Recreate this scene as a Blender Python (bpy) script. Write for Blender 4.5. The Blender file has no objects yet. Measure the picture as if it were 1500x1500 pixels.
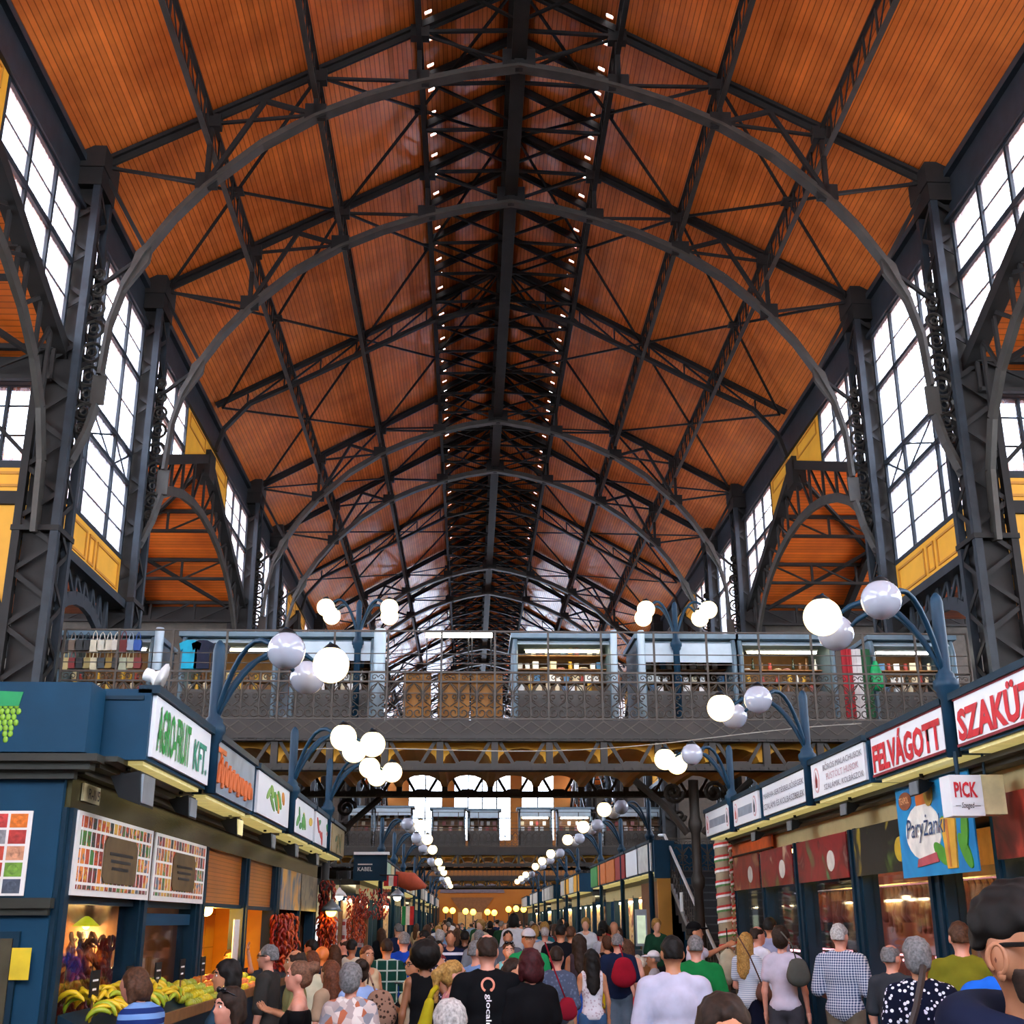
import bpy, math, random
import numpy as np
from mathutils import Vector, Matrix
from mathutils.bvhtree import BVHTree
random.seed(7)
sc = bpy.context.scene
COL = sc.collection
R = math.radians
# ---------------------------------------------------------------- camera
FPX, CY = 1716.57, 790.29
PITCH, YAW, ROLL = 0.3154, 0.0362, -0.0030
CAM = Vector((-0.925, 0.0, 1.75))
_F = Vector((math.sin(YAW) * math.cos(PITCH), math.cos(YAW) * math.cos(PITCH), math.sin(PITCH)))
_R = Vector((math.cos(YAW), -math.sin(YAW), 0))
_U = _R.cross(_F)
CR = _R * math.cos(ROLL) + _U * math.sin(ROLL)
CU = _U * math.cos(ROLL) - _R * math.sin(ROLL)
cd = bpy.data.cameras.new('camera')
cam = bpy.data.objects.new('camera', cd)
COL.objects.link(cam)
cd.sensor_width = 36.0
cd.lens = FPX * 36 / 1500
cd.shift_y = (CY - 750) / 1500
cd.clip_start = 0.05
cd.clip_end = 500
m4 = Matrix((CR, CU, -_F)).transposed().to_4x4()
m4.translation = CAM
cam.matrix_world = m4
sc.camera = cam

def ray(u, v):
    return _F + CR * ((u - 750) / FPX) - CU * ((v - CY) / FPX)
def atY(u, v, y):
    d = ray(u, v); return CAM + d * (y / d.y)
def atX(u, v, x):
    d = ray(u, v); return CAM + d * ((x - CAM.x) / d.x)
# ---------------------------------------------------------------- world and exposure
W = bpy.data.worlds.new('world'); sc.world = W
W.use_nodes = True
W.node_tree.nodes['Background'].inputs[0].default_value = (0.90, 0.95, 1.0, 1)
W.node_tree.nodes['Background'].inputs[1].default_value = 9.0
vs = sc.view_settings
vs.view_transform = 'Standard'; vs.look = 'None'; vs.gamma = 1; vs.use_curve_mapping = False
vs.exposure = 0.62
cy = sc.cycles
cy.max_bounces = 8; cy.diffuse_bounces = 5; cy.glossy_bounces = 3; cy.transmission_bounces = 3; cy.transparent_max_bounces = 8
cy.sample_clamp_indirect = 6.0
cy.use_denoising = True
cy.caustics_reflective = False; cy.caustics_refractive = False
# ---------------------------------------------------------------- materials
def lin(c):
    if isinstance(c, str):
        c = [int(c[i:i + 2], 16) / 255 for i in (0, 2, 4)]
        c = [x / 12.92 if x <= .04045 else ((x + .055) / 1.055) ** 2.4 for x in c]
    return tuple(c)
_M = {}
def newmat(name):
    m = bpy.data.materials.new(name); m.use_nodes = True
    nt = m.node_tree
    return m, nt, nt.nodes['Principled BSDF']
def mat(name, col, rough=.6, metal=0., var=.18, scale=6., bump=0., emit=0., ecol=None, spec=.5, coat=0.):
    key = (name,)
    if key in _M: return _M[key]
    m, nt, b = newmat(name)
    c = lin(col)
    N = nt.nodes; L = nt.links
    tc = N.new('ShaderNodeTexCoord')
    nz = N.new('ShaderNodeTexNoise'); nz.inputs['Scale'].default_value = scale; nz.inputs['Detail'].default_value = 4
    L.new(tc.outputs['Object'], nz.inputs['Vector'])
    rp = N.new('ShaderNodeValToRGB')
    rp.color_ramp.elements[0].position = .3; rp.color_ramp.elements[1].position = .7
    rp.color_ramp.elements[0].color = tuple(max(0, x * (1 - var)) for x in c) + (1,)
    rp.color_ramp.elements[1].color = tuple(min(1, x * (1 + var)) for x in c) + (1,)
    L.new(nz.outputs['Fac'], rp.inputs['Fac'])
    L.new(rp.outputs['Color'], b.inputs['Base Color'])
    b.inputs['Roughness'].default_value = rough
    b.inputs['Metallic'].default_value = metal
    b.inputs['Specular IOR Level'].default_value = spec
    if coat: b.inputs['Coat Weight'].default_value = coat
    if bump:
        bp = N.new('ShaderNodeBump'); bp.inputs['Strength'].default_value = bump
        L.new(nz.outputs['Fac'], bp.inputs['Height']); L.new(bp.outputs['Normal'], b.inputs['Normal'])
    if emit:
        b.inputs['Emission Color'].default_value = (*lin(ecol or col), 1)
        b.inputs['Emission Strength'].default_value = emit
    _M[key] = m
    return m
def mat_slats(name, col, axis, period, rough=.45):
    """boards seen as narrow strips: relief and joint lines across AXIS of object space"""
    m, nt, b = newmat(name)
    N = nt.nodes; L = nt.links
    c = lin(col)
    tc = N.new('ShaderNodeTexCoord'); sp = N.new('ShaderNodeSeparateXYZ')
    L.new(tc.outputs['Object'], sp.inputs[0])
    d = N.new('ShaderNodeMath'); d.operation = 'DIVIDE'; d.inputs[1].default_value = period
    L.new(sp.outputs['XYZ'.index(axis)], d.inputs[0])
    fr = N.new('ShaderNodeMath'); fr.operation = 'FRACT'; L.new(d.outputs[0], fr.inputs[0])
    fl = N.new('ShaderNodeMath'); fl.operation = 'FLOOR'; L.new(d.outputs[0], fl.inputs[0])
    wn = N.new('ShaderNodeTexWhiteNoise'); wn.noise_dimensions = '1D'; L.new(fl.outputs[0], wn.inputs['W'])
    gt = N.new('ShaderNodeMath'); gt.operation = 'GREATER_THAN'; gt.inputs[1].default_value = .16; L.new(fr.outputs[0], gt.inputs[0])
    nz = N.new('ShaderNodeTexNoise'); nz.inputs['Scale'].default_value = .55; nz.inputs['Detail'].default_value = 6; nz.inputs['Roughness'].default_value = .6
    L.new(tc.outputs['Object'], nz.inputs['Vector'])
    rp = N.new('ShaderNodeValToRGB')
    rp.color_ramp.elements[0].position = .3; rp.color_ramp.elements[1].position = .72
    rp.color_ramp.elements[0].color = (c[0] * .62, c[1] * .55, c[2] * .55, 1)
    rp.color_ramp.elements[1].color = (min(1, c[0] * 1.15), c[1] * 1.2, c[2] * 1.2, 1)
    L.new(nz.outputs['Fac'], rp.inputs['Fac'])
    mx = N.new('ShaderNodeMix'); mx.data_type = 'RGBA'; mx.blend_type = 'MULTIPLY'; mx.inputs['Factor'].default_value = 1
    L.new(rp.outputs['Color'], mx.inputs['A'])
    ad = N.new('ShaderNodeMath'); ad.operation = 'MULTIPLY_ADD'; ad.inputs[1].default_value = .25; ad.inputs[2].default_value = .82
    L.new(wn.outputs['Value'], ad.inputs[0])
    m2 = N.new('ShaderNodeMath'); m2.operation = 'MULTIPLY_ADD'; m2.inputs[1].default_value = .55; m2.inputs[2].default_value = .45
    L.new(gt.outputs[0], m2.inputs[0])
    m3 = N.new('ShaderNodeMath'); m3.operation = 'MULTIPLY'
    L.new(ad.outputs[0], m3.inputs[0]); L.new(m2.outputs[0], m3.inputs[1])
    L.new(m3.outputs[0], mx.inputs['B'])
    L.new(mx.outputs['Result'], b.inputs['Base Color'])
    bp = N.new('ShaderNodeBump'); bp.inputs['Strength'].default_value = .6; bp.inputs['Distance'].default_value = .02
    L.new(gt.outputs[0], bp.inputs['Height']); L.new(bp.outputs['Normal'], b.inputs['Normal'])
    b.inputs['Roughness'].default_value = rough
    return m
def mat_glass(name, tint, trans=.75):
    m, nt, b = newmat(name)
    N = nt.nodes; L = nt.links
    out = N['Material Output']
    tr = N.new('ShaderNodeBsdfTransparent'); tr.inputs[0].default_value = (*lin(tint), 1)
    tl = N.new('ShaderNodeBsdfTranslucent'); tl.inputs[0].default_value = (.85, .92, 1, 1)
    tc = N.new('ShaderNodeTexCoord'); wv = N.new('ShaderNodeTexNoise'); wv.inputs['Scale'].default_value = 14
    mp = N.new('ShaderNodeMapping'); mp.inputs['Scale'].default_value = (1, 1, .04)
    L.new(tc.outputs['Object'], mp.inputs[0]); L.new(mp.outputs[0], wv.inputs['Vector'])
    ma = N.new('ShaderNodeMath'); ma.operation = 'MULTIPLY_ADD'; ma.inputs[1].default_value = .5; ma.inputs[2].default_value = 1 - trans - .25
    ma.use_clamp = True
    L.new(wv.outputs['Fac'], ma.inputs[0])
    mx = N.new('ShaderNodeMixShader'); L.new(ma.outputs[0], mx.inputs[0]); L.new(tr.outputs[0], mx.inputs[1]); L.new(tl.outputs[0], mx.inputs[2])
    L.new(mx.outputs[0], out.inputs['Surface'])
    return m
def mat_clear(name, refl=.12):
    m, nt, b = newmat(name)
    N = nt.nodes; L = nt.links
    tr = N.new('ShaderNodeBsdfTransparent'); gl = N.new('ShaderNodeBsdfGlossy'); gl.inputs['Roughness'].default_value = .03
    fr = N.new('ShaderNodeFresnel'); fr.inputs[0].default_value = 1.45
    sc_ = N.new('ShaderNodeMath'); sc_.operation = 'MULTIPLY'; sc_.inputs[1].default_value = .4; L.new(fr.outputs[0], sc_.inputs[0])
    mx = N.new('ShaderNodeMixShader'); L.new(sc_.outputs[0], mx.inputs[0]); L.new(tr.outputs[0], mx.inputs[1]); L.new(gl.outputs[0], mx.inputs[2])
    L.new(mx.outputs[0], N['Material Output'].inputs['Surface'])
    return m
IRON = mat('dark_iron_paint', '1d1a18', .6, .0, .3, 3, .1, spec=.3)
IRONB = mat('blue_grey_iron_paint', '252b31', .5, .1, .3, 3, .1, spec=.35)
IRONL = mat('grey_arch_iron_paint', '423e38', .5, .25, .25, 3, .1)
BRONZE = mat('brown_railing_paint', '453d35', .55, .2, .25, 4, .1)
OCHRE = mat('ochre_yellow_paint', 'e2a127', .6, 0, .08, 2, .02)
OCHRED = mat('ochre_moulding_paint', 'bf7f22', .6, 0, .08, 2)
TEAL = mat('petrol_blue_paint', '083a54', .55, 0, .12, 3, .03, spec=.25)
NAVY = mat('dark_petrol_paint', '07293a', .5, 0, .15, 3, .03, spec=.25)
LAMPB = mat('lamp_post_blue_paint', '0b3147', .5, .0, .12, 5, spec=.3)
ROOFN = mat_slats('orange_roof_boards', 'f27e34', 'X', .098, .24); ROOFN.node_tree.nodes['Principled BSDF'].inputs['Specular IOR Level'].default_value = .8
ROOFA = mat_slats('orange_aisle_boards', 'e06a1c', 'Y', .13, .45)
GLASS = mat_glass('ribbed_window_glass', 'eef4ff')
CLEAR = mat_clear('shop_glass')
WHITE = mat('white_paint', 'e9e9e6', .5, 0, .05)
BLACK = mat('black_plastic', '0c0d0e', .5, 0, .2, spec=.25)
GREY = mat('grey_metal', '8d9499', .4, .5, .1)
STEEL = mat('brushed_steel', 'c9cdd1', .25, .9, .06)
# ---------------------------------------------------------------- mesh building
class MB:
    def __init__(s): s.v = []; s.f = []; s.mi = []; s.cur = 0
    def add(s, vs_, fs):
        o = len(s.v); s.v += [tuple(x) for x in vs_]
        for f in fs: s.f.append(tuple(i + o for i in f)); s.mi.append(s.cur)
        return s
    def box(s, x0, x1, y0, y1, z0, z1):
        return s.add([(x0, y0, z0), (x1, y0, z0), (x1, y1, z0), (x0, y1, z0), (x0, y0, z1), (x1, y0, z1), (x1, y1, z1), (x0, y1, z1)],
                     [(0, 3, 2, 1), (4, 5, 6, 7), (0, 1, 5, 4), (1, 2, 6, 5), (2, 3, 7, 6), (3, 0, 4, 7)])
    def cb(s, c, d):
        return s.box(c[0] - d[0] / 2, c[0] + d[0] / 2, c[1] - d[1] / 2, c[1] + d[1] / 2, c[2] - d[2] / 2, c[2] + d[2] / 2)
    def bar(s, p, q, w, h=None, up=(0, 0, 1)):
        p = Vector(p); q = Vector(q); h = h or w
        d = (q - p)
        if d.length < 1e-6: return s
        d.normalize(); u = Vector(up)
        if abs(d.dot(u)) > .98: u = Vector((0, 1, 0)) if abs(d.y) < .9 else Vector((1, 0, 0))
        a = d.cross(u).normalized(); b = a.cross(d)
        V = []
        for e in (p, q):
            for i, j in ((-1, -1), (1, -1), (1, 1), (-1, 1)):
                V.append(e + a * (i * w / 2) + b * (j * h / 2))
        return s.add(V, [(0, 1, 2, 3), (7, 6, 5, 4), (0, 4, 5, 1), (1, 5, 6, 2), (2, 6, 7, 3), (3, 7, 4, 0)])
    def path(s, pts, w, h=None, up=(0, 0, 1)):
        for a, b in zip(pts[:-1], pts[1:]): s.bar(a, b, w, h, up)
        return s
    def tube(s, pts, r, n=6, cap=True):
        pts = [Vector(p) for p in pts]; m = len(pts)
        rs = r if isinstance(r, (list, tuple)) else [r] * m
        V = []; prev = None
        for i, p in enumerate(pts):
            t = (pts[min(i + 1, m - 1)] - pts[max(i - 1, 0)]).normalized()
            if prev is None:
                u = Vector((0, 0, 1)) if abs(t.z) < .9 else Vector((1, 0, 0))
                a = t.cross(u).normalized()
            else:
                a = (prev - t * prev.dot(t))
                a = a.normalized() if a.length > 1e-6 else t.orthogonal().normalized()
            prev = a; b = t.cross(a)
            for k in range(n):
                an = 2 * math.pi * k / n
                V.append(p + (a * math.cos(an) + b * math.sin(an)) * rs[i])
        F = []
        for i in range(m - 1):
            for k in range(n):
                k2 = (k + 1) % n
                F.append((i * n + k, i * n + k2, (i + 1) * n + k2, (i + 1) * n + k))
        if cap: F.append(tuple(range(n - 1, -1, -1))); F.append(tuple(range((m - 1) * n, m * n)))
        return s.add(V, F)
    def lathe(s, prof, n=16, o=(0, 0, 0)):
        V = []; m = len(prof)
        for r, z in prof:
            for k in range(n):
                a = 2 * math.pi * k / n
                V.append((o[0] + r * math.cos(a), o[1] + r * math.sin(a), o[2] + z))
        F = []
        for i in range(m - 1):
            for k in range(n):
                k2 = (k + 1) % n
                F.append((i * n + k, i * n + k2, (i + 1) * n + k2, (i + 1) * n + k))
        F.append(tuple(range(n - 1, -1, -1))); F.append(tuple(range((m - 1) * n, m * n)))
        return s.add(V, F)
    def prism(s, poly, ax, d0, d1):
        """polygon in the plane normal to AX (x: (y,z), y: (x,z), z: (x,y)), extruded from d0 to d1"""
        n = len(poly)
        def P(a, b, d): return {'x': (d, a, b), 'y': (a, d, b), 'z': (a, b, d)}[ax]
        V = [P(a, b, d0) for a, b in poly] + [P(a, b, d1) for a, b in poly]
        F = [tuple(range(n - 1, -1, -1)), tuple(range(n, 2 * n))]
        for i in range(n):
            j = (i + 1) % n; F.append((i, j, n + j, n + i))
        return s.add(V, F)
    def ball(s, c, r, n=12, m=8, sc_=(1, 1, 1)):
        V = [(c[0], c[1], c[2] - r * sc_[2])]; F = []
        for i in range(1, m):
            th = math.pi * i / m - math.pi / 2
            for k in range(n):
                a = 2 * math.pi * k / n
                V.append((c[0] + r * sc_[0] * math.cos(th) * math.cos(a), c[1] + r * sc_[1] * math.cos(th) * math.sin(a), c[2] + r * sc_[2] * math.sin(th)))
        V.append((c[0], c[1], c[2] + r * sc_[2]))
        for k in range(n):
            k2 = (k + 1) % n
            F.append((0, 1 + k2, 1 + k))
            for i in range(m - 2): F.append((1 + i * n + k, 1 + i * n + k2, 1 + (i + 1) * n + k2, 1 + (i + 1) * n + k))
            F.append((1 + (m - 2) * n + k, 1 + (m - 2) * n + k2, len(V) - 1))
        return s.add(V, F)
    def mesh(s, name, mats, smooth=False):
        me = bpy.data.meshes.new(name)
        me.from_pydata(s.v, [], s.f)
        if not isinstance(mats, (list, tuple)): mats = [mats]
        for m in mats: me.materials.append(m)
        if len(mats) > 1: me.polygons.foreach_set('material_index', s.mi)
        if smooth: me.polygons.foreach_set('use_smooth', [True] * len(s.f))
        me.update()
        import bmesh
        bm = bmesh.new(); bm.from_mesh(me); bmesh.ops.recalc_face_normals(bm, faces=bm.faces); bm.to_mesh(me); bm.free()
        return me
    def obj(s, name, mats, parent=None, smooth=False, local=False, **kw):
        return link(name, s.mesh(name, mats, smooth), parent, local, **kw)
def link(name, me, parent=None, local=False, loc=None, label=None, cat=None, group=None, kind=None):
    o = bpy.data.objects.new(name, me); COL.objects.link(o)
    if parent is not None:
        o.parent = parent
        if not local: o.matrix_parent_inverse = Matrix.Translation(-parent.location)
    if loc is not None: o.location = loc
    if label: o['label'] = label
    if cat: o['category'] = cat
    if group: o['group'] = group
    if kind: o['kind'] = kind
    return o
def thing(name, label, cat, loc=(0, 0, 0), group=None, kind=None, rz=0):
    o = link(name, None, None, label=label, cat=cat, group=group, kind=kind)
    o.location = Vector(loc); o.rotation_euler = (0, 0, rz); o.empty_display_size = .1
    return o
def dup(o, delta=(0, 0, 0), label=None, group=None, parent=None):
    c = o.copy(); COL.objects.link(c)
    if parent is None: c.location = Vector(o.location) + Vector(delta)
    else:
        mpi = o.matrix_parent_inverse.copy(); c.parent = parent; c.matrix_parent_inverse = mpi
    if label: c['label'] = label
    if group: c['group'] = group
    for ch in list(o.children): dup(ch, parent=c)
    return c
def text(name, s, parent, o, ax, up, w, h, m, bold=.0, ext=.006, shear=0., fit=True):
    """flat lettering with its lower left corner at o, running along ax, up along up"""
    cu = bpy.data.curves.new('lettering', 'FONT'); cu.body = s; cu.offset = bold; cu.extrude = 0; cu.resolution_u = 2; cu.shear = shear
    cu.align_x = 'CENTER'
    ob = bpy.data.objects.new('lettering', cu)
    me = bpy.data.meshes.new_from_object(ob)
    n = len(me.vertices)
    co = np.zeros(n * 3); me.vertices.foreach_get('co', co); co = co.reshape(-1, 3)
    if not n: return None
    lo = co.min(0); hi = co.max(0); sz = np.maximum(hi - lo, 1e-6)
    sx = w / sz[0]; sy = h / sz[1]
    if not fit: sx = sy = min(sx, sy)
    ax = np.array(Vector(ax).normalized()); up = np.array(Vector(up).normalized()); nr = np.cross(ax, up)
    P = np.array(o) + (co[:, :1] - lo[0]) * sx * ax + (co[:, 1:2] - lo[1]) * sy * up + nr * ext
    me.vertices.foreach_set('co', P.ravel().astype(np.float32)); me.update()
    me.materials.clear(); me.materials.append(m)
    bpy.data.objects.remove(ob); bpy.data.curves.remove(cu)
    return link(name, me, parent)
ORD = ['nearest', 'second', 'third', 'fourth', 'fifth', 'sixth', 'seventh', 'eighth', 'ninth', 'tenth', 'eleventh', 'twelfth', 'thirteenth', 'fourteenth', 'fifteenth', 'sixteenth', 'seventeenth', 'eighteenth', 'nineteenth', 'twentieth']
SIDE = {-1: 'left', 1: 'right'}
# ================================================================ the hall
NB, WB = 4.942, 13.657                 # narrow window bay, wide gable bay
PER = NB + WB
Y0 = 20.605
KMAX = 5
YEND = Y0 + KMAX * PER
HW, ZE, SL = 8.5, 16.58, .562          # half width, eave height, roof slope
def zr(x): return ZE + (HW - abs(x)) * SL
YB = -14.0                             # the entrance front behind the viewer
# floor
FLOOR = mat('worn_stone_floor', '57524b', .5, 0, .2, 1.2, .05)
MB().box(-30, 30, YB, YEND + 2, -.3, 0).obj('floor', FLOOR, kind='structure')
# nave roof
for s in (-1, 1):
    mb = MB()
    def slab(xa, xb, t=.15, ya=YB, yb=YEND):
        mb.add([(s * xa, ya, zr(xa)), (s * xb, ya, zr(xb)), (s * xb, yb, zr(xb)), (s * xa, yb, zr(xa)),
                (s * xa, ya, zr(xa) + t), (s * xb, ya, zr(xb) + t), (s * xb, yb, zr(xb) + t), (s * xa, yb, zr(xa) + t)],
               [(0, 3, 2, 1), (4, 5, 6, 7), (0, 1, 5, 4), (1, 2, 6, 5), (2, 3, 7, 6), (3, 0, 4, 7)])
    slab(HW + .4, 2.02); slab(1.88, 0)
    y = YB
    while y < YEND:                     # slots that let small points of daylight in beside the ridge strip
        slab(2.02, 1.88, .03, y, min(y + .72, YEND)); y += .82
    mb.obj('ceiling', ROOFN, kind='structure')
# columns, trusses -------------------------------------------------
TR = []                                # (y, kind)
for k in range(KMAX):
    a = Y0 + k * PER
    TR += [(a, 'arch'), (a + NB, 'arch'), (a + NB + WB / 2, 'lattice')]
PX_ = [8.5, 6.37, 4.25, 2.12, 0]
LOW = {6.37: 15.93, 4.25: 17.66, 2.12: 18.57, 0: 19.05}
ARCHC = [(0, 19.05), (1.1, 18.85), (2.12, 18.57), (3.2, 18.17), (4.25, 17.66), (5.3, 16.95), (6.37, 15.93), (6.95, 15.2), (7.46, 14.36), (7.8, 13.6), (7.99, 12.8), (8.05, 11.7), (8.06, 11.1), (8.2, 10.5), (8.45, 9.85)]
def arch_truss(y, yn, label):
    t = thing('roof_truss', label, 'truss', (0, y, ZE), 'arched roof trusses')
    for s in (-1, 1):
        def w(x, z, dy=0): return (s * x, y + dy, z)
        o = MB().bar(w(8.5, ZE - .1), w(0, zr(0) - .1), .2, .08).bar(w(8.5, ZE - .2), w(0, zr(0) - .2), .06, .16).obj('top_chord', IRON, t)
        a = MB()
        a.path([w(x, z) for x, z in ARCHC], .26, .07, (s * .5, 0, 1)).path([w(x, z + .1) for x, z in ARCHC[:10]], .05, .16, (s * .5, 0, 1))
        a.obj('arch_rib', IRONL, t)
        for x in (6.37, 4.25, 2.12):
            MB().bar(w(x, zr(x) - .2), w(x, LOW[x] + .1), .1, .1).obj('post', IRON, t)
            MB().box(*sorted((s * (x - .22), s * (x + .22))), y - .05, y + .05, LOW[x] - .02, LOW[x] + .34).obj('gusset_plate', IRON, t)
            MB().box(*sorted((s * (x - .2), s * (x + .2))), y - .1, y + .1, zr(x) - .42, zr(x) - .12).obj('gusset_plate', IRON, t)
        for p, q, d in (((8.5, ZE - .2), (6.37, 16.05), .06), ((6.37, zr(6.37) - .3), (4.25, 17.75), .06), ((4.25, zr(4.25) - .3), (2.12, 18.65), .06), ((2.12, zr(2.12) - .3), (0, 19.15), .05),
                        ((8.4, ZE - .4), (7.46, 14.5), .08), ((5.31, zr(5.31) - .3), (6.37, 16.05), .09), ((5.31, zr(5.31) - .3), (4.25, 17.75), .09), ((7.5, 14.3), (8.3, 13.6), .07)):
            MB().bar(w(*p), w(*q), d, d).obj('tie_rod', IRON, t)
        if s > 0:
            MB().bar((0, y, zr(0) - .2), (0, y, 19.1), .2, .2).obj('king_post', IRON, t)
            MB().box(-.35, .35, y - .06, y + .06, 19.0, 19.5).obj('gusset_plate', IRON, t)
        MB().prism([(s * 7.3, 14.75), (s * 7.62, 14.4), (s * 7.85, 13.4), (s * 7.35, 14.2)], 'y', y - .06, y + .06).obj('gusset_plate', IRONL, t)
        # scrolled spandrel plate beside the column
        sp = MB()
        for i, (cz, cr) in enumerate(((13.9, .10), (13.55, .13), (13.15, .16), (12.7, .18), (12.2, .2), (11.7, .2), (11.32, .19), (10.95, .17), (10.6, .1))):
            cx = 8.34 - cr * .35
            sp.tube([w(cx + cr * math.cos(q), cz + cr * math.sin(q)) for q in [i_ * math.pi / 6 for i_ in range(13)]], .035, 4)
            sp.tube([w(cx + cr * .45 * math.cos(q), cz + cr * .45 * math.sin(q)) for q in [i_ * math.pi / 4 for i_ in range(9)]], .025, 4)
        sp.obj('scroll_work', IRONL, t)
        if yn:
            L_ = yn - y
            for xa, xb in ((8.4, 4.25), (4.25, .15)):
                for (p, q) in ((xa, xb), (xb, xa)):
                    MB().bar((s * p, y, zr(p) - .25), (s * q, yn, zr(q) - .25), .055, .055).obj('brace_rod', IRON, t)
                xm = (xa + xb) / 2
                MB().cb((s * xm, (y + yn) / 2, zr(xm) - .25), (.3, .3, .05)).obj('brace_plate', IRON, t)
    return t
def lattice_truss(y, yn, label):
    t = thing('roof_truss', label, 'truss', (0, y, ZE), 'lattice roof trusses')
    for s in (-1, 1):
        def w(x, z): return (s * x, y, z)
        MB().bar(w(8.6, ZE - .1), w(0, zr(0) - .1), .2, .14).obj('top_chord', IRON, t)
        ln = [(0, 20.0), (2.12, 19.45), (6.4, 17.15), (7.6, 16.55), (8.3, 15.7), (8.5, 15.0)]
        MB().path([w(*p) for p in ln], .18, .1).obj('bottom_chord', IRON, t)
        def zl(x):
            for (a, za), (b, zb) in zip(ln, ln[1:]):
                if a <= x <= b: return za + (zb - za) * (x - a) / (b - a)
        for i in range(7):
            x0 = .25 + i * 1.06; x1 = x0 + 1.06
            MB().bar(w(x0, zr(x0) - .2), w(x1, zl(x1) + .05), .05, .05).obj('web_bar', IRON, t)
            MB().bar(w(x1, zl(x1)), w(x1, zr(x1) - .2), .045, .045).obj('web_bar', IRON, t)
        for xa, xb in ((8.4, 4.25), (4.25, .15)):
            for (p, q) in ((xa, xb), (xb, xa)):
                MB().bar((s * p, y, zr(p) - .25), (s * q, yn, zr(q) - .25), .055, .055).obj('brace_rod', IRON, t)
    return t
na = nl = 0
pa1 = pa2 = pl = None
for i, (y, kind) in enumerate(TR):
    yn = TR[i + 1][0] if i + 1 < len(TR) else YEND
    if kind == 'arch':
        lb = f'{ORD[na]} arched iron roof truss from the front, dark ribs under the orange boards'; na += 1
        p = pa1 if na % 2 else pa2
        if p is None:
            p = arch_truss(y, yn, lb)
            if na == 1: pa1 = p
            else: pa2 = p
        else: dup(p, (0, y - p.location.y, 0), lb)
    else:
        lb = f'{ORD[nl]} shallow lattice roof truss from the front, between two arched trusses'; nl += 1
        if pl is None: pl = lattice_truss(y, yn, lb)
        else: dup(pl, (0, y - pl.location.y, 0), lb)
# longitudinal purlin girders
YS = 15.0
for s in (-1, 1):
    for j, x in enumerate((6.37, 4.25, 2.12)):
        nm = ['lowest', 'middle', 'uppermost'][j]
        t = thing('purlin_girder', f'long lattice purlin on the {SIDE[s]} roof slope, {nm} of three', 'girder', (s * x, YS, zr(x)), 'lattice purlins')
        z1 = zr(x) - .12; z0 = z1 - (.7 if j < 2 else .6)
        MB().box(s * x - .045, s * x + .045, YS, YEND, z1 - .05, z1).obj('top_rail', IRON, t)
        MB().box(s * x - .055, s * x + .055, YS, YEND, z0 - .03, z0).obj('bottom_rail', IRON if j == 2 else IRONL, t)
        mb = MB(); y = YS; step = (TR[1][0] - TR[0][0]) / 7
        while y < YEND - step:
            mb.bar((s * x, y, z0), (s * x, y, z1), .035, .06); mb.bar((s * x, y, z1), (s * x, y + step, z0), .024, .024); y += step
        mb.obj('lacing', IRON, t, kind='stuff')
t = thing('trim_3', 'deep dark girder running under the roof ridge with chevron rafters', 'girder', (0, YS, 20), kind='structure')
MB().box(-.16, .16, YS, YEND, 19.22, 19.32).box(-.05, .05, YS, YEND, 19.3, 19.62).obj('bottom_flange', IRON, t)
MB().box(-.2, .2, YS, YEND, zr(0) - .4, zr(0) - .05).obj('ridge_beam', IRON, t)
mb = MB(); y = YS + .4
while y < YEND - 1.7:
    mb.bar((0, y, 19.6), (0, y, 21), .1, .1).bar((0, y, 19.6), (0, y + 1.647, 21), .06, .06); y += 1.647
mb.obj('lacing', IRON, t, kind='stuff')
# rafters of the ridge strip
rt = t
me = None; y = YS + .6
while y < YEND - .5:
    for s in (-1, 1):
        m_ = MB().bar((s * 2.1, 0, zr(2.1) - .14), (0, 0, zr(0) - .14), .12, .16).bar((s * 2.1, 0, zr(2.1) - .2), (0, 1.3, 19.9), .06, .06).bar((s * 2.1, 0, zr(2.1) - .3), (0, 0, zr(2.1) - .2), .07, .07)
        if me is None: me = {}
        if s not in me: me[s] = m_.mesh('rafter', IRON)
        o = link('rafter', me[s], rt); o.location = (0, y, 0)
    y += 1.647
# ---------------------------------------------------------------- columns and side walls
def column(s, y, label):
    x = s * 8.75
    t = thing('iron_column', label, 'column', (x, y, 0), 'iron columns of the nave')
    w = .34
    for i in (-1, 1):
        for j in (-1, 1):
            MB().box(x + i * w - .07, x + i * w + .07, y + j * w - .07, y + j * w + .07, 0, ZE).obj('corner_strip', IRONB if s * i < 0 else IRON, t)
    MB().box(x - .26, x + .26, y - .26, y + .26, 0, ZE - .05).obj('core', IRON, t)
    mb = MB(); z = .2; k = 0
    while z < ZE - .5:
        for j in (-1, 1):
            a, b = (-w, w) if k % 2 else (w, -w)
            mb.bar((x + a, y + j * (w + .03), z), (x + b, y + j * (w + .03), z + .5), .09, .02, (0, 1, 0))
            mb.bar((x + j * (w + .03), y + a, z), (x + j * (w + .03), y + b, z + .5), .02, .09, (0, 0, 1))
        z += .5; k += 1
    mb.obj('lacing', IRON, t, kind='stuff')
    MB().box(x - .46, x + .46, y - .46, y + .46, ZE - .5, ZE - .02).box(x - .43, x + .43, y - .43, y + .43, ZE - .9, ZE - .5).obj('capital', IRON, t)
    MB().box(x - .43, x + .43, y - .43, y + .43, 8.45, 8.55).obj('collar', IRON, t)
    MB().box(x - .55, x + .55, y - .55, y + .55, 0, .5).obj('base', IRON, t)
    return t
pc = {}
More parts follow.
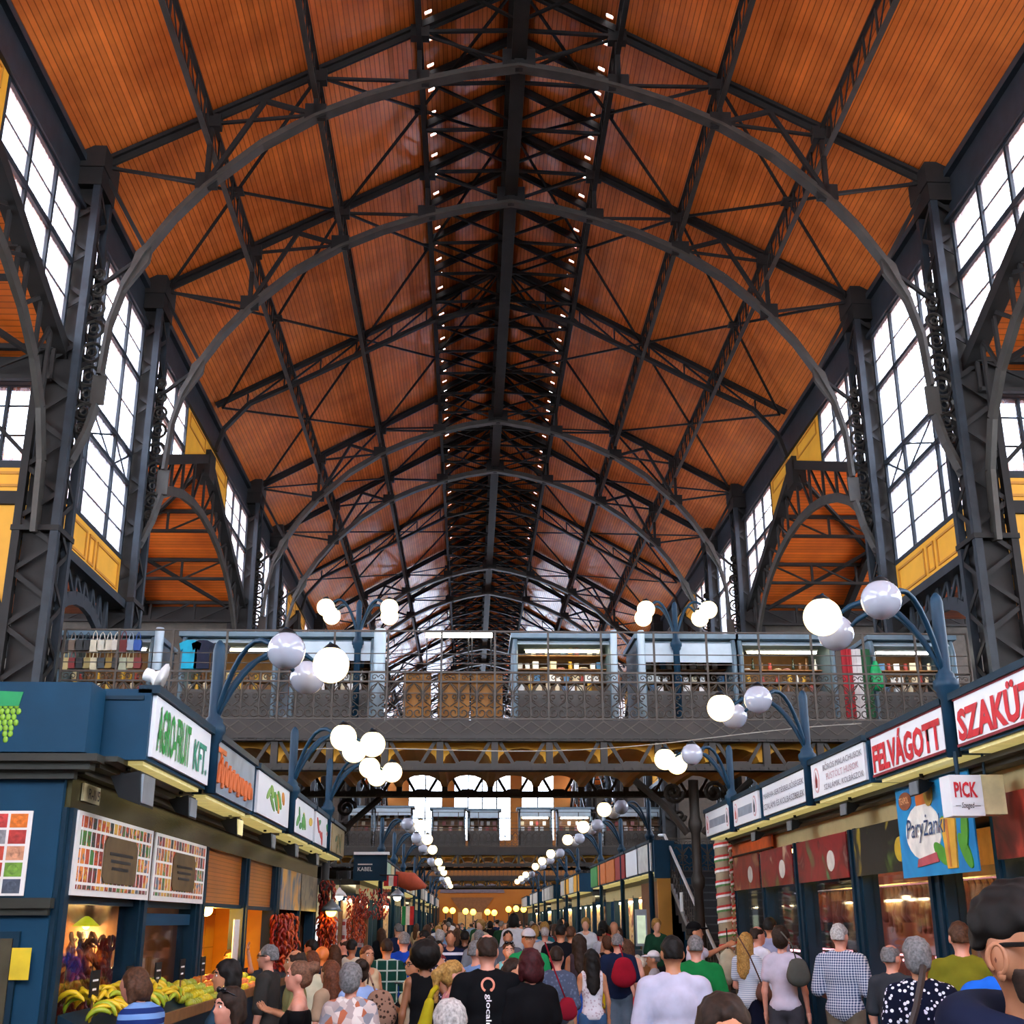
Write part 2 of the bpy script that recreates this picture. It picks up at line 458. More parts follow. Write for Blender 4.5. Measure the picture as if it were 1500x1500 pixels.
for k in range(KMAX):
    for e in (0, 1):
        y = Y0 + k * PER + e * NB
        for s in (-1, 1):
            lb = f'{ORD[2 * k + e]} riveted lattice column on the {SIDE[s]} side of the nave'
            if s not in pc: pc[s] = column(s, y, lb)
            else: dup(pc[s], (0, y - pc[s].location.y, 0), lb)
WN = 0
def clip_poly(poly, f):
    out = []
    for (a, b) in zip(poly, poly[1:] + poly[:1]):
        fa, fb = f(a), f(b)
        if fa >= 0: out.append(a)
        if fa * fb < 0:
            q = fa / (fa - fb); out.append((a[0] + (b[0] - a[0]) * q, a[1] + (b[1] - a[1]) * q))
    return out
def pane_grid(t, ax, at, us, vs_, bar_u, bar_v, thick, clip=None):
    """panes between bars: us/vs_ grid lines; thick: indices of the heavy lines"""
    for i in range(len(us) - 1):
        for j in range(len(vs_) - 1):
            P = [(us[i], vs_[j]), (us[i + 1], vs_[j]), (us[i + 1], vs_[j + 1]), (us[i], vs_[j + 1])]
            if clip: P = clip_poly(P, clip)
            if len(P) < 3: continue
            MB().prism(P, ax, at - .005, at + .005).obj('pane', GLASS, t)
    fr = MB()
    for i, u in enumerate(us):
        v0, v1 = vs_[0], vs_[-1]
        if clip:
            z = v0
            while z < v1 and clip((u, z)) < 0: z += .05
            v0 = z
        wv = bar_u
        if v1 - v0 > .05: fr.prism([(u - wv / 2, v0), (u + wv / 2, v0), (u + wv / 2, v1), (u - wv / 2, v1)], ax, at - .06, at + .06)
    for j, v in enumerate(vs_):
        wv = bar_v * (4.5 if j in thick else 1)
        P = [(us[0], v - wv / 2), (us[-1], v - wv / 2), (us[-1], v + wv / 2), (us[0], v + wv / 2)]
        if clip: P = clip_poly(P, clip)
        if len(P) >= 3: fr.prism(P, ax, at - (.07 if j in thick else .02), at + (.07 if j in thick else .02))
    fr.obj('window_frame', IRONB, t)
ZV = [9.45, 10.05, 10.65, 11.2, 11.9, 12.85, 13.8, 14.5, 15.2]
def moulding(t, ax, at, u0, u1, v0, v1, s):
    """raised rectangular moulding on a painted panel"""
    mb = MB()
    e = .05
    for P in ([(u0, v0), (u1, v0), (u1, v0 + e), (u0, v0 + e)], [(u0, v1 - e), (u1, v1 - e), (u1, v1), (u0, v1)], [(u0, v0), (u0 + e, v0), (u0 + e, v1), (u0, v1)], [(u1 - e, v0), (u1, v0), (u1, v1), (u1 - e, v1)]):
        mb.prism(P, ax, at, at + s)
    mb.obj('moulding', OCHRED, t)
bay_proto = {}
def narrow_bay(s, k):
    global WN
    ya = Y0 + k * PER; yb = ya + NB; x = s * 8.75
    WN += 1
    a, b = ya + .42, yb - .42
    lb = f'{ORD[k]} tall glazed window bay on the {SIDE[s]} wall with ochre panel below'
    if s in bay_proto:
        dup(bay_proto[s], (0, k * PER, 0), lb).name = f'window_{WN}'; return
    t = thing(f'window_{WN}', lb, 'window', (x, ya, 9), kind='structure')
    bay_proto[s] = t
    us = [a, a + (b - a) * .29, a + (b - a) * .71, b]
    pane_grid(t, 'x', x, us, ZV, .08, .022, (0, 3, 4, 6, 8))
    mb = MB()
    for u0, u1 in zip(us, us[1:]):
        mb.bar((x, u0, 11.2), (x, u1, 11.9), .04, .04).bar((x, u0, 11.9), (x, u1, 11.2), .04, .04)
    mb.obj('transom_brace', IRONB, t)
    MB().box(x - .06, x + .06, a, b, 8.5, 9.42).obj('panel', OCHRE, t)
    xi = x - s * .06
    w = b - a
    for f0, f1 in ((.04, .42), (.46, .55), (.59, .96)):
        moulding(t, 'x', xi, a + w * f0, a + w * f1, 8.68, 9.28, -s * .025)
    # lattice arch under the panel
    mb = MB(); mc = MB()
    cy_ = (a + b) / 2; hw_ = (b - a) / 2 + .1
    def za(u): return 5.9 + 2.0 * math.sqrt(max(0, 1 - ((u - cy_) / hw_) ** 2))
    pts = [(x, cy_ + hw_ * math.cos(q), 5.9 + 2.0 * math.sin(q)) for q in [math.pi * i / 14 for i in range(15)]]
    mb.path(pts, .26, .1, (1, 0, 0)).obj('arch_rib', IRONB, t)
    MB().box(x - .25, x + .25, a - .1, b + .1, 8.3, 8.48).obj('sill_beam', IRONB, t)
    n = 8
    for i in range(n):
        u0 = a + w * i / n; u1 = a + w * (i + 1) / n
        MB().bar((x, u0, za(u0)), (x, u0, 8.35), .06, .1).obj('web_post', IRONB, t)
        MB().bar((x, u0, 8.35), (x, u1, za(u1)), .05, .08).obj('web_post', IRONB, t)
gable_proto = {}
def wide_bay(s, k):
    """gable bay between column pairs: rakes, triangular windows, ochre panels, arch and webs; the aisle roof behind it"""
    global WN
    ya = Y0 + k * PER + NB; yb = ya + WB; ym = (ya + yb) / 2; x = s * 8.75
    WN += 1
    lb = f'{ORD[k + 1]} wide gable opening on the {SIDE[s]} wall with raked windows and arch'
    if s in gable_proto:
        dup(gable_proto[s], (0, (k - gable_proto[s]['k']) * PER, 0), lb).name = f'window_{WN}'; return
    t = thing(f'window_{WN}', lb, 'window', (x, ya, 9), kind='structure')
    t['k'] = k
    gable_proto[s] = t
    Z0, ZP = 11.95, 14.75
    def rk(u): return Z0 + (ZP - Z0) * (1 - abs(u - ym) / (WB / 2))
    for e in (-1, 1):
        u_col = ym + e * (WB / 2 - .42); u_in = ym + e * (WB / 2 - 4.1)
        us = sorted([u_col, (u_col * .66 + u_in * .34), (u_col * .33 + u_in * .67), u_in])
        zv = [12.0, 12.5, 13.15, 13.9, 14.55, 15.2]
        pane_grid(t, 'x', x, us, zv, .09, .03, (3, 5), clip=lambda p: p[1] - rk(p[0]) - .1)
        P = [(u_in, rk(u_in) + .1), (u_in, 15.3), (ym, 15.3), (ym, ZP + .1)]
        MB().prism(P, 'x', x - .05, x + .05).obj('panel', OCHRE, t)
        uu = sorted((u_in + (-e) * .3, ym + e * .5))
        moulding(t, 'x', x - s * .05, uu[0], uu[1] , max(rk(uu[0]), rk(uu[1])) + .18, 15.15, -s * .025)
        MB().bar((x, ym + e * WB / 2, Z0), (x, ym, ZP), .3, .26).obj('rake_beam', IRON, t)
    MB().box(x - .2, x + .2, ym - .35, ym + .35, ZP - .7, ZP + .15).obj('peak_plate', IRON, t)
    pts = []
    for i in range(17):
        q = math.pi * i / 16
        pts.append((x, ym + (WB / 2 - .4) * math.cos(q), 8.4 + 4.6 * math.sin(q) ** .75))
    MB().path(pts, .24, .1, (1, 0, 0)).obj('arch_rib', IRONL, t)
    for i in range(2, 15):
        p = pts[i]; zt = rk(p[1])
        MB().bar(p, (x, p[1], zt), .06, .09).obj('web_post', IRON, t)
        if i < 14 and zt - p[2] > .3:
            p2 = pts[i + 1]; MB().bar((x, p[1], zt), p2, .05, .07).obj('web_post', IRON, t)
aisle_proto = {}
def aisle_roof(s, k):
    ya = Y0 + k * PER + NB; yb = ya + WB; ym = (ya + yb) / 2
    X0, X1 = s * 8.8, s * 22
    lb = f'{ORD[k + 1]} iron purlin frame under the {SIDE[s]} aisle roof'
    mb = MB()
    for e in (-1, 1):
        ye = ym + e * WB / 2
        mb.add([(X0, ye, 11.95), (X0, ym, 14.75), (X1, ym, 14.75), (X1, ye, 11.95), (X0, ye, 12.1), (X0, ym, 14.9), (X1, ym, 14.9), (X1, ye, 12.1)],
               [(0, 1, 2, 3), (7, 6, 5, 4), (0, 4, 5, 1), (1, 5, 6, 2), (2, 6, 7, 3), (3, 7, 4, 0)])
    mb.obj('ceiling_aisle', ROOFA, kind='structure')
    MB().box(*sorted((s * 9.1, s * 22)), yb + .3, yb + NB - .3, 8.2, 8.4).obj('ceiling_aisle', ROOFA, kind='structure')
    if k < 0:
        MB().box(*sorted((s * 9.1, s * 22)), YB, ya, 12.0, 12.2).obj('ceiling_aisle', ROOFA, kind='structure')
        MB().box(*sorted((s * 8.7, s * 8.8)), YB, ya, 12.0, 15.3).obj('wall_clerestory', GLASS, kind='structure')
    t = thing('aisle_roof_frame', lb, 'truss', (X0, ym, 11.9), 'aisle roof frames')
    for f in (.3, .62, .93):
        y = ym + f * WB / 2; z = 14.75 - f * 2.8 - .05
        MB().box(*sorted((X0, X1)), y - .06, y + .06, z - .1, z).obj('top_rail', IRON, t)
        MB().box(*sorted((X0, X1)), y - .06, y + .06, z - .72, z - .64).obj('bottom_rail', IRON, t)
        for i in range(9):
            xa = X0 + (X1 - X0) * i / 9; xb = X0 + (X1 - X0) * (i + 1) / 9
            MB().bar((xa, y, z), (xa, y, z - .7), .07, .07).obj('web_post', IRON, t)
            MB().bar((xa, y, z), (xb, y, z - .7), .05, .05).obj('web_bar', IRON, t)
    for (xa, fa, xb, fb) in ((9, .05, 15, .98), (15, .05, 9, .98), (15, .05, 21, .98), (21, .05, 15, .98)):
        MB().bar((s * xa, ym + fa * WB / 2, 14.6 - fa * 2.8), (s * xb, ym + fb * WB / 2, 14.6 - fb * 2.8), .1, .1).obj('brace_rod', IRON, t)
    for xa in (12, 18):
        MB().bar((s * xa, ym, 14.55), (s * xa, ym + WB / 2, 11.75), .2, .3).obj('rafter', IRON, t)
    # beam where the roof lands
    MB().box(*sorted((X0, X1)), yb - .2, yb + .2, 11.45, 11.98).obj('valley_beam', IRON, t)
for k in range(-1, KMAX):
    for s in (-1, 1):
        if k >= 0: narrow_bay(s, k)
        wide_bay(s, k)
        aisle_roof(s, k)
# eave beams
for s in (-1, 1):
    MB().box(*sorted((s * 8.78, s * 9.1)), YB, YEND, 15.2, 16.4).box(*sorted((s * 8.62, s * 8.8)), YB, YEND, 15.2, 15.3).box(*sorted((s * 8.66, s * 8.8)), YB, YEND, 16.2, 16.35).obj('trim_1' if s < 0 else 'trim_2', IRONB, kind='structure')
# cross walls of the window towers, seen beyond the nearest columns, and closing walls
CREAM = mat('dim_plaster', '4a4238', .8)
for k in range(KMAX):
    for s in (-1, 1):
        ya = Y0 + k * PER
        if k:
            MB().box(*sorted((s * 9.1, s * 22)), ya - .1, ya + .1, 5.17, 11.6).obj('wall_cross', CREAM, kind='structure'); continue
        WN += 1
        t = thing(f'window_{WN}', f'{ORD[k]} cross wall window beyond the {SIDE[s]} columns over ochre panels', 'window', (s * 9, ya, 9), kind='structure')
        us = sorted([s * (9.1 + i * .62) for i in range(8)])
        if k < 2:
            pane_grid(t, 'y', ya, us, [9.85, 10.45, 11.05, 11.5], .05, .03, (0, 3))
            MB().bar((s * 9.2, ya - .05, 10), (s * 10.6, ya - .05, 11.4), .08, .08).obj('glazing_brace', IRON, t)
        MB().box(*sorted((s * 9.1, s * 22)), ya - .05, ya + .05, 9.3, 9.8).obj('panel', OCHRE, t)
        for i in range(4):
            moulding(t, 'y', ya - .05, min(s * (9.25 + i * 1.6), s * (10.65 + i * 1.6)), max(s * (9.25 + i * 1.6), s * (10.65 + i * 1.6)), 9.4, 9.7, -.03)
        MB().box(*sorted((s * 9.0, s * 22)), ya - .12, ya + .12, 9.05, 9.3).obj('beam', IRON, t)
        pts = [(s * (11.6 + 2.4 * math.cos(q)), ya, 6.2 + 2.2 * math.sin(q)) for q in [math.pi * i / 12 for i in range(13)]]
        P = [(p[0], p[2]) for p in pts]
        MB().prism([(s * 14, 9.05)] + [(s * 9.1, 9.05)] + (P[::-1] if abs(P[0][0]) > abs(P[-1][0]) else P), 'y', ya - .04, ya + .04).obj('spandrel', OCHRE, t)
        MB().path(pts, .3, .14, (0, 1, 0)).obj('arch_rib', IRON, t)
# ================================================================ galleries, closing walls, end wall
DECK = 5.17
DARKW = mat('dark_gallery_wall', '3a332c', .8)
for s in (-1, 1):
    MB().box(*sorted((s * 9.3, s * 22)), YB, YEND, DECK - .3, DECK).obj('floor_gallery', DARKW, kind='structure')
    # outer wall: solid below, broad glazing above
    n = 'wall_left' if s < 0 else 'wall_right'
    MB().box(*sorted((s * 22, s * 22.4)), YB, YEND, 0, 6.2).box(*sorted((s * 22, s * 22.4)), YB, YEND, 11.7, 12.3).obj(n, CREAM, kind='structure')
    for k in range(-1, KMAX):
        WN += 1
        t = thing(f'window_{WN}', f'{ORD[k + 1]} long strip of outer glazing along the {SIDE[s]} aisle', 'window', (s * 22, Y0 + k * PER, 7), kind='structure')
        a, b = Y0 + k * PER + NB, Y0 + (k + 1) * PER
        MB().box(*sorted((s * 22.1, s * 22.12)), a, b, 6.2, 11.7).obj('pane', GLASS, t)
        MB().box(*sorted((s * 22, s * 22.3)), a - NB, a - NB + 1, 6.2, 11.7).obj('pier', CREAM, t)
    MB().box(*sorted((s * 9.1, s * 22)), YEND - .3, YEND, 0, 12.3).obj('wall_end', CREAM, kind='structure')
    MB().box(*sorted((s * 9.1, s * 22)), YB, YB + .3, 0, 12.3).obj('wall_front', CREAM, kind='structure')
# entrance front behind the viewer: a tall glazed wall
WN += 1
t = thing(f'window_{WN}', 'tall glazed entrance front behind the viewer', 'window', (0, YB, 0), kind='structure')
for i in range(5):
    MB().box(-8.4 + i * 3.4, -5.2 + i * 3.4, YB, YB + .02, 9, 16.3).obj('pane', GLASS, t)
    MB().box(-8.6 + i * 3.4, -5.2 + i * 3.4, YB, YB + .2, 0, 9).obj('lower_panel', CREAM, t)
    MB().box(-8.6 + i * 3.4, -8.4 + i * 3.4, YB, YB + .2, 0, 17).obj('mullion', IRON, t)
# end wall
ENDW = mat('warm_amber_plaster', '9a6220', .8, 0, .12, .5)
YE = YEND - .4
wins = [(-6.7, -3.5), (-2.4, 3.0), (4.0, 7.1)]
zb_, zt_ = 9.0, 17.2
e = MB()
e.box(-9.2, 9.2, YE, YE + .5, 0, zb_)
xs = [-9.2] + [v for w_ in wins for v in w_] + [9.2]
for i in range(0, len(xs), 2): e.box(xs[i], xs[i + 1], YE, YE + .5, zb_, zt_)
e.prism([(-9.2, zt_), (-9.2, zr(9.2) + .3), (-7.6, zt_)], 'y', YE, YE + .5); e.prism([(9.2, zt_), (7.6, zt_), (9.2, zr(9.2) + .3)], 'y', YE, YE + .5)
e.box(-7.6, 7.6, YE, YE + .5, zt_, zt_ + .35)
e.obj('wall_back', ENDW, kind='structure')
for i, (a, b) in enumerate(wins):
    WN += 1
    t = thing(f'window_{WN}', f'{["left", "middle", "right"][i]} tall bright window high in the amber end wall', 'window', (0, YE, zb_), kind='structure')
    n = 4 if b - a > 4 else 2
    pane_grid(t, 'y', YE + .2, [a + (b - a) * j / n for j in range(n + 1)], [zb_ + (zt_ - zb_) * j / 4 for j in range(5)], .12, .1, ())
WN += 1
t = thing(f'window_{WN}', 'added triangular gable glazing over the end wall, brightening the far roof', 'window', (0, YE, zt_), kind='structure')  # extra glazing, added so that more daylight reaches the far roof boards
for i in range(6):
    a, b = -7.2 + i * 2.4, -4.9 + i * 2.4
    MB().prism([(a, zt_ + .35), (b, zt_ + .35), (b, zr(b)), (a, zr(a))] if a * b > 0 else [(a, zt_ + .35), (b, zt_ + .35), (b, zr(b)), (0, zr(0)), (a, zr(a))], 'y', YE + .2, YE + .22).obj('pane', GLASS, t)
    MB().box(b, b + .1, YE + .1, YE + .3, zt_ + .3, zr(b)).obj('mullion', IRON, t)
t = thing('door_1', 'dark fan-shaped arched doorway in the amber end wall', 'door', (0, YE, 0), kind='structure')
DARKD = mat('dark_timber_door', '3b2a1e', .6)
MB().prism([(-.6 + 3.0 * math.cos(q), 4.3 + 1.5 * math.sin(q)) for q in [math.pi * i / 12 for i in range(13)]], 'y', YE - .1, YE).obj('fanlight', mat('smoky_fanlight', '5d5560', .3), t)
MB().prism([(-2.6, 3.9), (1.4, 3.9), (-.2, 1.8), (-1.0, 1.8)], 'y', YE - .1, YE).obj('fan_panel', mat('smoky_panel', '6b4a33', .5), t)
for a, b in ((-6.2, -3.6), (3.2, 5.6)):
    MB().box(a, b, YE - .15, YE, 0, 3.3).obj('door_leaf', DARKD, t)
MB().box(-1.9, .3, YE - .12, YE, .2, 2.6).obj('notice_board', mat('beige_notice', 'b89b68', .7), t)
GLW = mat('yellow_lamp_globe', 'ffd98a', .4, emit=6, ecol='ffb53a')
for i, (u, v) in enumerate([(653, 1333), (663, 1334), (682, 1335), (693, 1336), (714, 1336), (724, 1337), (745, 1332), (756, 1331), (767, 1332)]):
    p = atY(u, v, YE - 3)
    t = thing('globe_lamp', f'{ORD[i].replace("nearest", "leftmost")} small yellow globe lamp in the row before the end wall', 'lamp', (p.x, p.y, 0), 'yellow globes by the end wall')
    MB().ball(p, .26, 12, 8).obj('globe', GLW, t, True)
    MB().tube([(p.x, p.y, 0), (p.x, p.y, p.z - .24)], .05, 6).obj('post', NAVY, t)
# ---------------------------------------------------------------- bridges
RUST = mat('brown_riveted_iron', '2d2722', .65, .1, .25, 3, .15)
DKR = mat('dark_bridge_iron', '2e2924', .55, .3, .25, 3, .1)
PW = .97
def scroll(mb, cx, cz, r, turns, start, dirn, y, rad=.012, n=14):
    pts = []
    for i in range(n + 1):
        f = i / n; a = start + dirn * turns * 2 * math.pi * f; rr = r * (1 - .82 * f)
        pts.append((cx + rr * math.cos(a), y, cz + rr * math.sin(a)))
    mb.tube(pts, rad, 4, False)
def rail_panel():
    """one cast railing panel, 0..PW wide, base at z 0"""
    mb = MB(); y = 0
    for i in range(3):
        x = PW * (i + .5) / 3 - PW / 6
        mb.box(x - .011, x + .011, -.011, .011, 0, .87)
    for i in range(3):
        c = PW * (i + .5) / 3; w = PW / 6
        for s in (-1, 1):
            scroll(mb, c + s * w * .48, .14, .115, 1.35, math.pi / 2, -s, y)
            scroll(mb, c + s * w * .5, .42, .07, 1.2, -math.pi / 2, s, y)
            mb.tube([(c + s * w * .05, y, .25), (c + s * w * .8, y, .34), (c + s * w * .85, y, .5), (c + s * w * .1, y, .66)], .011, 4, False)
        mb.tube([(c - w, y, .46), (c - w * .7, y, .6), (c, y, .68), (c + w * .7, y, .6), (c + w, y, .46)], .011, 4, False)
        scroll(mb, c - w * .4, .775, .06, 1.1, 0, 1, y, .009, 9); scroll(mb, c + w * .4, .775, .06, 1.1, math.pi, -1, y, .009, 9)
    return mb.mesh('railing_panel', BRONZE)
RP = rail_panel()
VAULT = None
def vault_mesh():
    mb = MB(); n = 8; r0 = .40
    arc = [(PW / 2 + .42 * math.cos(math.pi * i / n), -.36 + .24 * math.sin(math.pi * i / n)) for i in range(n + 1)]
    P = [(0, 0), (0, -.36)] + [(a, b) for a, b in arc[::-1]] + [(PW, -.36), (PW, 0)]
    mb.prism(P, 'y', 0, 4.1)
    return mb.mesh('vault', OCHRE)
VAULT = vault_mesh()
def girder(t, y, x0, x1, z0, z1, m, arches=False):
    MB().box(x0, x1, y - .12, y + .12, z1 - .05, z1).obj('top_flange', m, t)
    MB().box(x0, x1, y - .14, y + .14, z0, z0 + .07).box(x0, x1, y - .02, y + .02, z0 + .07, z0 + .13).obj('bottom_flange', m, t)
    n = int((x1 - x0) / PW)
    rv = MB()
    for i in range(n + 1):
        x = x0 + i * PW
        MB().box(x - .06, x + .06, y - .06, y + .06, z0, z1).obj('post', m, t)
        if i < n:
            c = x + PW / 2
            for s in (-1, 1):
                MB().bar((c + s * .12, y, z0 + .06), (c + s * .4, y, z1 - .04), .06, .05, (0, 1, 0)).obj('web_bar', m, t)
            MB().prism([(c - .2, z0 + .05), (c + .2, z0 + .05), (c + .12, z0 + .17), (c - .12, z0 + .17)], 'y', y - .05, y + .05).obj('web_plate', m, t)
        for q in range(6): rv.cb((x + q * PW / 6, y - .15, z0 + .035), (.03, .03, .03)); rv.cb((x + q * PW / 6, y - .13, z1 - .02), (.03, .03, .03))
    rv.obj('rivets', m, t, kind='stuff')
def bridge(k, detail):
    y = Y0 + k * PER + .3
    o = ['nearest', None, 'second', None, 'farthest'][k]
    t = thing('bridge', f'{o} iron footbridge across the hall with ochre vaults under its deck', 'bridge', (0, y, 0), 'iron footbridges')
    x0, x1 = -8.245, 8.245
    n = int(round((x1 - x0) / PW))
    MB().box(x0, x1, y, y + 4.5, DECK - .12, DECK).obj('deck', RUST, t)
    MB().box(x0, x1, y - .06, y + .02, DECK - .27, DECK).obj('fascia', RUST, t)
    MB().box(x0, x1, y - .14, y + .04, DECK - .34, DECK - .27).obj('fascia_flange', DKR, t)
    if detail:
        for i in range(n):
            for h in range(3):
                a = x0 + i * PW + h * PW / 3; b = a + PW / 3
                MB().bar((a, y - .065, DECK - .25), (b, y - .065, DECK - .02), .018, .012, (0, 1, 0)).bar((b, y - .065, DECK - .25), (a, y - .065, DECK - .02), .018, .012, (0, 1, 0)).obj('fascia_cross', BRONZE, t)
    for i in range(n):
        v = link('vault', VAULT, t); v.location = (x0 + i * PW, y + .3, DECK - .33)
    girder(t, y, x0, x1, 4.28, 4.84, DKR)
    girder(t, y + 4.6, x0, x1, 4.28, 4.86, DKR)
    # railings front
    r = thing('bridge_railing', f'ornate scrolled iron railing along the {o} footbridge', 'railing', (0, y, DECK), 'bridge railings')
    for i in range(n):
        p = link('railing_panel', RP, r); p.location = (x0 + i * PW, y, DECK)
    for i in range(n + 1):
        x = x0 + i * PW
        MB().box(x - .018, x + .018, y - .018, y + .018, DECK, 6.82).obj('railing_post', BRONZE, r)
    for z, h in ((DECK + .03, .03), (5.87, .03), (6.04, .035), (5.66, .015), (6.2, .015), (6.38, .015), (6.8, .03)):
        MB().box(x0, x1, y - h / 2, y + h / 2, z - h / 2, z + h / 2).obj('rail', BRONZE, r)
    return t
for k in (0, 2, 4): bridge(k, k == 0)
YBR = Y0 + .3
# columns with scrolled brackets that carry the back girder
for s, u in ((-1, 480), (1, 1018)):
    y = YBR + (4.6 if s < 0 else 1.3)
    X = atY(u, 1200, y).x
    t = thing('bridge_column', f'slender black cast iron column with scroll brackets under the {SIDE[s]} half of the footbridge', 'column', (X, y, 0), 'cast iron bridge columns')
    MB().lathe([(.18, 0), (.18, .3), (.11, .45), (.085, 2.3), (.12, 2.35), (.13, 2.5), (.085, 2.6), (.085, 3.3), (.13, 3.4), (.13, 3.5), (.095, 3.6), (.095, 4.27)], 12, (X, y, 0)).obj('shaft', DKR, t, True)
    for d in (-1, 1):
        b = MB(); b.tube([(X + d * .15, y, 3.3), (X + d * .5, y, 3.75), (X + d * 1.1, y, 4.27)], .07, 6)
        b.obj('bracket_strut', DKR, t)
        b = MB(); scroll(b, X + d * .38, 4.05, .2, 1.6, 0, d, y, .04, 18); b.obj('bracket_scroll', DKR, t)
        b = MB(); scroll(b, X + d * .28, 3.62, .12, 1.4, 0, d, y, .03, 14); b.obj('bracket_scroll', DKR, t)
# boards tied to the railing
PLY = mat('brown_plywood', '8a5a1c', .7, 0, .2, 3)
for i, (a, b) in enumerate(((590, 632), (641, 688), (690, 736))):
    p, q = atY(a, 1055, YBR + .1), atY(b, 985, YBR + .1)
    MB().box(p.x, q.x, YBR + .06, YBR + .1, DECK + .02, 6.04).obj('plywood_board', PLY, label=f'{["left", "middle", "right"][i]} brown plywood board behind the footbridge railing', cat='board', group='plywood boards on the railing')
# ---------------------------------------------------------------- kiosks on the nearest bridge
KY = YBR + 1.15
SHUT = mat('pale_blue_shutter', 'aebfc8', .45, .2, .06)
KGREY = mat('kiosk_grey_blue', '5f7480', .45, .1, .1)
KDARK = mat('kiosk_counter_dark', '4b4844', .6, 0, .1)
WOODS = mat('shelf_wood', '8a5f35', .6, 0, .2, 8)
TUBE = mat('fluorescent_tube', 'fff6d8', .3, emit=14, ecol='fff0c4')
TUBEW = mat('white_fluorescent_tube', 'ffffff', .3, emit=14, ecol='fff8ea')
CARD = [mat('white_carton', 'e4e2dc', .6), mat('cream_carton', 'd3c3a0', .6), mat('blue_carton', '3e6f96', .6), mat('brown_jar', '6b4528', .3), mat('red_tin', '9a2f26', .4), mat('dark_bottle', '1d2a1c', .2), mat('pink_pot', 'c78a86', .6), mat('yellow_pot', 'c79a2c', .5)]
def bottle_mesh(m):
    return MB().lathe([(.026, 0), (.032, .01), (.032, .12), (.012, .17), (.012, .21), (.015, .215), (.015, .23)], 8).mesh('bottle', m, True)
def jar_mesh(m):
    return MB().lathe([(.035, 0), (.042, .015), (.042, .1), (.032, .12), (.036, .125), (.036, .15)], 8).mesh('jar', m, True)
def plate_mesh(m):
    return MB().lathe([(.02, -.012), (.07, -.006), (.085, .01), (.08, .014), (.02, .0)], 12).mesh('plate', m, True)
GM = {}
def goods(kind, mi):
    k = (kind, mi)
    if k not in GM:
        m = CARD[mi]
        if kind == 'carton': GM[k] = MB().box(-.05, .05, -.04, .04, 0, .13).box(-.051, .051, -.041, .041, .1, .104).mesh('carton', m)
        elif kind == 'bottle': GM[k] = bottle_mesh(m)
        elif kind == 'jar': GM[k] = jar_mesh(m)
        else: GM[k] = plate_mesh(m)
    return GM[k]
def kiosk(ua, ub, label, tube, shutter, kinds, nshelf=3, seed=0):
    rnd = random.Random(seed)
    x0 = atY(ua, 1000, KY).x; x1 = atY(ub, 1000, KY).x
    t = thing('kiosk', label, 'kiosk', ((x0 + x1) / 2, KY, DECK), 'souvenir kiosks on the footbridge')
    top = 6.98
    MB().box(x0, x0 + .08, KY, KY + 1.5, DECK, top).obj('side_panel', KGREY, t)
    MB().box(x1 - .08, x1, KY, KY + 1.5, DECK, top).obj('side_panel', KGREY, t)
    MB().box(x0, x1, KY + 1.45, KY + 1.5, DECK, top).obj('back_panel', WOODS, t)
    MB().box(x0 - .05, x1 + .05, KY - .1, KY + 1.55, top - .04, top + .05).obj('roof', KGREY, t)
    MB().box(x0 + .08, x1 - .08, KY - .02, KY + .5, DECK, 5.93).obj('counter', KDARK, t)
    mb = MB()
    zb = 6.98 - (.5 if shutter else .16)
    pts = [(KY + .35, top - .03), (KY + .1, top - .05), (KY - .02, top - .12), (KY - .05, zb)]
    for (a, b), (c, d) in zip(pts, pts[1:]): mb.bar(((x0 + x1) / 2, a, b), ((x0 + x1) / 2, c, d), x1 - x0 - .16, .03, (0, 1, 0)) if False else mb.add([(x0 + .08, a, b), (x1 - .08, a, b), (x1 - .08, c, d), (x0 + .08, c, d)], [(0, 1, 2, 3)])
    mb.obj('roller_shutter', SHUT, t)
    for x in (x0 + .04, x1 - .04): MB().tube([(x, KY + .35, top), (x, KY, top - .08), (x, KY - .07, top - .3), (x, KY - .07, DECK)], .045, 6).obj('corner_post', KGREY, t)
    zs = [5.93 + .27 * (i + 1) for i in range(nshelf)]
    for z in zs: MB().box(x0 + .08, x1 - .08, KY + .55, KY + .8, z - .02, z).obj('shelf', WOODS, t)
    if tube:
        MB().tube([(x0 + .25, KY + .3, zb - .06), (x1 - .25, KY + .3, zb - .06)], .025, 8).obj('tube_light', TUBE if tube == 1 else TUBEW, t)
        MB().box(x0 + .22, x1 - .22, KY + .27, KY + .33, zb - .035, zb).obj('tube_fitting', WHITE, t)
    short = label.split(' with ')[0]
    for z in [5.93] + zs:
        x = x0 + .16
        while x < x1 - .18:
            kd = rnd.choice(kinds); mi = rnd.choice(kinds_mi.get(kd, [0, 1, 6]))
            g = link(kd, goods(kd, mi), None, label=f'small {CARD[mi].name.split("_")[0]} {kd} displayed in the {short}', cat=kd, group=f'{kd} goods in the {short}')
            g.location = (x, KY + (.62 if z > 5.94 else .2), z + (.012 if kd == 'plate' else 0)); g.rotation_euler.z = rnd.uniform(-.3, .3)
            s = rnd.uniform(.85, 1.2); g.scale = (s, s, s)
            x += rnd.uniform(.12, .19)
    return t, x0, x1
kinds_mi = {'carton': [0, 0, 0, 1, 2], 'bottle': [5, 3, 0], 'jar': [3, 4, 7, 1], 'plate': [0, 1, 2, 6]}
kiosk(425, 548, 'grey kiosk beside the plywood boards with half lowered shutter', 0, True, ['jar', 'bottle', 'carton'], 2, 1)
kiosk(752, 900, 'brightly lit kiosk right of the plywood boards with tube light', 1, False, ['carton', 'carton', 'jar', 'plate'], 3, 2)
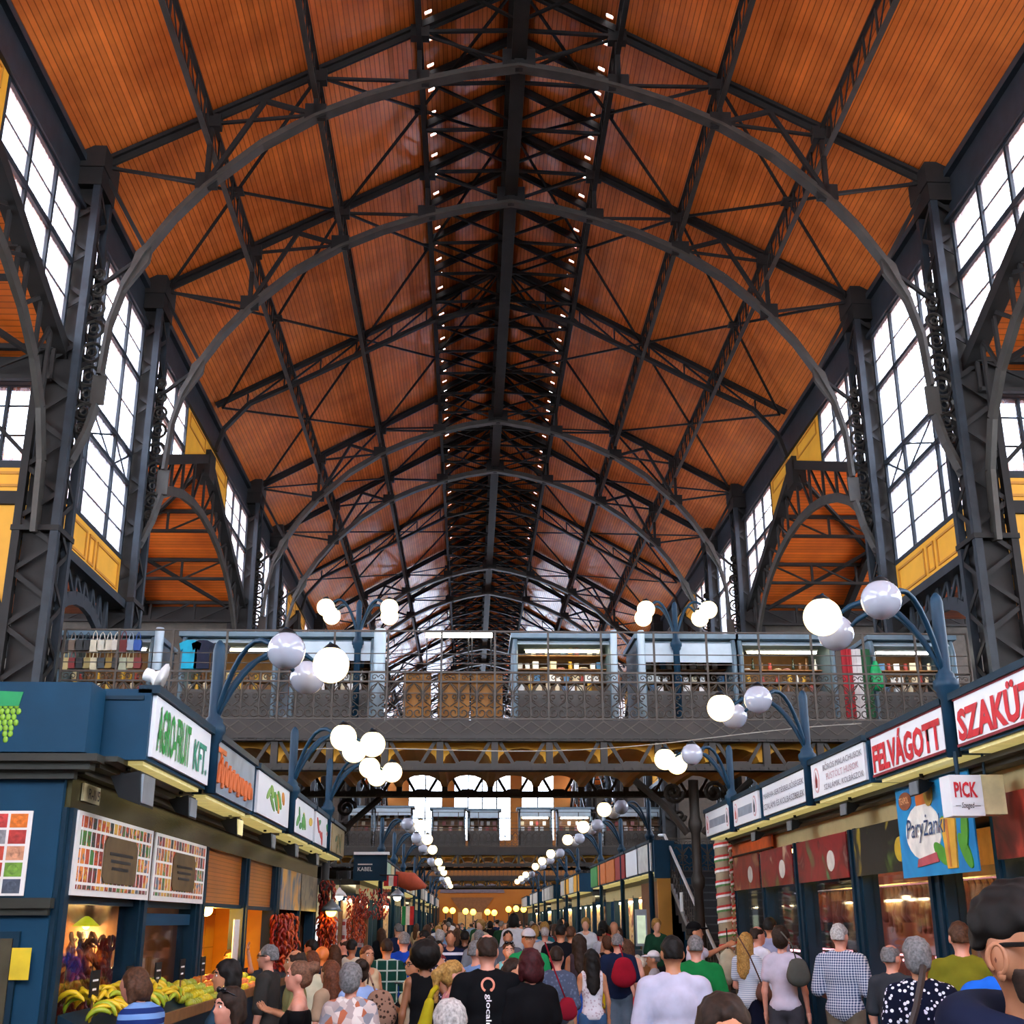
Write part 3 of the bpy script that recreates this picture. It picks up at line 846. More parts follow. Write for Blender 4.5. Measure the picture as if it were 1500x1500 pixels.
kiosk(934, 1080, 'shuttered kiosk on the right of the gap with white boxes', 0, True, ['carton', 'carton', 'carton', 'plate'], 3, 3)
kiosk(1084, 1225, 'yellow lit kiosk left of the tricolour flag with embroidery', 1, False, ['plate', 'jar', 'bottle'], 2, 4)
kiosk(1278, 1402, 'white lit kiosk right of the tricolour flag with bags', 2, False, ['jar', 'bottle', 'carton'], 2, 5)
kiosk(262, 405, 'clothes kiosk left of the lamp post with turquoise shirt', 1, False, ['jar'], 1, 6)
kiosk(78, 222, 'bag kiosk at the far left with rows of handbags', 2, False, ['jar'], 1, 7)
# wide pale pillars at kiosk ends
for i, (a, b) in enumerate(((546, 564), (222, 236), (895, 905), (935, 946))):
    p, q = atY(a, 1000, KY - .1), atY(b, 1000, KY - .1)
    MB().lathe([((q.x - p.x) / 2, 0), ((q.x - p.x) / 2, 1.86), ((q.x - p.x) / 2 * .8, 1.9)], 12, ((p.x + q.x) / 2, KY - .18, DECK)).obj('kiosk_pillar', SHUT, label=['pale pillar left of the gap with plywood boards', 'pale pillar right of the handbag kiosk', 'pale pillar right of the brightly lit kiosk', 'pale pillar left of the white box kiosk'][i], cat='pillar', group='pale kiosk pillars', smooth=True)
# hanging handbags
BAGC = ['5b1c1c', '1c1a1c', '6e5a48', '2a2622', '22201f', 'd8cdb0', 'd9d2bc', 'd5cbb4', 'dcd6c6', '6e1d1c', '8fa4b8', '1c4fa0', '241f22', 'b8a26a', '7a201c', '1a1718', '8d7a45', 'c9bc97', '3d4547', '9a7b35', '2b2a28', 'a8ad90', 'b4aa80', '7f1f18']
def handbag(p, col, w, h, label):
    t = thing('handbag', label, 'handbag', p, 'handbags hung at the bag kiosk')
    m = mat('leather_' + col, col, .5, 0, .15)
    MB().prism([(p[0] - w * .42, p[2]), (p[0] + w * .42, p[2]), (p[0] + w * .5, p[2] - h * .5), (p[0] + w * .4, p[2] - h), (p[0] - w * .4, p[2] - h), (p[0] - w * .5, p[2] - h * .5)], 'y', p[1] - .05, p[1] + .05).obj('body', m, t)
    MB().tube([(p[0] - w * .3, p[1], p[2] - .01), (p[0] - w * .2, p[1], p[2] + h * .55), (p[0], p[1], p[2] + h * .8), (p[0] + w * .2, p[1], p[2] + h * .55), (p[0] + w * .3, p[1], p[2] - .01)], .008, 4).obj('handle', m, t)
CN = {'5b1c1c': 'wine red', '1c1a1c': 'black', '6e5a48': 'taupe', '2a2622': 'charcoal', '22201f': 'black', 'd8cdb0': 'cream', 'd9d2bc': 'cream', 'd5cbb4': 'cream', 'dcd6c6': 'cream', '6e1d1c': 'dark red', '8fa4b8': 'pale blue', '1c4fa0': 'bright blue', '241f22': 'black', 'b8a26a': 'straw', '7a201c': 'red', '1a1718': 'black', '8d7a45': 'olive', 'c9bc97': 'beige', '3d4547': 'slate', '9a7b35': 'mustard', '2b2a28': 'charcoal', 'a8ad90': 'sage', 'b4aa80': 'khaki', '7f1f18': 'brick red'}
for i, c in enumerate(BAGC):
    row, j = divmod(i, 12)
    p = atY(86 + j * 10.6, 938 + row * 26, KY - .12)
    handbag(tuple(p), c, .15 + .03 * (i % 3 == 0), .2 + .04 * (i % 4 == 1), f'{CN[c]} handbag, {ORD[j].replace("nearest", "first")} from the left in the {["upper", "lower"][row]} row of the bag kiosk')
# turquoise and dark shirts on hangers
def hung_shirt(u, v, col, label, w=.42, h=.55, y=None):
    p = atY(u, v, y or KY - .14)
    x, z = p.x, p.z
    o = MB().prism([(x - w * .18, z), (x + w * .18, z), (x + w * .5, z - h * .12), (x + w * .42, z - h * .38), (x + w * .32, z - h * .3), (x + w * .34, z - h), (x - w * .34, z - h), (x - w * .32, z - h * .3), (x - w * .42, z - h * .38), (x - w * .5, z - h * .12)], 'y', p.y - .03, p.y + .03)
    o.obj('hung_shirt', mat('cotton_' + col, col, .85), label=label, cat='shirt', group='shirts hung at the clothes kiosk')
hung_shirt(280, 938, '19a5c4', 'turquoise shirt hung in the clothes kiosk')
hung_shirt(298, 938, '141b33', 'navy shirt hung right of the turquoise one')
hung_shirt(322, 942, '2b2b30', 'charcoal shirt hung beside the blue lamp post')
# flag and green bag
p = atY(1231, 955, KY - .2)
t = thing('flag', 'red white and green flag hanging between two kiosks', 'flag', (p.x, p.y, p.z))
for i, c in enumerate(('a8202a', 'd8d5d2', '1c5a34')):
    a = atY(1232 + i * 14, 960, KY - .2).x; b = atY(1246 + i * 14, 960, KY - .2).x
    mb = MB()
    for j in range(4):
        f0, f1 = j / 4, (j + 1) / 4
        mb.box(a + (b - a) * f0, a + (b - a) * f1 + .001, p.y - .02 + .02 * math.sin(j * 1.7 + i), p.y + .02 + .02 * math.sin(j * 1.7 + i), 5.35, 6.72)
    mb.obj('stripe', mat('flag_' + c, c, .8), t)
p = atY(1284, 990, KY - .25)
MB().tube([(p.x, p.y, p.z + .28), (p.x - .01, p.y, p.z + .1), (p.x + .02, p.y, p.z - .15), (p.x, p.y, p.z - .28)], [.04, .11, .13, .07], 8).obj('green_bundle', mat('bright_green_plastic', '12a15a', .4), label='bright green bundle hung beside the flag', cat='bag', smooth=True)
# tube lights hung over the gap
for i, (a, b) in enumerate(((624, 688), (690, 721))):
    p, q = atY(a, 931, YBR + 2.4), atY(b, 931, YBR + 2.4)
    t = thing('hanging_tube_light', f'{["left", "right"][i]} white fluorescent tube over the bridge gap', 'light', (p.x, p.y, p.z), 'tubes over the bridge gap')
    MB().tube([p, (q.x, p.y, p.z)], .04, 8).obj('tube', TUBEW, t)
    MB().box(p.x, q.x, p.y - .05, p.y + .05, p.z + .05, p.z + .09).obj('fitting', WHITE, t)
    for x in (p.x + .02, q.x - .02): MB().tube([(x, p.y + .06, DECK), (x, p.y + .06, p.z + .09)], .014, 6).obj('post', IRON, t)
# kiosks on the second bridge
YB2 = Y0 + 2 * PER + .3
def far_kiosk(ua, ub, vt, label, tube, i):
    y = YB2 + 1.0
    x0 = atY(ua, 1200, y).x; x1 = atY(ub, 1200, y).x; z1 = min(7.6, atY(700, vt, y).z)
    t = thing('kiosk', label, 'kiosk', ((x0 + x1) / 2, y, DECK), 'kiosks on the second footbridge')
    MB().box(x0, x1, y + 1, y + 1.05, DECK, z1).obj('back_panel', WOODS, t)
    for x in (x0, x1 - .08): MB().box(x, x + .08, y, y + 1, DECK, z1).obj('side_panel', KGREY, t)
    MB().box(x0 - .1, x1 + .1, y - .1, y + 1.1, z1 - .05, z1 + .05).obj('roof', KGREY, t)
    MB().box(x0, x1, y, y + .05, z1 - .4, z1 - .05).obj('roller_shutter', SHUT, t)
    MB().box(x0, x1, y, y + .5, DECK, 6.0).obj('counter', KDARK, t)
    for z in (6.3, 6.65): MB().box(x0 + .08, x1 - .08, y + .6, y + .9, z - .03, z).obj('shelf', WOODS, t)
    if tube: MB().tube([(x0 + .2, y + .2, z1 - .45), (x1 - .2, y + .2, z1 - .45)], .05, 6).obj('tube_light', TUBEW, t)
    rnd = random.Random(i)
    for z in (6.0, 6.3, 6.65):
        x = x0 + .2
        while x < x1 - .2:
            mi = rnd.choice([0, 0, 1, 3, 4, 6])
            g = link('carton', goods('carton', mi), None, label=f'{CARD[mi].name.split("_")[0]} package on a shelf in the {label.split(" on ")[0]}', cat='package', group='packages on the second footbridge')
            g.location = (x, y + .7 if z > 6.05 else y + .25, z); g.scale = (1.6, 1.6, 1.6)
            x += rnd.uniform(.25, .5)
for i, a in enumerate([(510, 546, 1182, 'leftmost grey kiosk on the second footbridge', 0), (548, 604, 1182, 'second kiosk from the left on the second footbridge', 0), (632, 682, 1184, 'third kiosk from the left on the second footbridge', 0), (686, 732, 1186, 'fourth kiosk from the left on the second footbridge', 0), (760, 809, 1184, 'red marked kiosk right of the middle on the second footbridge', 1), (816, 868, 1184, 'sixth kiosk from the left on the second footbridge', 1), (885, 972, 1184, 'rightmost wide kiosk on the second footbridge', 0)]): far_kiosk(*a, i)
# slack cable across the hall
a, b = atY(436, 1098, 19.9), atY(1262, 1060, 19.3)
pts = []
for i in range(25):
    f = i / 24; p = a.lerp(b, f); p.z -= .22 * math.sin(math.pi * f) ** 2 * 1.0
    pts.append(p)
MB().tube(pts, .008, 4).obj('cable', mat('pale_cable', 'a09a90', .6), label='thin pale cable strung across the hall below the footbridge', cat='cable')
# ================================================================ lamp posts
GLOFF = mat('opal_globe_unlit', 'a4a8b4', .12, 0, .03, 2, coat=.6)
GLON = mat('opal_globe_lit', 'fff3d6', .3, emit=2.0, ecol='ffdf9c')
def lamp(x, y, zg, s, lit, label, four=False, group='globe lamps over the stalls', base=None):
    """post on the stall line; arms swing toward the aisle (s = +1: aisle lies at +x)"""
    t = thing('street_lamp', label, 'lamp', (x, y, zg - 1.2), group)
    z0 = zg - 1.2
    zb = 0 if base is None else base - z0
    if base is None: zb = -z0
    MB().lathe([(.062, zb), (.062, .46), (.09, .5), (.09, .53), (.112, .56), (.112, .62), (.082, .65), (.082, .68), (.056, .71), (.056, 1.34), (.045, 1.39), (.015, 1.43)], 12, (x, y, z0)).obj('post', LAMPB, t, True)
    dirs = [(.72, -.6), (1.05, 0), (.75, .6)] if not four else [(-.6, -.3), (-.56, .35), (.6, -.3), (.56, .35)]
    for i, (dx, dy) in enumerate(dirs):
        dx *= s
        pts = []
        for j in range(11):
            f = j / 10; a = math.pi * f
            pts.append((x + dx * (f ** 1.2), y + dy * (f ** 1.2), zg - .56 + (.71 if not four else .75) * math.sin(min(a * .78, math.pi))))
        e = pts[-1]
        pts[-1] = (e[0], e[1], zg + .21)
        ar = MB().tube(pts, .026, 6).obj('arm', LAMPB, t, True)
        MB().lathe([(.045, .195), (.082, .16), (.082, .13)], 10, (e[0], e[1], zg)).obj('cap', BLACK, ar, True)
        MB().ball((e[0], e[1], zg), .17, 24, 16).obj('globe', GLON if i in lit else GLOFF, ar, True)
    return t
XL, XR = -3.306, 3.294
lamp(XL + .02, 10.89, 4.05, 1, (1,), 'nearest lamp on the left with one lit globe of three', base=2.86)
lamp(XL + .02, 15.92, 4.03, 1, (0, 1, 2), 'second lamp on the left, all three globes lit', base=2.86)
lamp(XL + .02, 20.1, 4.16, 1, (0, 1, 2), 'third lamp on the left, three glowing globes before the footbridge', base=2.86)
lamp(XR - .02, 10.1, 4.34, -1, (1,), 'nearest lamp on the right with one lit globe of three', base=3.1)
lamp(XR - .02, 14.57, 4.3, -1, (1,), 'second lamp on the right with one lit globe of three', base=3.1)
lamp(XR - .02, 19.0, 4.24, -1, (1, 2), 'third lamp on the right with two lit globes, before the footbridge', base=3.1)
for i, (ya, yb) in enumerate(((33.0, 28.1), (38.6, 33.4), (44.2, 38.8), (53.5, 47), (59, 52.6), (65, 58), (76, 68), (82, 74), (90, 80))):
    lamp(XL, ya, 4.26, 1, (1,), f'{ORD[i + 3]} lamp on the left in the receding row')
    lamp(XR, yb, 4.26, -1, (1,), f'{ORD[i + 3]} lamp on the right in the receding row')
for u, nm in ((526, 'left'), (988, 'right')):
    p = atY(u, 895, YBR + 1.0)
    t = lamp(p.x, p.y, 7.42, 1, (0, 1, 2, 3), f'four-globe lamp standing on the {nm} half of the footbridge', True, 'four-globe lamps on the footbridge', DECK)
# ================================================================ market stalls
def mat_print(name, n, pal, gap=.12, bg='efece6', axes=('Y', 'Z'), aspect=1.0, seed=0.):
    """flat printed sheet: rows of small pictures in mixed colours on a pale ground"""
    m, nt, b = newmat(name); N = nt.nodes; L = nt.links
    tc = N.new('ShaderNodeTexCoord'); sp = N.new('ShaderNodeSeparateXYZ'); L.new(tc.outputs['Object'], sp.inputs[0])
    outs = []
    for i, a in enumerate(axes):
        mu = N.new('ShaderNodeMath'); mu.operation = 'MULTIPLY_ADD'; mu.inputs[1].default_value = n * (1 if i == 0 else aspect); mu.inputs[2].default_value = seed
        L.new(sp.outputs['XYZ'.index(a)], mu.inputs[0])
        f = N.new('ShaderNodeMath'); f.operation = 'FRACT'; L.new(mu.outputs[0], f.inputs[0])
        fl = N.new('ShaderNodeMath'); fl.operation = 'FLOOR'; L.new(mu.outputs[0], fl.inputs[0])
        pp = N.new('ShaderNodeMath'); pp.operation = 'PINGPONG'; pp.inputs[1].default_value = .5; L.new(f.outputs[0], pp.inputs[0])
        gt = N.new('ShaderNodeMath'); gt.operation = 'GREATER_THAN'; gt.inputs[1].default_value = gap; L.new(pp.outputs[0], gt.inputs[0])
        outs.append((fl, gt))
    cb = N.new('ShaderNodeCombineXYZ'); L.new(outs[0][0].outputs[0], cb.inputs[0]); L.new(outs[1][0].outputs[0], cb.inputs[1])
    wn = N.new('ShaderNodeTexWhiteNoise'); L.new(cb.outputs[0], wn.inputs['Vector'])
    nz = N.new('ShaderNodeTexNoise'); nz.inputs['Scale'].default_value = n * 2.2; L.new(tc.outputs['Object'], nz.inputs['Vector'])
    ad = N.new('ShaderNodeMath'); ad.operation = 'MULTIPLY_ADD'; ad.inputs[1].default_value = .35; L.new(nz.outputs['Fac'], ad.inputs[0])
    s2 = N.new('ShaderNodeMath'); s2.operation = 'MULTIPLY'; s2.inputs[1].default_value = .82; L.new(wn.outputs['Value'], s2.inputs[0]); L.new(s2.outputs[0], ad.inputs[2])
    rp = N.new('ShaderNodeValToRGB'); rp.color_ramp.interpolation = 'CONSTANT'
    while len(rp.color_ramp.elements) < len(pal): rp.color_ramp.elements.new(.5)
    for i, c in enumerate(pal): rp.color_ramp.elements[i].position = i / len(pal) * 1.05; rp.color_ramp.elements[i].color = (*lin(c), 1)
    L.new(ad.outputs[0], rp.inputs['Fac'])
    mu = N.new('ShaderNodeMath'); mu.operation = 'MULTIPLY'; L.new(outs[0][1].outputs[0], mu.inputs[0]); L.new(outs[1][1].outputs[0], mu.inputs[1])
    mx = N.new('ShaderNodeMix'); mx.data_type = 'RGBA'; L.new(mu.outputs[0], mx.inputs['Factor']); mx.inputs['A'].default_value = (*lin(bg), 1); L.new(rp.outputs['Color'], mx.inputs['B'])
    L.new(mx.outputs['Result'], b.inputs['Base Color']); b.inputs['Roughness'].default_value = .45
    return m
def mat_blotch(name, pal, scale=3., rough=.4, seed=0.):
    """printed picture with soft patches of colour"""
    m, nt, b = newmat(name); N = nt.nodes; L = nt.links
    tc = N.new('ShaderNodeTexCoord'); mp = N.new('ShaderNodeMapping'); mp.inputs['Location'].default_value = (seed, seed * .7, seed * 1.3); L.new(tc.outputs['Object'], mp.inputs[0])
    nz = N.new('ShaderNodeTexNoise'); nz.inputs['Scale'].default_value = scale; nz.inputs['Detail'].default_value = 2.5; nz.inputs['Distortion'].default_value = .8
    L.new(mp.outputs[0], nz.inputs['Vector'])
    rp = N.new('ShaderNodeValToRGB')
    while len(rp.color_ramp.elements) < len(pal): rp.color_ramp.elements.new(.5)
    for i, c in enumerate(pal): rp.color_ramp.elements[i].position = .28 + .44 * i / max(1, len(pal) - 1); rp.color_ramp.elements[i].color = (*lin(c), 1)
    L.new(nz.outputs['Fac'], rp.inputs['Fac']); L.new(rp.outputs['Color'], b.inputs['Base Color']); b.inputs['Roughness'].default_value = rough
    return m
OLIVE = mat('brassy_olive_frieze', '4d4728', .25, .5, .15, 2, .05)
CORN = mat('dark_olive_cornice', '2c2b21', .5, .15, .15)
CREAMB = mat('cream_frieze', 'b9a878', .5, 0, .08)
SOFFIT = mat('lit_soffit_panel', 'cfc79a', .5, emit=.3, ecol='f0dc86')  # weak emission stands in for stall light on the soffits; also lit floodlight lens
SIGNW = mat('white_sign_face', 'e8ebee', .4, 0, .03, 2)
AMBER = mat_slats('amber_roller_slats', 'c06a12', 'Z', .045, .35)
TILEO = mat('orange_wall_tiles', 'e8960c', .35, 0, .06)
WARMB = mat('warm_brown_interior', '6b3f1c', .7, 0, .2)
DARKI = mat('dark_stall_interior', '2a1d14', .7)
BULB = mat('bare_bulb', 'fff0c0', .3, emit=40, ecol='ffc760')
FGREEN = mat('green_lettering', '0f8a34', .5); FRED = mat('red_lettering', 'c4202c', .5); FORANGE = mat('orange_lettering', 'd0672c', .5)
FBLK = mat('black_lettering', '1a1a1c', .5); FPINK = mat('faded_pink_lettering', 'b98f98', .5); FGREYT = mat('faded_grey_lettering', '6d6a74', .5); FWHITE = mat('white_lettering', 'f0f0f0', .5)
MAROON = mat('maroon_sign_edge', '7c1524', .5)
def sign_box(s, xs, y0, y1, z0, z1, label, face=SIGNW, edge=TEAL, depth=.45, group=None):
    t = thing('sign_box', label, 'sign', (xs, (y0 + y1) / 2, z0), group or f'sign boxes over the {SIDE[s]} stalls')
    d = -s                               # toward the aisle
    MB().box(*sorted((xs, xs - d * depth)), y0, y1, z0, z1).obj('case', edge, t)
    MB().box(*sorted((xs + d * .0, xs + d * .03)), y0 + .05, y1 - .05, z0 + .03, z1 - .04).obj('sign_face', face, t)
    MB().box(*sorted((xs - d * .1, xs + d * .06)), y0, y1, z1 - .03, z1 + .03).obj('top_edge', NAVY, t)
    MB().box(*sorted((xs - d * .04, xs - d * .44)), y0 + .08, y1 - .08, z0 - .03, z0).obj('light_panel', SOFFIT, t)  # no lamp: soffit glows in place of light thrown up at it
    return t
def stext(t, s, xs, y0, y1, z0, z1, st, m, bold=.02, name='lettering'):
    """lettering on an aisle-facing face; spans y0..y1, z0..z1"""
    f_ = [c for c in t.children if c.name.startswith('sign_face')]; t = f_[0] if f_ else t
    if s < 0: return text(name, st, t, (xs + .032, y0, z0), (0, 1, 0), (0, 0, 1), y1 - y0, z1 - z0, m, bold)
    return text(name, st, t, (xs - .032, y1, z0), (0, -1, 0), (0, 0, 1), y1 - y0, z1 - z0, m, bold)
def flood(p, d, label, lit=False, big=1.0):
    """floodlight hung under a sign box, facing direction d along x"""
    t = thing('floodlight', label, 'floodlight', p, 'floodlights under the signs')
    x, y, z = p
    w = .2 * big
    MB().prism([(x - d * .02, z - .06), (x + d * .2 * big, z - .02), (x + d * .22 * big, z - .28 * big), (x + d * .05, z - .22 * big)], 'y', y - w, y + w).obj('housing', BLACK, t)
    MB().tube([(x + d * .05, y, z + .18), (x + d * .05, y, z)], .02, 6).box(x - .015 + d * .05, x + .015 + d * .05, y - w * .8, y + w * .8, z - .06, z - .03).obj('bracket', BLACK, t)
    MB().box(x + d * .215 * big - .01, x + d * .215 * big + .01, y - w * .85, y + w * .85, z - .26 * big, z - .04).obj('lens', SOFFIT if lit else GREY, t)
    return t
def glow(t, p, watts, col, r=.08):
    l = bpy.data.lights.new('lamp_light', 'POINT'); l.energy = watts; l.color = lin(col); l.shadow_soft_size = r
    o = bpy.data.objects.new('lamp_light', l); COL.objects.link(o); o.location = p
    o.parent = t; o.matrix_parent_inverse = Matrix.Translation(-t.location)
# ---------------------------------------------------------------- left row, first block
WL = -3.794
LY = [8.587, 10.8, 13.05, 15.712, 18.225, 20.625, 22.875]
names = ['corner fruit stall with blue posts and banana counter', 'fruit stall bay with tiled orange wall behind the counter', 'far stall bay at the end of the first left row with hanging garlands']
def left_stall(y0, y1, label, back, posts, zc=1.05):
    t = thing('market_stall', label, 'stall', (WL, (y0 + y1) / 2, 0), 'stalls in the left row')
    MB().box(-6.381, -6.306, y0, y1, 0, 2.763).obj('back_wall', back, t)
    MB().box(-6.381, WL, y0, y1, 2.763, 2.838).obj('ceiling_panel', DARKI, t)
    MB().box(WL - .12, WL + .04, y0, y1, 2.53, 2.777).obj('frieze', OLIVE, t)
    MB().box(WL - .1, WL + .12, y0, y1, 2.763, 2.808).box(WL - .1, WL + .22, y0, y1, 2.808, 2.853).box(WL - .1, WL + .34, y0, y1, 2.853, 2.89).obj('cornice', CORN, t)
    for y in posts: MB().box(WL - .14, WL + .03, y - .11, y + .11, 0, 2.53).box(WL - .02, WL + .06, y - .05, y + .05, .2, 2.53).obj('post', NAVY, t)
    MB().box(WL - .14, WL, y0, y1, 0, zc).obj('plinth', NAVY, t)
    return t
s1 = left_stall(LY[0], LY[2], names[0], WARMB, (8.67, 10.8, 12.997))
s2 = left_stall(LY[2], LY[4], names[1], TILEO, (13.163, 15.712, 18.15), 1.0)
s3 = left_stall(LY[4], LY[6], names[2], WARMB, (18.3, 20.625, 22.8), 1.0)
MB().box(-6.3, WL - .14, 13.0, 13.08, 0, 2.76).obj('partition', WARMB, s1)
MB().box(-6.3, WL - .14, 18.15, 18.22, 0, 2.76).obj('partition', TILEO, s2)
MB().box(-6.3, WL - .05, 22.78, 22.86, 0, 2.76).obj('partition', WARMB, s3)
# near end wall of the corner stall
MB().box(-6.381, WL - .0, 8.535, 8.61, 0, 2.763).obj('end_wall', TEAL, s1)
MB().box(-6.456, WL + .08, 8.475, 8.55, 2.718, 2.777).box(-6.456, WL + .2, 8.415, 8.55, 2.777, 2.83).box(-6.456, WL + .26, 8.37, 8.55, 2.83, 2.882).obj('end_cornice', CORN, s1)
MB().box(-6.381, WL + .02, 8.46, 8.55, 1.847, 1.915).box(-6.381, WL + .0, 8.49, 8.55, 1.802, 1.847).obj('end_ledge', CORN, s1)
MB().box(-6.381, -3.966, 8.498, 8.527, .3, 1.698).obj('end_window_frame', NAVY, s1)
MB().box(-6.306, -4.004, 8.482, 8.505, .35, 1.653).obj('end_window', mat('smoky_end_glass', '4b4636', .2), s1)
p = atY(30, 1400, 8.475)
MB().box(p.x - .06, p.x + .07, 8.471, 8.475, 1.39, 1.593).obj('notice', mat('yellow_notice', 'd6b91e', .6), label='small yellow notice stuck on the corner stall window', cat='notice')
# panes and headers of the corner stall
for i, (a, b) in enumerate(((8.745, 10.725), (10.875, 12.915))):
    MB().box(WL - .08, WL - .07, a, b, 1.05, 1.938).obj('pane', CLEAR, s1)
    MB().box(WL - .1, WL - .02, a, b, 1.885, 1.938).obj('header_bar', NAVY, s1)
MB().box(WL - .12, WL - .02, 10.875, 12.915, 1.728, 1.833).obj('header_bar', TEAL, s1)
FRUITP = mat_print('fruit_picture_sheet', 9.2, ['b3261e', 'e0761c', '3f7a2a', '7d1f2b', 'd8a83a', 'c44a1c', '2d3a30', '8a2a22', 'e58a2a', '5d6a78'], .08, aspect=.86)
POSTW = mat('white_poster_paper', 'e6e2da', .5, 0, .04)
PLANK = mat('print_wood_plaque', '5f4a2a', .6, 0, .25, 6)
for i, (a, b) in enumerate(((8.7, 10.785), (10.875, 12.997))):
    t = thing('fruit_poster', f'{["nearer", "farther"][i]} fruit picture banner with a brown plaque over the corner stall', 'poster', (WL + .05, (a + b) / 2, 1.938), 'fruit banners on the corner stall')
    t = MB().box(WL + .06, WL + .075, a, b, 1.938, 2.522).obj('sheet', POSTW, t)
    MB().box(WL + .075, WL + .08, a + .08, b - .08, 1.982, 2.493).obj('pictures', FRUITP, t)
    c = (a + b) / 2 + .07
    MB().prism([(c - .465, 2.088), (c - .41, 2.042), (c + .41, 2.042), (c + .465, 2.088), (c + .465, 2.328), (c + .39, 2.388), (c - .39, 2.388), (c - .465, 2.328)], 'x', WL + .08, WL + .09).obj('plaque', PLANK, t)
    for j in range(3): MB().box(WL + .09, WL + .093, c - .32 + .04 * j, c + .32 - .05 * j, 2.252 - j * .055, 2.275 - j * .055).obj('print_line', FBLK, t)
# poster on the end wall: white sheet with a grid of fruit pictures
t = thing('fruit_poster', 'white poster with a grid of fruit photographs on the blue end wall', 'poster', (-4.356, 8.52, 1.938))
t = MB().box(-5.181, -3.981, 8.516, 8.527, 1.93, 2.5).obj('sheet', POSTW, t)
pc_ = ['d9711a', 'c23a34', 'b0342c', '8b8b8b', 'c98e6a', 'b8402c', '6f9a34', 'b43a22', '4a5360', '9a8668']
for i in range(5):
    for j in range(4):
        cx = -4.071 - j * .139; cz = 2.433 - i * .11
        c = pc_[(i * 2 + j) % 10]
        MB().box(cx - .06, cx + .06, 8.514, 8.517, cz - .047, cz + .047).obj('picture', mat('print_' + c, c, .5, 0, .3, 20), t)
        MB().prism([(cx + .038 * math.cos(q), cz + .034 * math.sin(q)) for q in [i_ * math.pi / 6 for i_ in range(12)]], 'y', 8.512, 8.515).obj('fruit_print', mat('print_light_' + c, c, .5, 0, .45, 30), t)
# fascia boxes facing the viewer
t = thing('fascia_box', 'dark blue fascia box with painted green grapes at the left edge', 'sign', (-5.106, 8.4, 2.882))
MB().box(-9, -3.621, 8.363, 8.7, 2.89, 3.385).obj('case', TEAL, t)
GRAPE = mat('grape_green', '7fae2c', .5); GLEAF = mat('grape_leaf_green', '0f8a4c', .5)
rows = [5, 5, 4, 4, 3, 2, 1]
for r, n in enumerate(rows):
    for j in range(n):
        p = atY(8 + (j - n / 2) * 8.2 + (r % 2) * 3 + 4, 1034 + r * 8.2, 8.363)
        MB().ball(p, .024, 8, 6, (.8, .3, 1)).obj('grape', GRAPE, t, True)
p = atY(2, 1024, 8.363); MB().prism([(p.x - .15, p.z - .05), (p.x + .13, p.z - .05), (p.x + .15, p.z + .05), (p.x - .1, p.z + .06)], 'y', 8.355, 8.363).obj('leaf', GLEAF, t)
# sign boxes
g = sign_box(-1, XL, 8.775, 10.815, 2.89, 3.415, 'white sign box reading AGRO-FRUIT KFT. in green letters', depth=.75)
stext(g, -1, XL, 8.91, 9.975, 2.973, 3.317, 'AGRO-FRUIT', FGREEN, .025)
stext(g, -1, XL, 10.125, 10.65, 2.987, 3.243, 'KFT.', mat('teal_lettering', '0a8a70', .5), .02)
MB().box(XL - .73, XL - .05, 8.76, 8.783, 3.333, 3.362).obj('end_trim', NAVY, g)
GREYB = mat_blotch('weathered_grey_blue', ['6b7a88', '8798a6', '5d6670'], 2)
g = sign_box(-1, XL, 10.965, 13.125, 2.868, 3.415, 'grey blue sign box with orange brush lettering on the left', face=GREYB)
for i in range(9):
    y = 11.137 + i * .2; MB().tube([(XL + .033, y, 2.987 - (i % 2) * .03), (XL + .033, y + .04, 3.152), (XL + .033, y + .12, 3.228 - .015 * i), (XL + .033, y + .15, 3.002)], .026, 5).obj('brush_stroke', FORANGE, g)
MB().box(XL + .03, XL + .04, 11.1, 11.475, 3.272, 3.317).box(XL + .03, XL + .04, 11.235, 11.295, 3.062, 3.287).obj('brush_stroke', FORANGE, g)
def veg_sign(y0, y1, label, cols, base=SIGNW):
    g = sign_box(-1, XL, y0, y1, 2.882, 3.415, label, face=base)
    rnd = random.Random(int(y0 * 10))
    for i in range(7):
        c = cols[i % len(cols)]; y = y0 + .3 + (y1 - y0 - .6) * rnd.random(); z = 3.002 + .24 * rnd.random(); a = rnd.random() * 3
        r1, r2 = .12 + .1 * rnd.random(), .04 + .04 * rnd.random()
        MB().prism([(y + r1 * math.cos(q) * math.cos(a) - r2 * math.sin(q) * math.sin(a), z + (r1 * math.cos(q) * math.sin(a) + r2 * math.sin(q) * math.cos(a)) * .8) for q in [k * math.pi / 5 for k in range(10)]], 'x', XL + .03, XL + .036 + i * .0006).obj('leaf_print', mat('print_' + c, c, .5), g)
veg_sign(13.29, 15.75, 'pale sign box with green leaves and a carrot print', ['5e9a3c', 'd68a2a', '86b050'])
veg_sign(16.087, 18.3, 'pale sign box with green leaves and yellow squash print', ['4f9a3a', 'd9b83a', '2f7f3a'])
veg_sign(18.45, 20.663, 'pale sign box with red flower print, fifth on the left', ['c23028', '2f8a4a', 'd88a80'])
veg_sign(20.775, 22.875, 'small beige sign box at the end of the first left row', ['8a7a4a', '4a6a4a'], mat('beige_sign', 'a89468', .5))
pl_ = thing('stall_number', 'small cream plate reading R-II/5 at the stall corner', 'plate', (WL + .05, 8.925, 2.612))
p0, p1 = atX(108, 1183, WL + .06), atX(133, 1158, WL + .06)
MB().box(WL + .045, WL + .06, 8.79, 9.188, 2.598, 2.725).obj('plate', mat('cream_plate', 'cfc59a', .5), pl_)
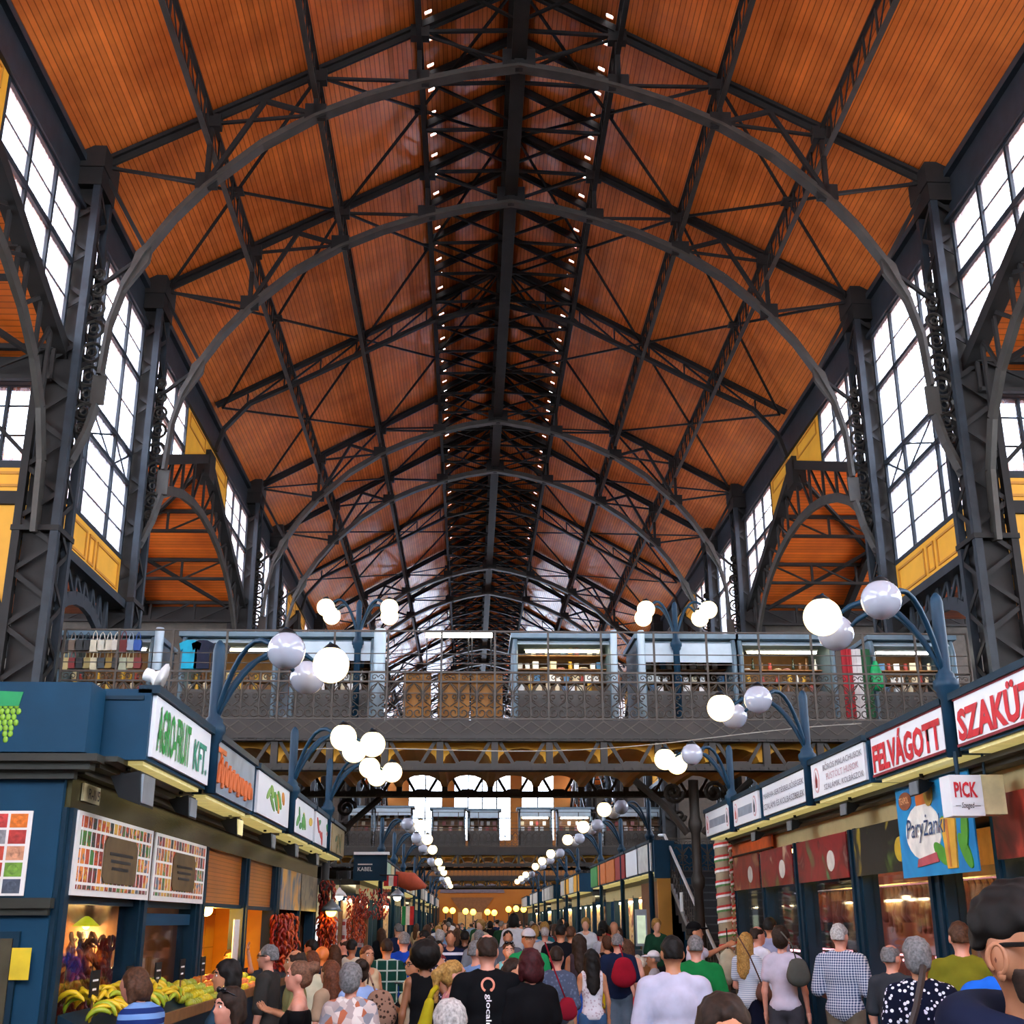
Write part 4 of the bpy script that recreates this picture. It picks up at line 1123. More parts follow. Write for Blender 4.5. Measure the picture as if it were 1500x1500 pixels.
text('lettering', 'R-II/5', pl_, (WL + .063, 8.887, 2.62), (0, 1, 0), (0, 0, 1), .27, .075, FBLK, .01)
for i, (y, lit) in enumerate(((8.962, False), (10.65, False), (12.9, True), (15.15, False), (17.25, False), (19.65, False))):
    flood((XL - .22, y, 2.83), 1, f'{ORD[i]} black floodlight under the left row of signs', lit, .95 if i == 0 else .75)
# loudhailer on the corner box
t = thing('megaphone', 'white horn loudspeaker on top of the corner stall', 'loudspeaker', (-3.494, 9.075, 3.438))
p = atY(236, 996, 9.225); q = atY(213, 987, 9.225)
MB().tube([q, q.lerp(p, .35), q.lerp(p, .5), q.lerp(p, .85), p], [.05, .055, .045, .08, .14], 12).obj('horn', WHITE, t, True)
MB().tube([(p.x - .05, 9.225, p.z - .05), (p.x - .05, 9.225, 3.422)], .02, 6).obj('bracket', WHITE, t)
# blinds, bulb, interior of the second bay
for a, b in ((13.245, 15.63), (15.795, 18.075)):
    MB().box(WL - .06, WL - .03, a, b, 1.953, 2.53).obj('roller_blind', AMBER, s2)
    MB().box(WL - .1, WL - .0, a, b, 1.915, 1.96).obj('header_bar', NAVY, s2)
t = thing('light_bulb', 'bare glowing bulb hanging in the orange tiled stall', 'lamp', (WL - .2, 13.65, 1.862))
p = atX(303, 1333, WL - .25)
MB().ball(p, .07, 12, 8).obj('bulb', BULB, t, True); glow(t, (p.x, p.y, p.z - .12), 90, 'ffb24a'); MB().tube([(p.x, p.y, p.z + .06), (p.x, p.y, 2.463)], .008, 4).obj('cord', BLACK, t)
MB().box(-4.656, -4.619, 13.2, 18.1, 1.0, 2.688).obj('tiled_wall', TILEO, s2)
for y in (13.95, 14.85, 16.65, 17.475): MB().box(-4.626, -4.615, y, y + .012, 1.0, 2.68).obj('tile_joint', OCHRED, s2)
for z in (1.413, 1.862, 2.312): MB().box(-4.626, -4.615, 13.2, 18.1, z, z + .012).obj('tile_joint', OCHRED, s2)
MB().tube([(-4.581, 16.95, 1.337), (-4.581, 16.95, 2.537)], .03, 6).obj('pipe', mat('cream_pipe', 'e6c06a', .5), s2)
t = thing('paper_strip', 'tall white paper price strip fixed to a stall post', 'sign', (WL, 21, 1.562)); p = atX(346, 1350, WL + .05); MB().box(WL + .04, WL + .05, p.y - .12, p.y + .25, 1.3, 1.788).obj('sheet', POSTW, t)
t = thing('stall_poster', 'weathered colourful poster over the last bay of the first left row', 'poster', (WL, 27, 2.013))
MB().box(WL + .04, WL + .06, 18.45, 20.55, 1.938, 2.53).obj('sheet', mat_blotch('orange_blue_poster', ['d88a2a', 'e0a54a', '4a6a8a', '8a4a3a'], 1.6), t)
MB().box(WL + .04, WL + .06, 20.625, 22.725, 1.938, 2.53).obj('sheet', mat_blotch('grey_market_poster', ['5a5650', '9a8a70', '3f4a50'], 3), t)
# shelves with bottles in the corner stall
for z in (1.3, 1.525, 1.75): MB().box(-6.156, -5.781, 9, 12.9, z - .02, z).obj('shelf', WOODS, s1)
for z in (1.3, 1.525, 1.75):
    for j in range(22):
        b_ = link('bottle', goods('bottle', 5 if z < 1.712 else 0), None, label=f'{"dark" if z < 1.71 else "pale"} bottle on the {"lower" if z < 1.4 else "middle" if z < 1.6 else "top"} shelf inside the corner stall', cat='bottle', group='bottles inside the corner stall')
        b_.location = (-5.931, 9.15 + j * .168, z)
t = thing('pendant_lamp', 'green shaded pendant lamp inside the corner stall', 'lamp', (-4.881, 10.725, 1.712))
p = atX(126, 1357, -4.881)
MB().lathe([(.14, 0), (.05, .08), (.015, .1)], 16, (p.x, p.y, p.z)).obj('shade', mat('lime_shade', '8a9a1c', .4, emit=.6, ecol='d8e01c'), t, True)
glow(t, (p.x, p.y, p.z - .12), 40, 'ffd890')
MB().ball((p.x, p.y, p.z + .01), .04, 10, 6).obj('bulb', mat('green_lamp_bulb', 'fff6b0', .3, emit=8, ecol='f2f06a'), t, True)
MB().tube([(p.x, p.y, p.z + .2), (p.x, p.y, 2.763)], .01, 4).obj('cord', BLACK, t)
# paprika garlands: each string its own thing
PAP = mat('dried_paprika_red', '8e1f14', .35, 0, .35, 9); PAPO = mat('orange_paprika', 'c8501c', .35, 0, .3, 9)
def pepper_mesh(m):
    return MB().tube([(0, 0, 0), (.012, 0, -.03), (.016, 0, -.075), (.004, 0, -.12)], [.012, .022, .016, .003], 6).mesh('pepper', m, True)
PEP = {0: pepper_mesh(PAP), 1: pepper_mesh(PAPO)}
def garland(p, n, r, label, mi=0, k=7):
    t = thing('paprika_garland', label, 'garland', p, 'paprika garlands at the stalls')
    rnd = random.Random(int(p[1] * 100 + p[0] * 10))
    MB().tube([p, (p[0], p[1], p[2] - n * .06)], .006, 4).obj('string', BLACK, t)
    for i in range(n):
        for j in range(k):
            a = 2 * math.pi * j / k + rnd.random()
            o = link('pepper', PEP[mi if rnd.random() < .8 else 1 - mi], t)
            o.location = (p[0] + r * math.cos(a) * (.6 + .4 * rnd.random()), p[1] + r * math.sin(a) * (.6 + .4 * rnd.random()), p[2] - i * .06)
            o.rotation_euler = (rnd.uniform(-.7, .7), rnd.uniform(-.7, .7), a)
for i, (u, v, n, x, mi) in enumerate(((118, 1365, 12, -4.356, 0), (140, 1375, 11, -4.431, 0), (165, 1370, 11, -4.356, 0), (100, 1390, 8, -4.206, 0), (408, 1340, 14, -3.681, 0), (420, 1338, 13, -3.696, 1), (428, 1342, 12, -3.681, 1), (414, 1345, 12, -3.644, 0))):
    garland(tuple(atX(u, v, x)), n, .11, f'{ORD[i].replace("nearest", "first")} paprika string of the left stalls counting from the corner', mi, 6)
# fruit bench
t = thing('fruit_bench', 'sloping blue fruit bench along the corner stall', 'bench', (-3.531, 10.725, 0))
MB().prism([(-3.741, 0), (-3.381, 0), (-3.381, .98), (-3.741, 1.15)], 'y', 8.775, 18).obj('bench_body', NAVY, t)
MB().prism([(-3.396, .96), (-3.366, .96), (-3.366, 1.05), (-3.396, 1.05)], 'y', 8.775, 18).obj('front_lip', WOODS, t)
BAN = mat('banana_yellow', 'd9b418', .45, 0, .15, 8); BANG = mat('banana_green', '9fae24', .45, 0, .15, 8)
def banana_mesh(m):
    pts = [(.09 * math.cos(a), 0, .09 * math.sin(a)) for a in [math.pi * (.15 + .7 * i / 7) for i in range(8)]]
    return MB().tube(pts, [.006, .014, .019, .02, .02, .019, .013, .006], 7).mesh('banana', m, True)
BM_ = [banana_mesh(BAN), banana_mesh(BANG)]
rnd = random.Random(3)
def bunch(p, label, g):
    t = thing('banana_bunch', label, 'bananas', p, 'banana bunches on the corner bench')
    for j in range(6):
        o = link('banana', BM_[1 if rnd.random() < g else 0], t, local=True)
        o.location = (.02 * (j % 2), (j - 2.5) * .034, .02 * (j % 3)); o.rotation_euler = (rnd.uniform(-.25, .25), rnd.uniform(-.5, .5), rnd.uniform(-.4, .4)); o.scale = (1.05, 1.05, 1.05)
    t.rotation_euler = (0, rnd.uniform(-.3, .3), rnd.uniform(0, 3)); 
for i in range(16):
    y = 8.962 + (i // 2) * .29; x = -3.651 if i % 2 else -3.49
    bunch((x, y, 1.15 - (x + 3.741) * .47 + .05), f'{"back" if i % 2 else "front"} row banana bunch, {ORD[i // 2]} from the stall corner', .3)
def round_fruit(m, n=10): return MB().lathe([(.004, -.034), (.024, -.034), (.04, -.015), (.042, .006), (.03, .03), (.012, .036), (.004, .03)], n).mesh('fruit', m, True)
FR = [('lemon', 'd8c420'), ('orange', 'd8741a'), ('apple', 'a8281c'), ('pear', 'a8b030'), ('peach', 'd2804a')]
FM = {n: round_fruit(mat(n + '_skin', c, .4, 0, .2, 12)) for n, c in FR}
for i in range(8):
    y0 = 11.4 + i * .48; nm = FR[[3, 0, 3, 1, 2, 0, 4, 3][i]][0]
    for a in range(4):
        for b in range(5):
            o = link(nm, FM[nm], None, label=f'{nm} in the {ORD[i]} fruit heap past the bananas on the blue bench', cat=nm, group=f'{nm} heap {ORD[i]} on the bench')
            x = -3.696 + a * .09; o.location = (x, y0 + b * .09, 1.15 - (x + 3.741) * .47 + .045 + rnd.uniform(0, .02)); o.rotation_euler = (rnd.random(), rnd.random(), rnd.random())
for i in range(5):
    t = thing('price_board', f'{ORD[i]} small black chalk price board on the fruit bench', 'price board', (-3.606, 9.075 + i * .9, 1.1), 'chalk price boards')
    y = 9.075 + i * .9
    MB().box(-3.606, -3.595, y - .1, y + .1, 1.248, 1.427).obj('board', BLACK, t); MB().tube([(-3.606, y, 1.08), (-3.606, y, 1.263)], .008, 4).obj('stick', WOODS, t)
    MB().box(-3.594, -3.593, y - .07, y + .06, 1.353, 1.367).box(-3.594, -3.593, y - .06, y + .03, 1.292, 1.307).obj('chalk_mark', FWHITE, t)
# ---------------------------------------------------------------- right row, first block
WR = 3.781
RB = [(6.15, 12.0), (12.0, 14.475), (14.475, 17.025), (17.025, 21.3)]
rn = ['nearest butcher stall with the blue banner and warm lit interior', 'second butcher stall with hanging hams behind glass', 'third butcher stall with red sausage poster', 'last butcher stall before the stairs with red posters']
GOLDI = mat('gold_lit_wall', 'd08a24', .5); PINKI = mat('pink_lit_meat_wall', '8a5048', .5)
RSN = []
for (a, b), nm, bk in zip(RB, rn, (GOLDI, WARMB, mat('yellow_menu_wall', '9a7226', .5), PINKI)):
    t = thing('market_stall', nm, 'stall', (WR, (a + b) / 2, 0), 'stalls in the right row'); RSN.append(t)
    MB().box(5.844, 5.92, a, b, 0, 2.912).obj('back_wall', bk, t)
    MB().box(WR, 5.92, a, b, 2.987, 3.062).obj('ceiling_panel', DARKI, t)
    MB().box(WR - .04, WR + .12, a, b, 2.808, 3.002).obj('frieze', CREAMB, t)
    MB().box(WR - .3, WR + .1, a, b, 3.047, 3.093).box(WR - .2, WR + .1, a, b, 3.002, 3.047).obj('cornice', CORN, t)
    ps = [a + .1, b - .1] + ([9.075, 10.5] if a < 9 else []) + ([19.125] if a > 17 else [])
    for y in ps: MB().box(WR - .05, WR + .14, y - .1, y + .1, 0, 2.808).box(WR - .08, WR, y - .04, y + .04, .2, 2.808).obj('post', NAVY, t)
    MB().box(WR, WR + .14, a, b, 0, .9).obj('plinth', NAVY, t)
    MB().box(WR - .02, WR + .7, a + .2, b - .2, .9, .95).obj('counter_top', STEEL, t)
    MB().prism([(WR + .02, .95), (WR + .7, .95), (WR + .7, 1.375), (WR + .25, 1.375)], 'y', a + .25, b - .25).obj('counter_glass', CLEAR, t)
    MB().box(WR + .3, WR + .36, a + .3, b - .3, 1.307, 1.33).obj('counter_light', mat('pink_meat_light', 'ffd0d8', .3, emit=6, ecol='ff9fae'), t)
    MB().box(WR + .06, WR + .07, a + .2, b - .2, 1.413, 2.237).obj('pane', CLEAR, t)
    MB().tube([(4.719, a + .3, 2.2), (4.719, b - .3, 2.2)], .02, 6).obj('hanging_rail', STEEL, t)
    MB().box(4.419, 4.494, a + .5, b - .5, 2.838, 2.882).obj('tube_light', mat('warm_stall_tube', 'ffe0a0', .3, emit=22, ecol='ffc468'), t)
MEAT = [mat('raw_meat_pink', 'b9565a', .35, 0, .3, 15), mat('raw_meat_red', '8e2a2c', .35, 0, .3, 15), mat('smoked_ham', '6a3a1e', .45, 0, .3, 12), mat('salami_skin', '7a4a3a', .5, 0, .3, 20)]
cutm = [MB().ball((0, 0, 0), .12, 10, 7, (1.1, .8, .45)).mesh('meat_cut', m, True) for m in MEAT[:2]]
for si, (a, b) in enumerate(RB):
    n = int((b - a - .8) / .3)
    for j in range(n):
        for r in range(2):
            o = link('meat_cut', cutm[(j + r) % 2], None, label=f'{["pink", "red"][(j + r) % 2]} cut of meat in the {["front", "back"][r]} row of the {["nearest", "second", "third", "last"][si]} glass counter', cat='meat', group='meat in the glass counters')
            o.location = (WR + .2 + r * .25, a + .45 + j * .3, 1.005); o.rotation_euler.z = j
ham = MB().tube([(0, 0, 0), (0, 0, -.06), (0, .01, -.2), (0, .02, -.36), (0, .03, -.46)], [.008, .03, .075, .11, .05], 9).mesh('ham', MEAT[2], True)
sau = MB().tube([(0, 0, 0), (0, 0, -.05), (0, .01, -.3), (0, 0, -.56), (0, 0, -.6)], [.005, .03, .034, .032, .005], 8).mesh('salami', MEAT[3], True)
for si, (a, b) in enumerate(RB):
    n = int((b - a - .8) / .17)
    for j in range(n):
        h = (j // 3) % 2
        o = link('ham' if h else 'salami', ham if h else sau, None, label=f'{"smoked ham" if h else "long salami"} hanging on the rail of the {["nearest", "second", "third", "last"][si]} butcher stall', cat='ham' if h else 'salami', group=f'{"hams" if h else "salamis"} on the right stall rails')
        o.location = (4.719, a + .45 + j * .17, 2.192); o.rotation_euler.z = j * 1.3
# header posters z 2.4..3.16
BLKP = mat('black_menu_poster', '1f1d1e', .4, 0, .15)
heads = [(17.175, 19.05, 'dark red poster with striped sausages over the last butcher stall', ['c9a88a', '7a1620', '8a1a20', '6a1018', '5f7a3a'], 2.088), (19.2, 21.15, 'red poster with white plate at the row end by the stairs', ['c8a06a', '7e161c', 'a02a24', '601014'], 1.638),
         (14.625, 16.875, 'crimson poster with sliced salami and green leaf', ['3f7a4a', '7c121c', '8e1c22', '5a0c14', 'd2b0a0'], 1.788), (12.112, 14.325, 'black poster with yellow peppers and pears', ['a8922a', '171616', '1b1b1b', '141414', '4f6a2a'], 1.938), (8.4, 10.425, 'dark red poster with fruits at the right edge of the view', ['3a1512', '6a2018', 'a83a2c', '2a1512'], 2.237)]
for i, (a, b, lb, pal, scl) in enumerate(heads):
    t = thing('stall_poster', lb, 'poster', (WR - .1, (a + b) / 2, 2.237), 'header posters of the butcher stalls')
    MB().box(WR - .1, WR - .085, a, b, 2.252, 2.792).obj('sheet', mat_blotch(f'butcher_print_{i}', pal, scl, .35, i * 3.7), t)
    if i != 4:
        c = a + (b - a) * .3
        MB().prism([(c + .165 * math.cos(q), 2.478 + .13 * math.sin(q)) for q in [k * math.pi / 8 for k in range(16)]], 'x', WR - .106, WR - .1).obj('plate_print', mat('print_pale_disc', 'd5cfc4', .4) if i != 3 else mat('print_yellow_disc', 'c9a82c', .4), t)
t = thing('orange_fascia', 'bright orange board over the last butcher stall', 'board', (WR - .1, 26, 2.838)); MB().box(WR - .13, WR - .1, 18.15, 21.225, 2.823, 3.002).obj('board', mat('bright_orange_board', 'd4561c', .4), t); MB().box(WR - .14, WR - .1, 18.15, 21.225, 2.8, 2.823).obj('edge', BLACK, t)
# blue banner
t = thing('hanging_banner', 'blue banner reading Paryzanki with a green leaf and yellow glass', 'banner', (WR - .3, 15, 2.162))
BX = WR - .24
MB().box(BX, BX + .015, 10.5, 12.375, 2.162, 3.062).obj('sheet', mat_blotch('sky_blue_banner', ['1477b8', '1f93cc', '0d64a4'], 1.2), t)
def disc(t, y, z, ry, rz, m, k, name, rot=0.):
    ry *= .75; rz *= .75
    MB().prism([(y + ry * math.cos(q) * math.cos(rot) - rz * math.sin(q) * math.sin(rot), z + ry * math.cos(q) * math.sin(rot) + rz * math.sin(q) * math.cos(rot)) for q in [j * math.pi / 10 for j in range(20)]], 'x', BX - .004 - .002 * k, BX).obj(name, m, t)
disc(t, 11.7, 2.583, .62, .36, mat('banner_cream_oval', 'ece9df', .5), 1, 'oval')
text('lettering', 'Paryżanki', t, (BX - .012, 12.112, 2.478), (0, -1, 0), (0, 0, 1), 1.02, .26, mat('banner_navy_lettering', '143a6a', .5), 0, shear=.2)
disc(t, 12.112, 2.912, .24, .12, mat('banner_brown_badge', '8a4a2a', .5), 1, 'badge')
text('lettering', 'TEAPOL', t, (BX - .01, 12.247, 2.882), (0, -1, 0), (0, 0, 1), .27, .07, mat('banner_tan_lettering', 'e2a06a', .5), .02)
MB().box(BX - .008, BX, 11.4, 11.812, 2.838, 2.987).obj('badge', mat('banner_orange_badge', 'c8641e', .5), t)
disc(t, 11.475, 2.935, .15, .17, mat('banner_gold_medal', 'a8862c', .5), 3, 'medal')
MB().prism([(11.925, 2.252), (11.363, 2.282), (11.4, 2.373), (11.887, 2.328)], 'x', BX - .012, BX).obj('ribbon', mat('banner_rose_ribbon', 'b5525a', .5), t)
for i, (y, z, a) in enumerate(((11.288, 2.35, .5), (11.137, 2.5, 1.337), (10.725, 2.35, .9), (10.688, 2.537, 1.788))): disc(t, y, z, .26, .1, mat('banner_leaf_green', '4f9a2c', .5), 2 + i, 'leaf', a)
MB().prism([(11.212, 2.672), (10.875, 2.672), (10.935, 2.208), (11.152, 2.208)], 'x', BX - .016, BX).obj('glass_print', mat('banner_beer_yellow', 'd9a63a', .5), t)
MB().prism([(11.1, 2.65), (11.04, 2.65), (11.055, 2.223), (11.092, 2.223)], 'x', BX - .019, BX).obj('glass_stripe', mat('banner_beer_orange', 'c87a3a', .5), t)
# illuminated box sign with red lettering, facing the viewer
yb_ = 9.9
q0, q1 = atY(1397, 1195, yb_), atY(1434, 1143, yb_)
t = thing('box_sign', 'white box sign with red PICK lettering hanging from the stall', 'sign', ((q0.x + q1.x) / 2, yb_, q0.z))
xa, xb = q0.x, q1.x + .02
MB().box(xa, xb, yb_, yb_ + .22, q0.z, q1.z + .045).obj('face_case', SIGNW, t)
MB().box(xb, xb + .2, yb_ + .02, yb_ + .22, q0.z + .015, q1.z + .05).obj('side_case', mat('cream_box_side', 'e4d6a4', .5), t)
w = xb - xa
text('lettering', 'PICK', t, (xa + w * .1, yb_ - .003, q0.z + .15), (1, 0, 0), (0, 0, 1), w * .72, .13, FRED, .03)
text('lettering', 'Szeged', t, (xa + w * .28, yb_ - .003, q0.z + .05), (1, 0, 0), (0, 0, 1), w * .4, .06, FBLK, .005, shear=.2)
MB().box(xa + w * .1, xa + w * .26, yb_ - .004, yb_, q0.z + .08, q0.z + .084).box(xa + w * .7, xa + w * .88, yb_ - .004, yb_, q0.z + .08, q0.z + .084).obj('rule', FBLK, t)
MB().tube([(xa + w * .5, yb_ + .15, q1.z + .05), (xa + w * .5, yb_ + .15, 3.138)], .02, 6).tube([(xb + .1, yb_ + .15, q1.z + .05), (xb + .1, yb_ + .15, 3.138)], .012, 6).obj('hanger', NAVY, t)
# right sign boxes
def rsign(y0, y1, label, face=SIGNW): return sign_box(1, XR, y0, y1, 3.138, 3.603, label, face=face)
g = rsign(7.725, 10.012, 'white sign box reading SZAKÜZLET in bold red letters'); stext(g, 1, XR, 7.875, 9.915, 3.198, 3.527, 'SZAKÜZLET', FRED, .04)
for z in (3.16, 3.558): MB().box(XR - .036, XR - .03, 7.762, 9.975, z, z + .025).obj('red_border', MAROON, g)
g = rsign(10.2, 12.225, 'white sign box reading FELVÁGOTT in bold red letters'); stext(g, 1, XR, 10.312, 12.135, 3.198, 3.542, 'FELVÁGOTT', FRED, .04)
for z in (3.16, 3.558): MB().box(XR - .036, XR - .03, 10.238, 12.188, z, z + .025).obj('red_border', MAROON, g)
g = rsign(12.375, 14.475, 'white sign box listing pork and smoked meats in thin letters')
for j, st in enumerate(('BŐRÖS MALACHUSOK', 'FÜSTÖLT HUSOK', 'SZALÁMIK, KOLBÁSZOK')): stext(g, 1, XR, 12.465 + (.15 if j == 1 else 0), 13.913 - (.11 if j == 1 else 0), 3.438 - j * .116, 3.527 - j * .116, st, FPINK if j == 1 else FGREYT, 0)
def pig(g, y, col):
    MB().prism([(y + .105 * math.cos(q), 3.362 + .15 * math.sin(q)) for q in [j * math.pi / 8 for j in range(16)]], 'x', XR - .036, XR - .03).obj('emblem_ring', mat('emblem_pink', 'd8a8a8', .5), g)
    MB().prism([(y + .083 * math.cos(q), 3.362 + .124 * math.sin(q)) for q in [j * math.pi / 8 for j in range(16)]], 'x', XR - .038, XR - .03).obj('emblem_ground', SIGNW, g)
    MB().prism([(y + .037, 3.272), (y - .037, 3.272), (y - .052, 3.362), (y - .022, 3.407), (y, 3.46), (y + .022, 3.407), (y + .045, 3.362)], 'x', XR - .041, XR - .03).obj('emblem_figure', mat('emblem_' + col, col, .5), g)
pig(g, 14.212, '8a2a2a')
g = rsign(14.663, 16.987, 'white sign box listing offal and sausage casings in two thin lines')
for j, st in enumerate(('MARHA-SERTÉSBELSŐSÉGEK', 'SZALÁMI ÉS KOLBÁSZBELEK')): stext(g, 1, XR, 14.775, 16.875, 3.393 - j * .15, 3.49 - j * .15, st, FGREYT, 0)
for y0, y1, lb in ((17.175, 18.938, 'white sign box with grey band and two emblems, nearer'), (19.087, 21.225, 'white sign box with grey band and two emblems, at the row end')):
    g = rsign(y0, y1, lb)
    MB().box(XR - .034, XR - .03, y0 + .45, y1 - .38, 3.287, 3.422).obj('grey_band', mat('sign_grey_band', '8d95a0', .5), g)
    pig(g, y0 + .28, '3a3438'); pig(g, y1 - .22, 'c2574a')
for i, y in enumerate((8.625, 11.4, 13.65, 16.05, 18.15, 20.475)): flood((XR + .22, y, 3.07), -1, f'{ORD[i]} floodlight under the right row of signs', False, .62)
# pole wrapped with ribbon beside the stairs, and its neighbour
for i, (u, r) in enumerate(((1064, .11), (1075, .05))):
    p = atY(u, 1380, 19.2 + i * .8)
    t = thing('ribbon_pole', ['tall cloth-wrapped pole wound with red white green ribbon', 'thin ribbon-wound pole behind the thick wrapped pole'][i], 'pole', (p.x, p.y, 0), 'ribbon poles by the stairs')
    MB().lathe([(r * .3, .0), (r * .3, 1.2), (r * .9, 1.22), (r, 1.27), (r, 2.9), (r * .9, 2.98)], 12, (p.x, p.y, 0)).obj('wrapped_shaft', mat('greige_cloth', '8d8268', .8, 0, .15, 6), t, True)
    for k in range(9):
        for c, dz in (('b5241c', .05), ('dcdad4', 0), ('4a7a3a', -.045)):
            pts = [(p.x + (r + .008) * math.cos(a), p.y + (r + .008) * math.sin(a), 1.3 + k * .19 + dz * .7 + .1 * (j / 12)) for j, a in enumerate([2 * math.pi * j / 12 for j in range(13)])]
            if c != '4a7a3a' or k % 2: MB().path(pts, .008, .032).obj('ribbon', mat('ribbon_' + c, c, .6), t)
t = thing('umbrella_bundle', 'closed pale cloth bundle hanging below the ribbon pole', 'bundle', (p.x - .3, 18.9, .5))
q = atY(1067, 1410, 18.9); MB().lathe([(.02, -.32), (.1, -.2), (.15, 0), (.12, .12), (.03, .2)], 10, (q.x, q.y, q.z)).obj('cloth', mat('pale_cloth', 'b0a88e', .8), t, True); MB().tube([(q.x, q.y, q.z + .2), (q.x, q.y, q.z + .5)], .01, 4).obj('cord', BLACK, t)
# ---------------------------------------------------------------- stairs to the bridge
STEP = mat('dark_stone_step', '17171a', .6); STEPN = mat('step_nosing', '3a3a3e', .5)
t = thing('staircase', 'dark staircase climbing away beside the right stalls', 'stairs', (6, 27, 0))
n = 17
for i in range(n):
    y = 22.5 + i * .37; z = .17 * (i + 1)
    st_ = MB().box(3.76, 7.2, y, y + .39, 0 if i < 2 else z - .5, z).obj('step', STEP, t)
    MB().box(3.76, 7.2, y - .012, y + .02, z - .03, z).obj('nosing', STEPN, st_)
MB().box(3.76, 7.9, 22.5 + n * .37, 31.2, 2.6, 2.89).obj('landing', STEP, t)
def stair_rail(x, lb):
    r = thing('stair_railing', lb, 'railing', (x, 27, 0), 'railings of the staircase')
    a, b = Vector((x, 22.6, 1.0)), Vector((x, 28.5, 3.7))
    MB().tube([a, b, (x, 29.3, 3.75)], .035, 8).obj('handrail', mat('polished_handrail', 'd9d9d6', .3, .3, .05), r)
    MB().bar((x, 22.6, .15), (x, 28.5, 2.85), .05, .12).obj('stringer', GREY, r)
    for i in range(24):
        f = i / 23; p = a.lerp(b, f); MB().box(x - .008, x + .008, p.y - .008, p.y + .008, p.z - .9, p.z).obj('baluster', BRONZE, r)
        if i < 23:
            m_ = MB(); y2 = p.y + .13
            pts = [(x, y2 + .09 * math.cos(q), p.z - .45 + .09 * math.sin(q)) for q in [k * math.pi / 4 for k in range(9)]]
            m_.tube(pts, .008, 4).obj('scroll', BRONZE, r)
stair_rail(3.71, 'steel handrail and iron balusters on the open side of the staircase')
MB().box(3.68, 3.7, 26.3, 26.6, 1.95, 2.35).obj('stair_notice', WHITE, label='small white notice fixed to the staircase railing', cat='notice')
MB().box(3.78, 7.9, 31.1, 31.2, 2.9, 3.65).obj('blue_hoarding', TEAL, label='blue hoarding behind the stair landing', cat='hoarding')
r = thing('landing_railing', 'ornate iron railing along the stair landing', 'railing', (6, 30.9, 2.89))
for i in range(4):
    o = link('railing_panel', RP, r); o.location = (3.9 + i * .97, 30.9, 2.89)
MB().box(3.9, 7.8, 30.88, 30.92, 3.76, 3.8).obj('rail', BRONZE, r)
# ---------------------------------------------------------------- farther blocks
LITW = mat('lit_display_window', 'f2d9a0', .5, emit=1.4, ecol='ffcf86')
def far_block(s, y0, y1, label, faces, front=None, xo=None):
    xw = WL if s < 0 else WR; xs = XL if s < 0 else XR; d = -s
    t = thing('market_stall', label, 'stall', (xw, y0, 0), 'farther stall blocks')
    xo = xo or s * 6.3
    MB().box(*sorted((xw, xo)), y0, y1, 2.69, 2.84).obj('roof', CORN, t)
    MB().box(*sorted((xo, xo - d * .1)), y0, y1, 0, 2.69).obj('back_wall', WARMB, t)
    MB().box(*sorted((xw - d * .55, xo)), y0, y0 + .1, 0, 2.69).obj('end_wall', TEAL if front is None else front, t)
    MB().box(*sorted((xw, xw - d * .1)), y0, y1, 2.39, 2.69).obj('frieze', CREAMB, t)
    MB().box(*sorted((xw, xw - d * .15)), y0, y1, 0, 1.0).obj('plinth', NAVY, t)
    k = int((y1 - y0) / 2.3)
    for i in range(k + 1):
        y = y0 + .1 + (y1 - y0 - .2) * i / k
        MB().box(*sorted((xw, xw - d * .15)), y - .1, y + .1, 0, 2.46).obj('post', NAVY, t)
    MB().box(*sorted((xw - d * .45, xw - d * .5)), y0 + .2, y1 - .2, 1.05, 2.3).obj('display', mat_blotch(f'display_{s}_{int(y0)}', ['6a3a1a', 'c88a3a', 'e2c890', '8a2a1c', '3a4a3a'], 2.4, .5, y0), t)
    MB().box(*sorted((xw - d * .3, xw - d * .4)), y0 + .3, y1 - .3, 2.3, 2.35).obj('tube_light', TUBE, t)
    for i in range(k):
        a = y0 + (y1 - y0) * i / k; b = y0 + (y1 - y0) * (i + 1) / k
        f = faces[i % len(faces)]
        g = sign_box(s, xs, a + .05, b - .1, 2.835, 3.44 if s < 0 else 3.52, f'{f[0]} sign box, {ORD[i]} on the {label.split(" with ")[0]}', face=f[1], depth=.52, group='sign boxes on farther blocks')
    return t
FPOST = mat_blotch('faded_photo_sign', ['7a5a5a', 'b09a8a', '4a4a5a'], 1.5)
REDS = mat('red_stall_sign', '8e1c20', .5); ORS = mat('orange_stall_sign', 'c0662a', .5); GRS = mat('green_stall_sign', '2f8a4a', .5); PALE = mat('pale_menu_sign', 'c9c6bd', .5)
fl = far_block(-1, 32.3, 41.6, 'second left block with bright souvenir window', [('faded photo', FPOST), ('pale green', mat('pale_green_sign', '8fae94', .5)), ('cream', CREAMB)], mat('lit_cream_front', 'cdbf92', .5))
far_block(-1, 46.5, 55.9, 'third left block with blue posts', [('pale', PALE), ('cream', CREAMB)])
far_block(-1, 60.8, 70, 'fourth left block near the end wall', [('pale', PALE)])
far_block(1, 27.75, 32.5, 'second right block with white signs', [('white menu', PALE), ('white', SIGNW)], None, 3.68)
far_block(1, 32.55, 42, 'third right block with red signs', [('red', REDS), ('orange', ORS), ('orange', ORS), ('green', GRS)], None, 4.42)
far_block(1, 46.5, 55.9, 'fourth right block with yellow sign', [('yellow', OCHRE), ('pale', PALE)])
far_block(1, 60.8, 70, 'fifth right block near the end wall', [('pale', PALE)])
for s in (-1, 1):
    far_block(s, 75, 84, f'last but one {SIDE[s]} block with pale signs', [('pale', PALE)]); far_block(s, 88.5, 97.5, f'last {SIDE[s]} block before the end wall', [('pale', PALE)])
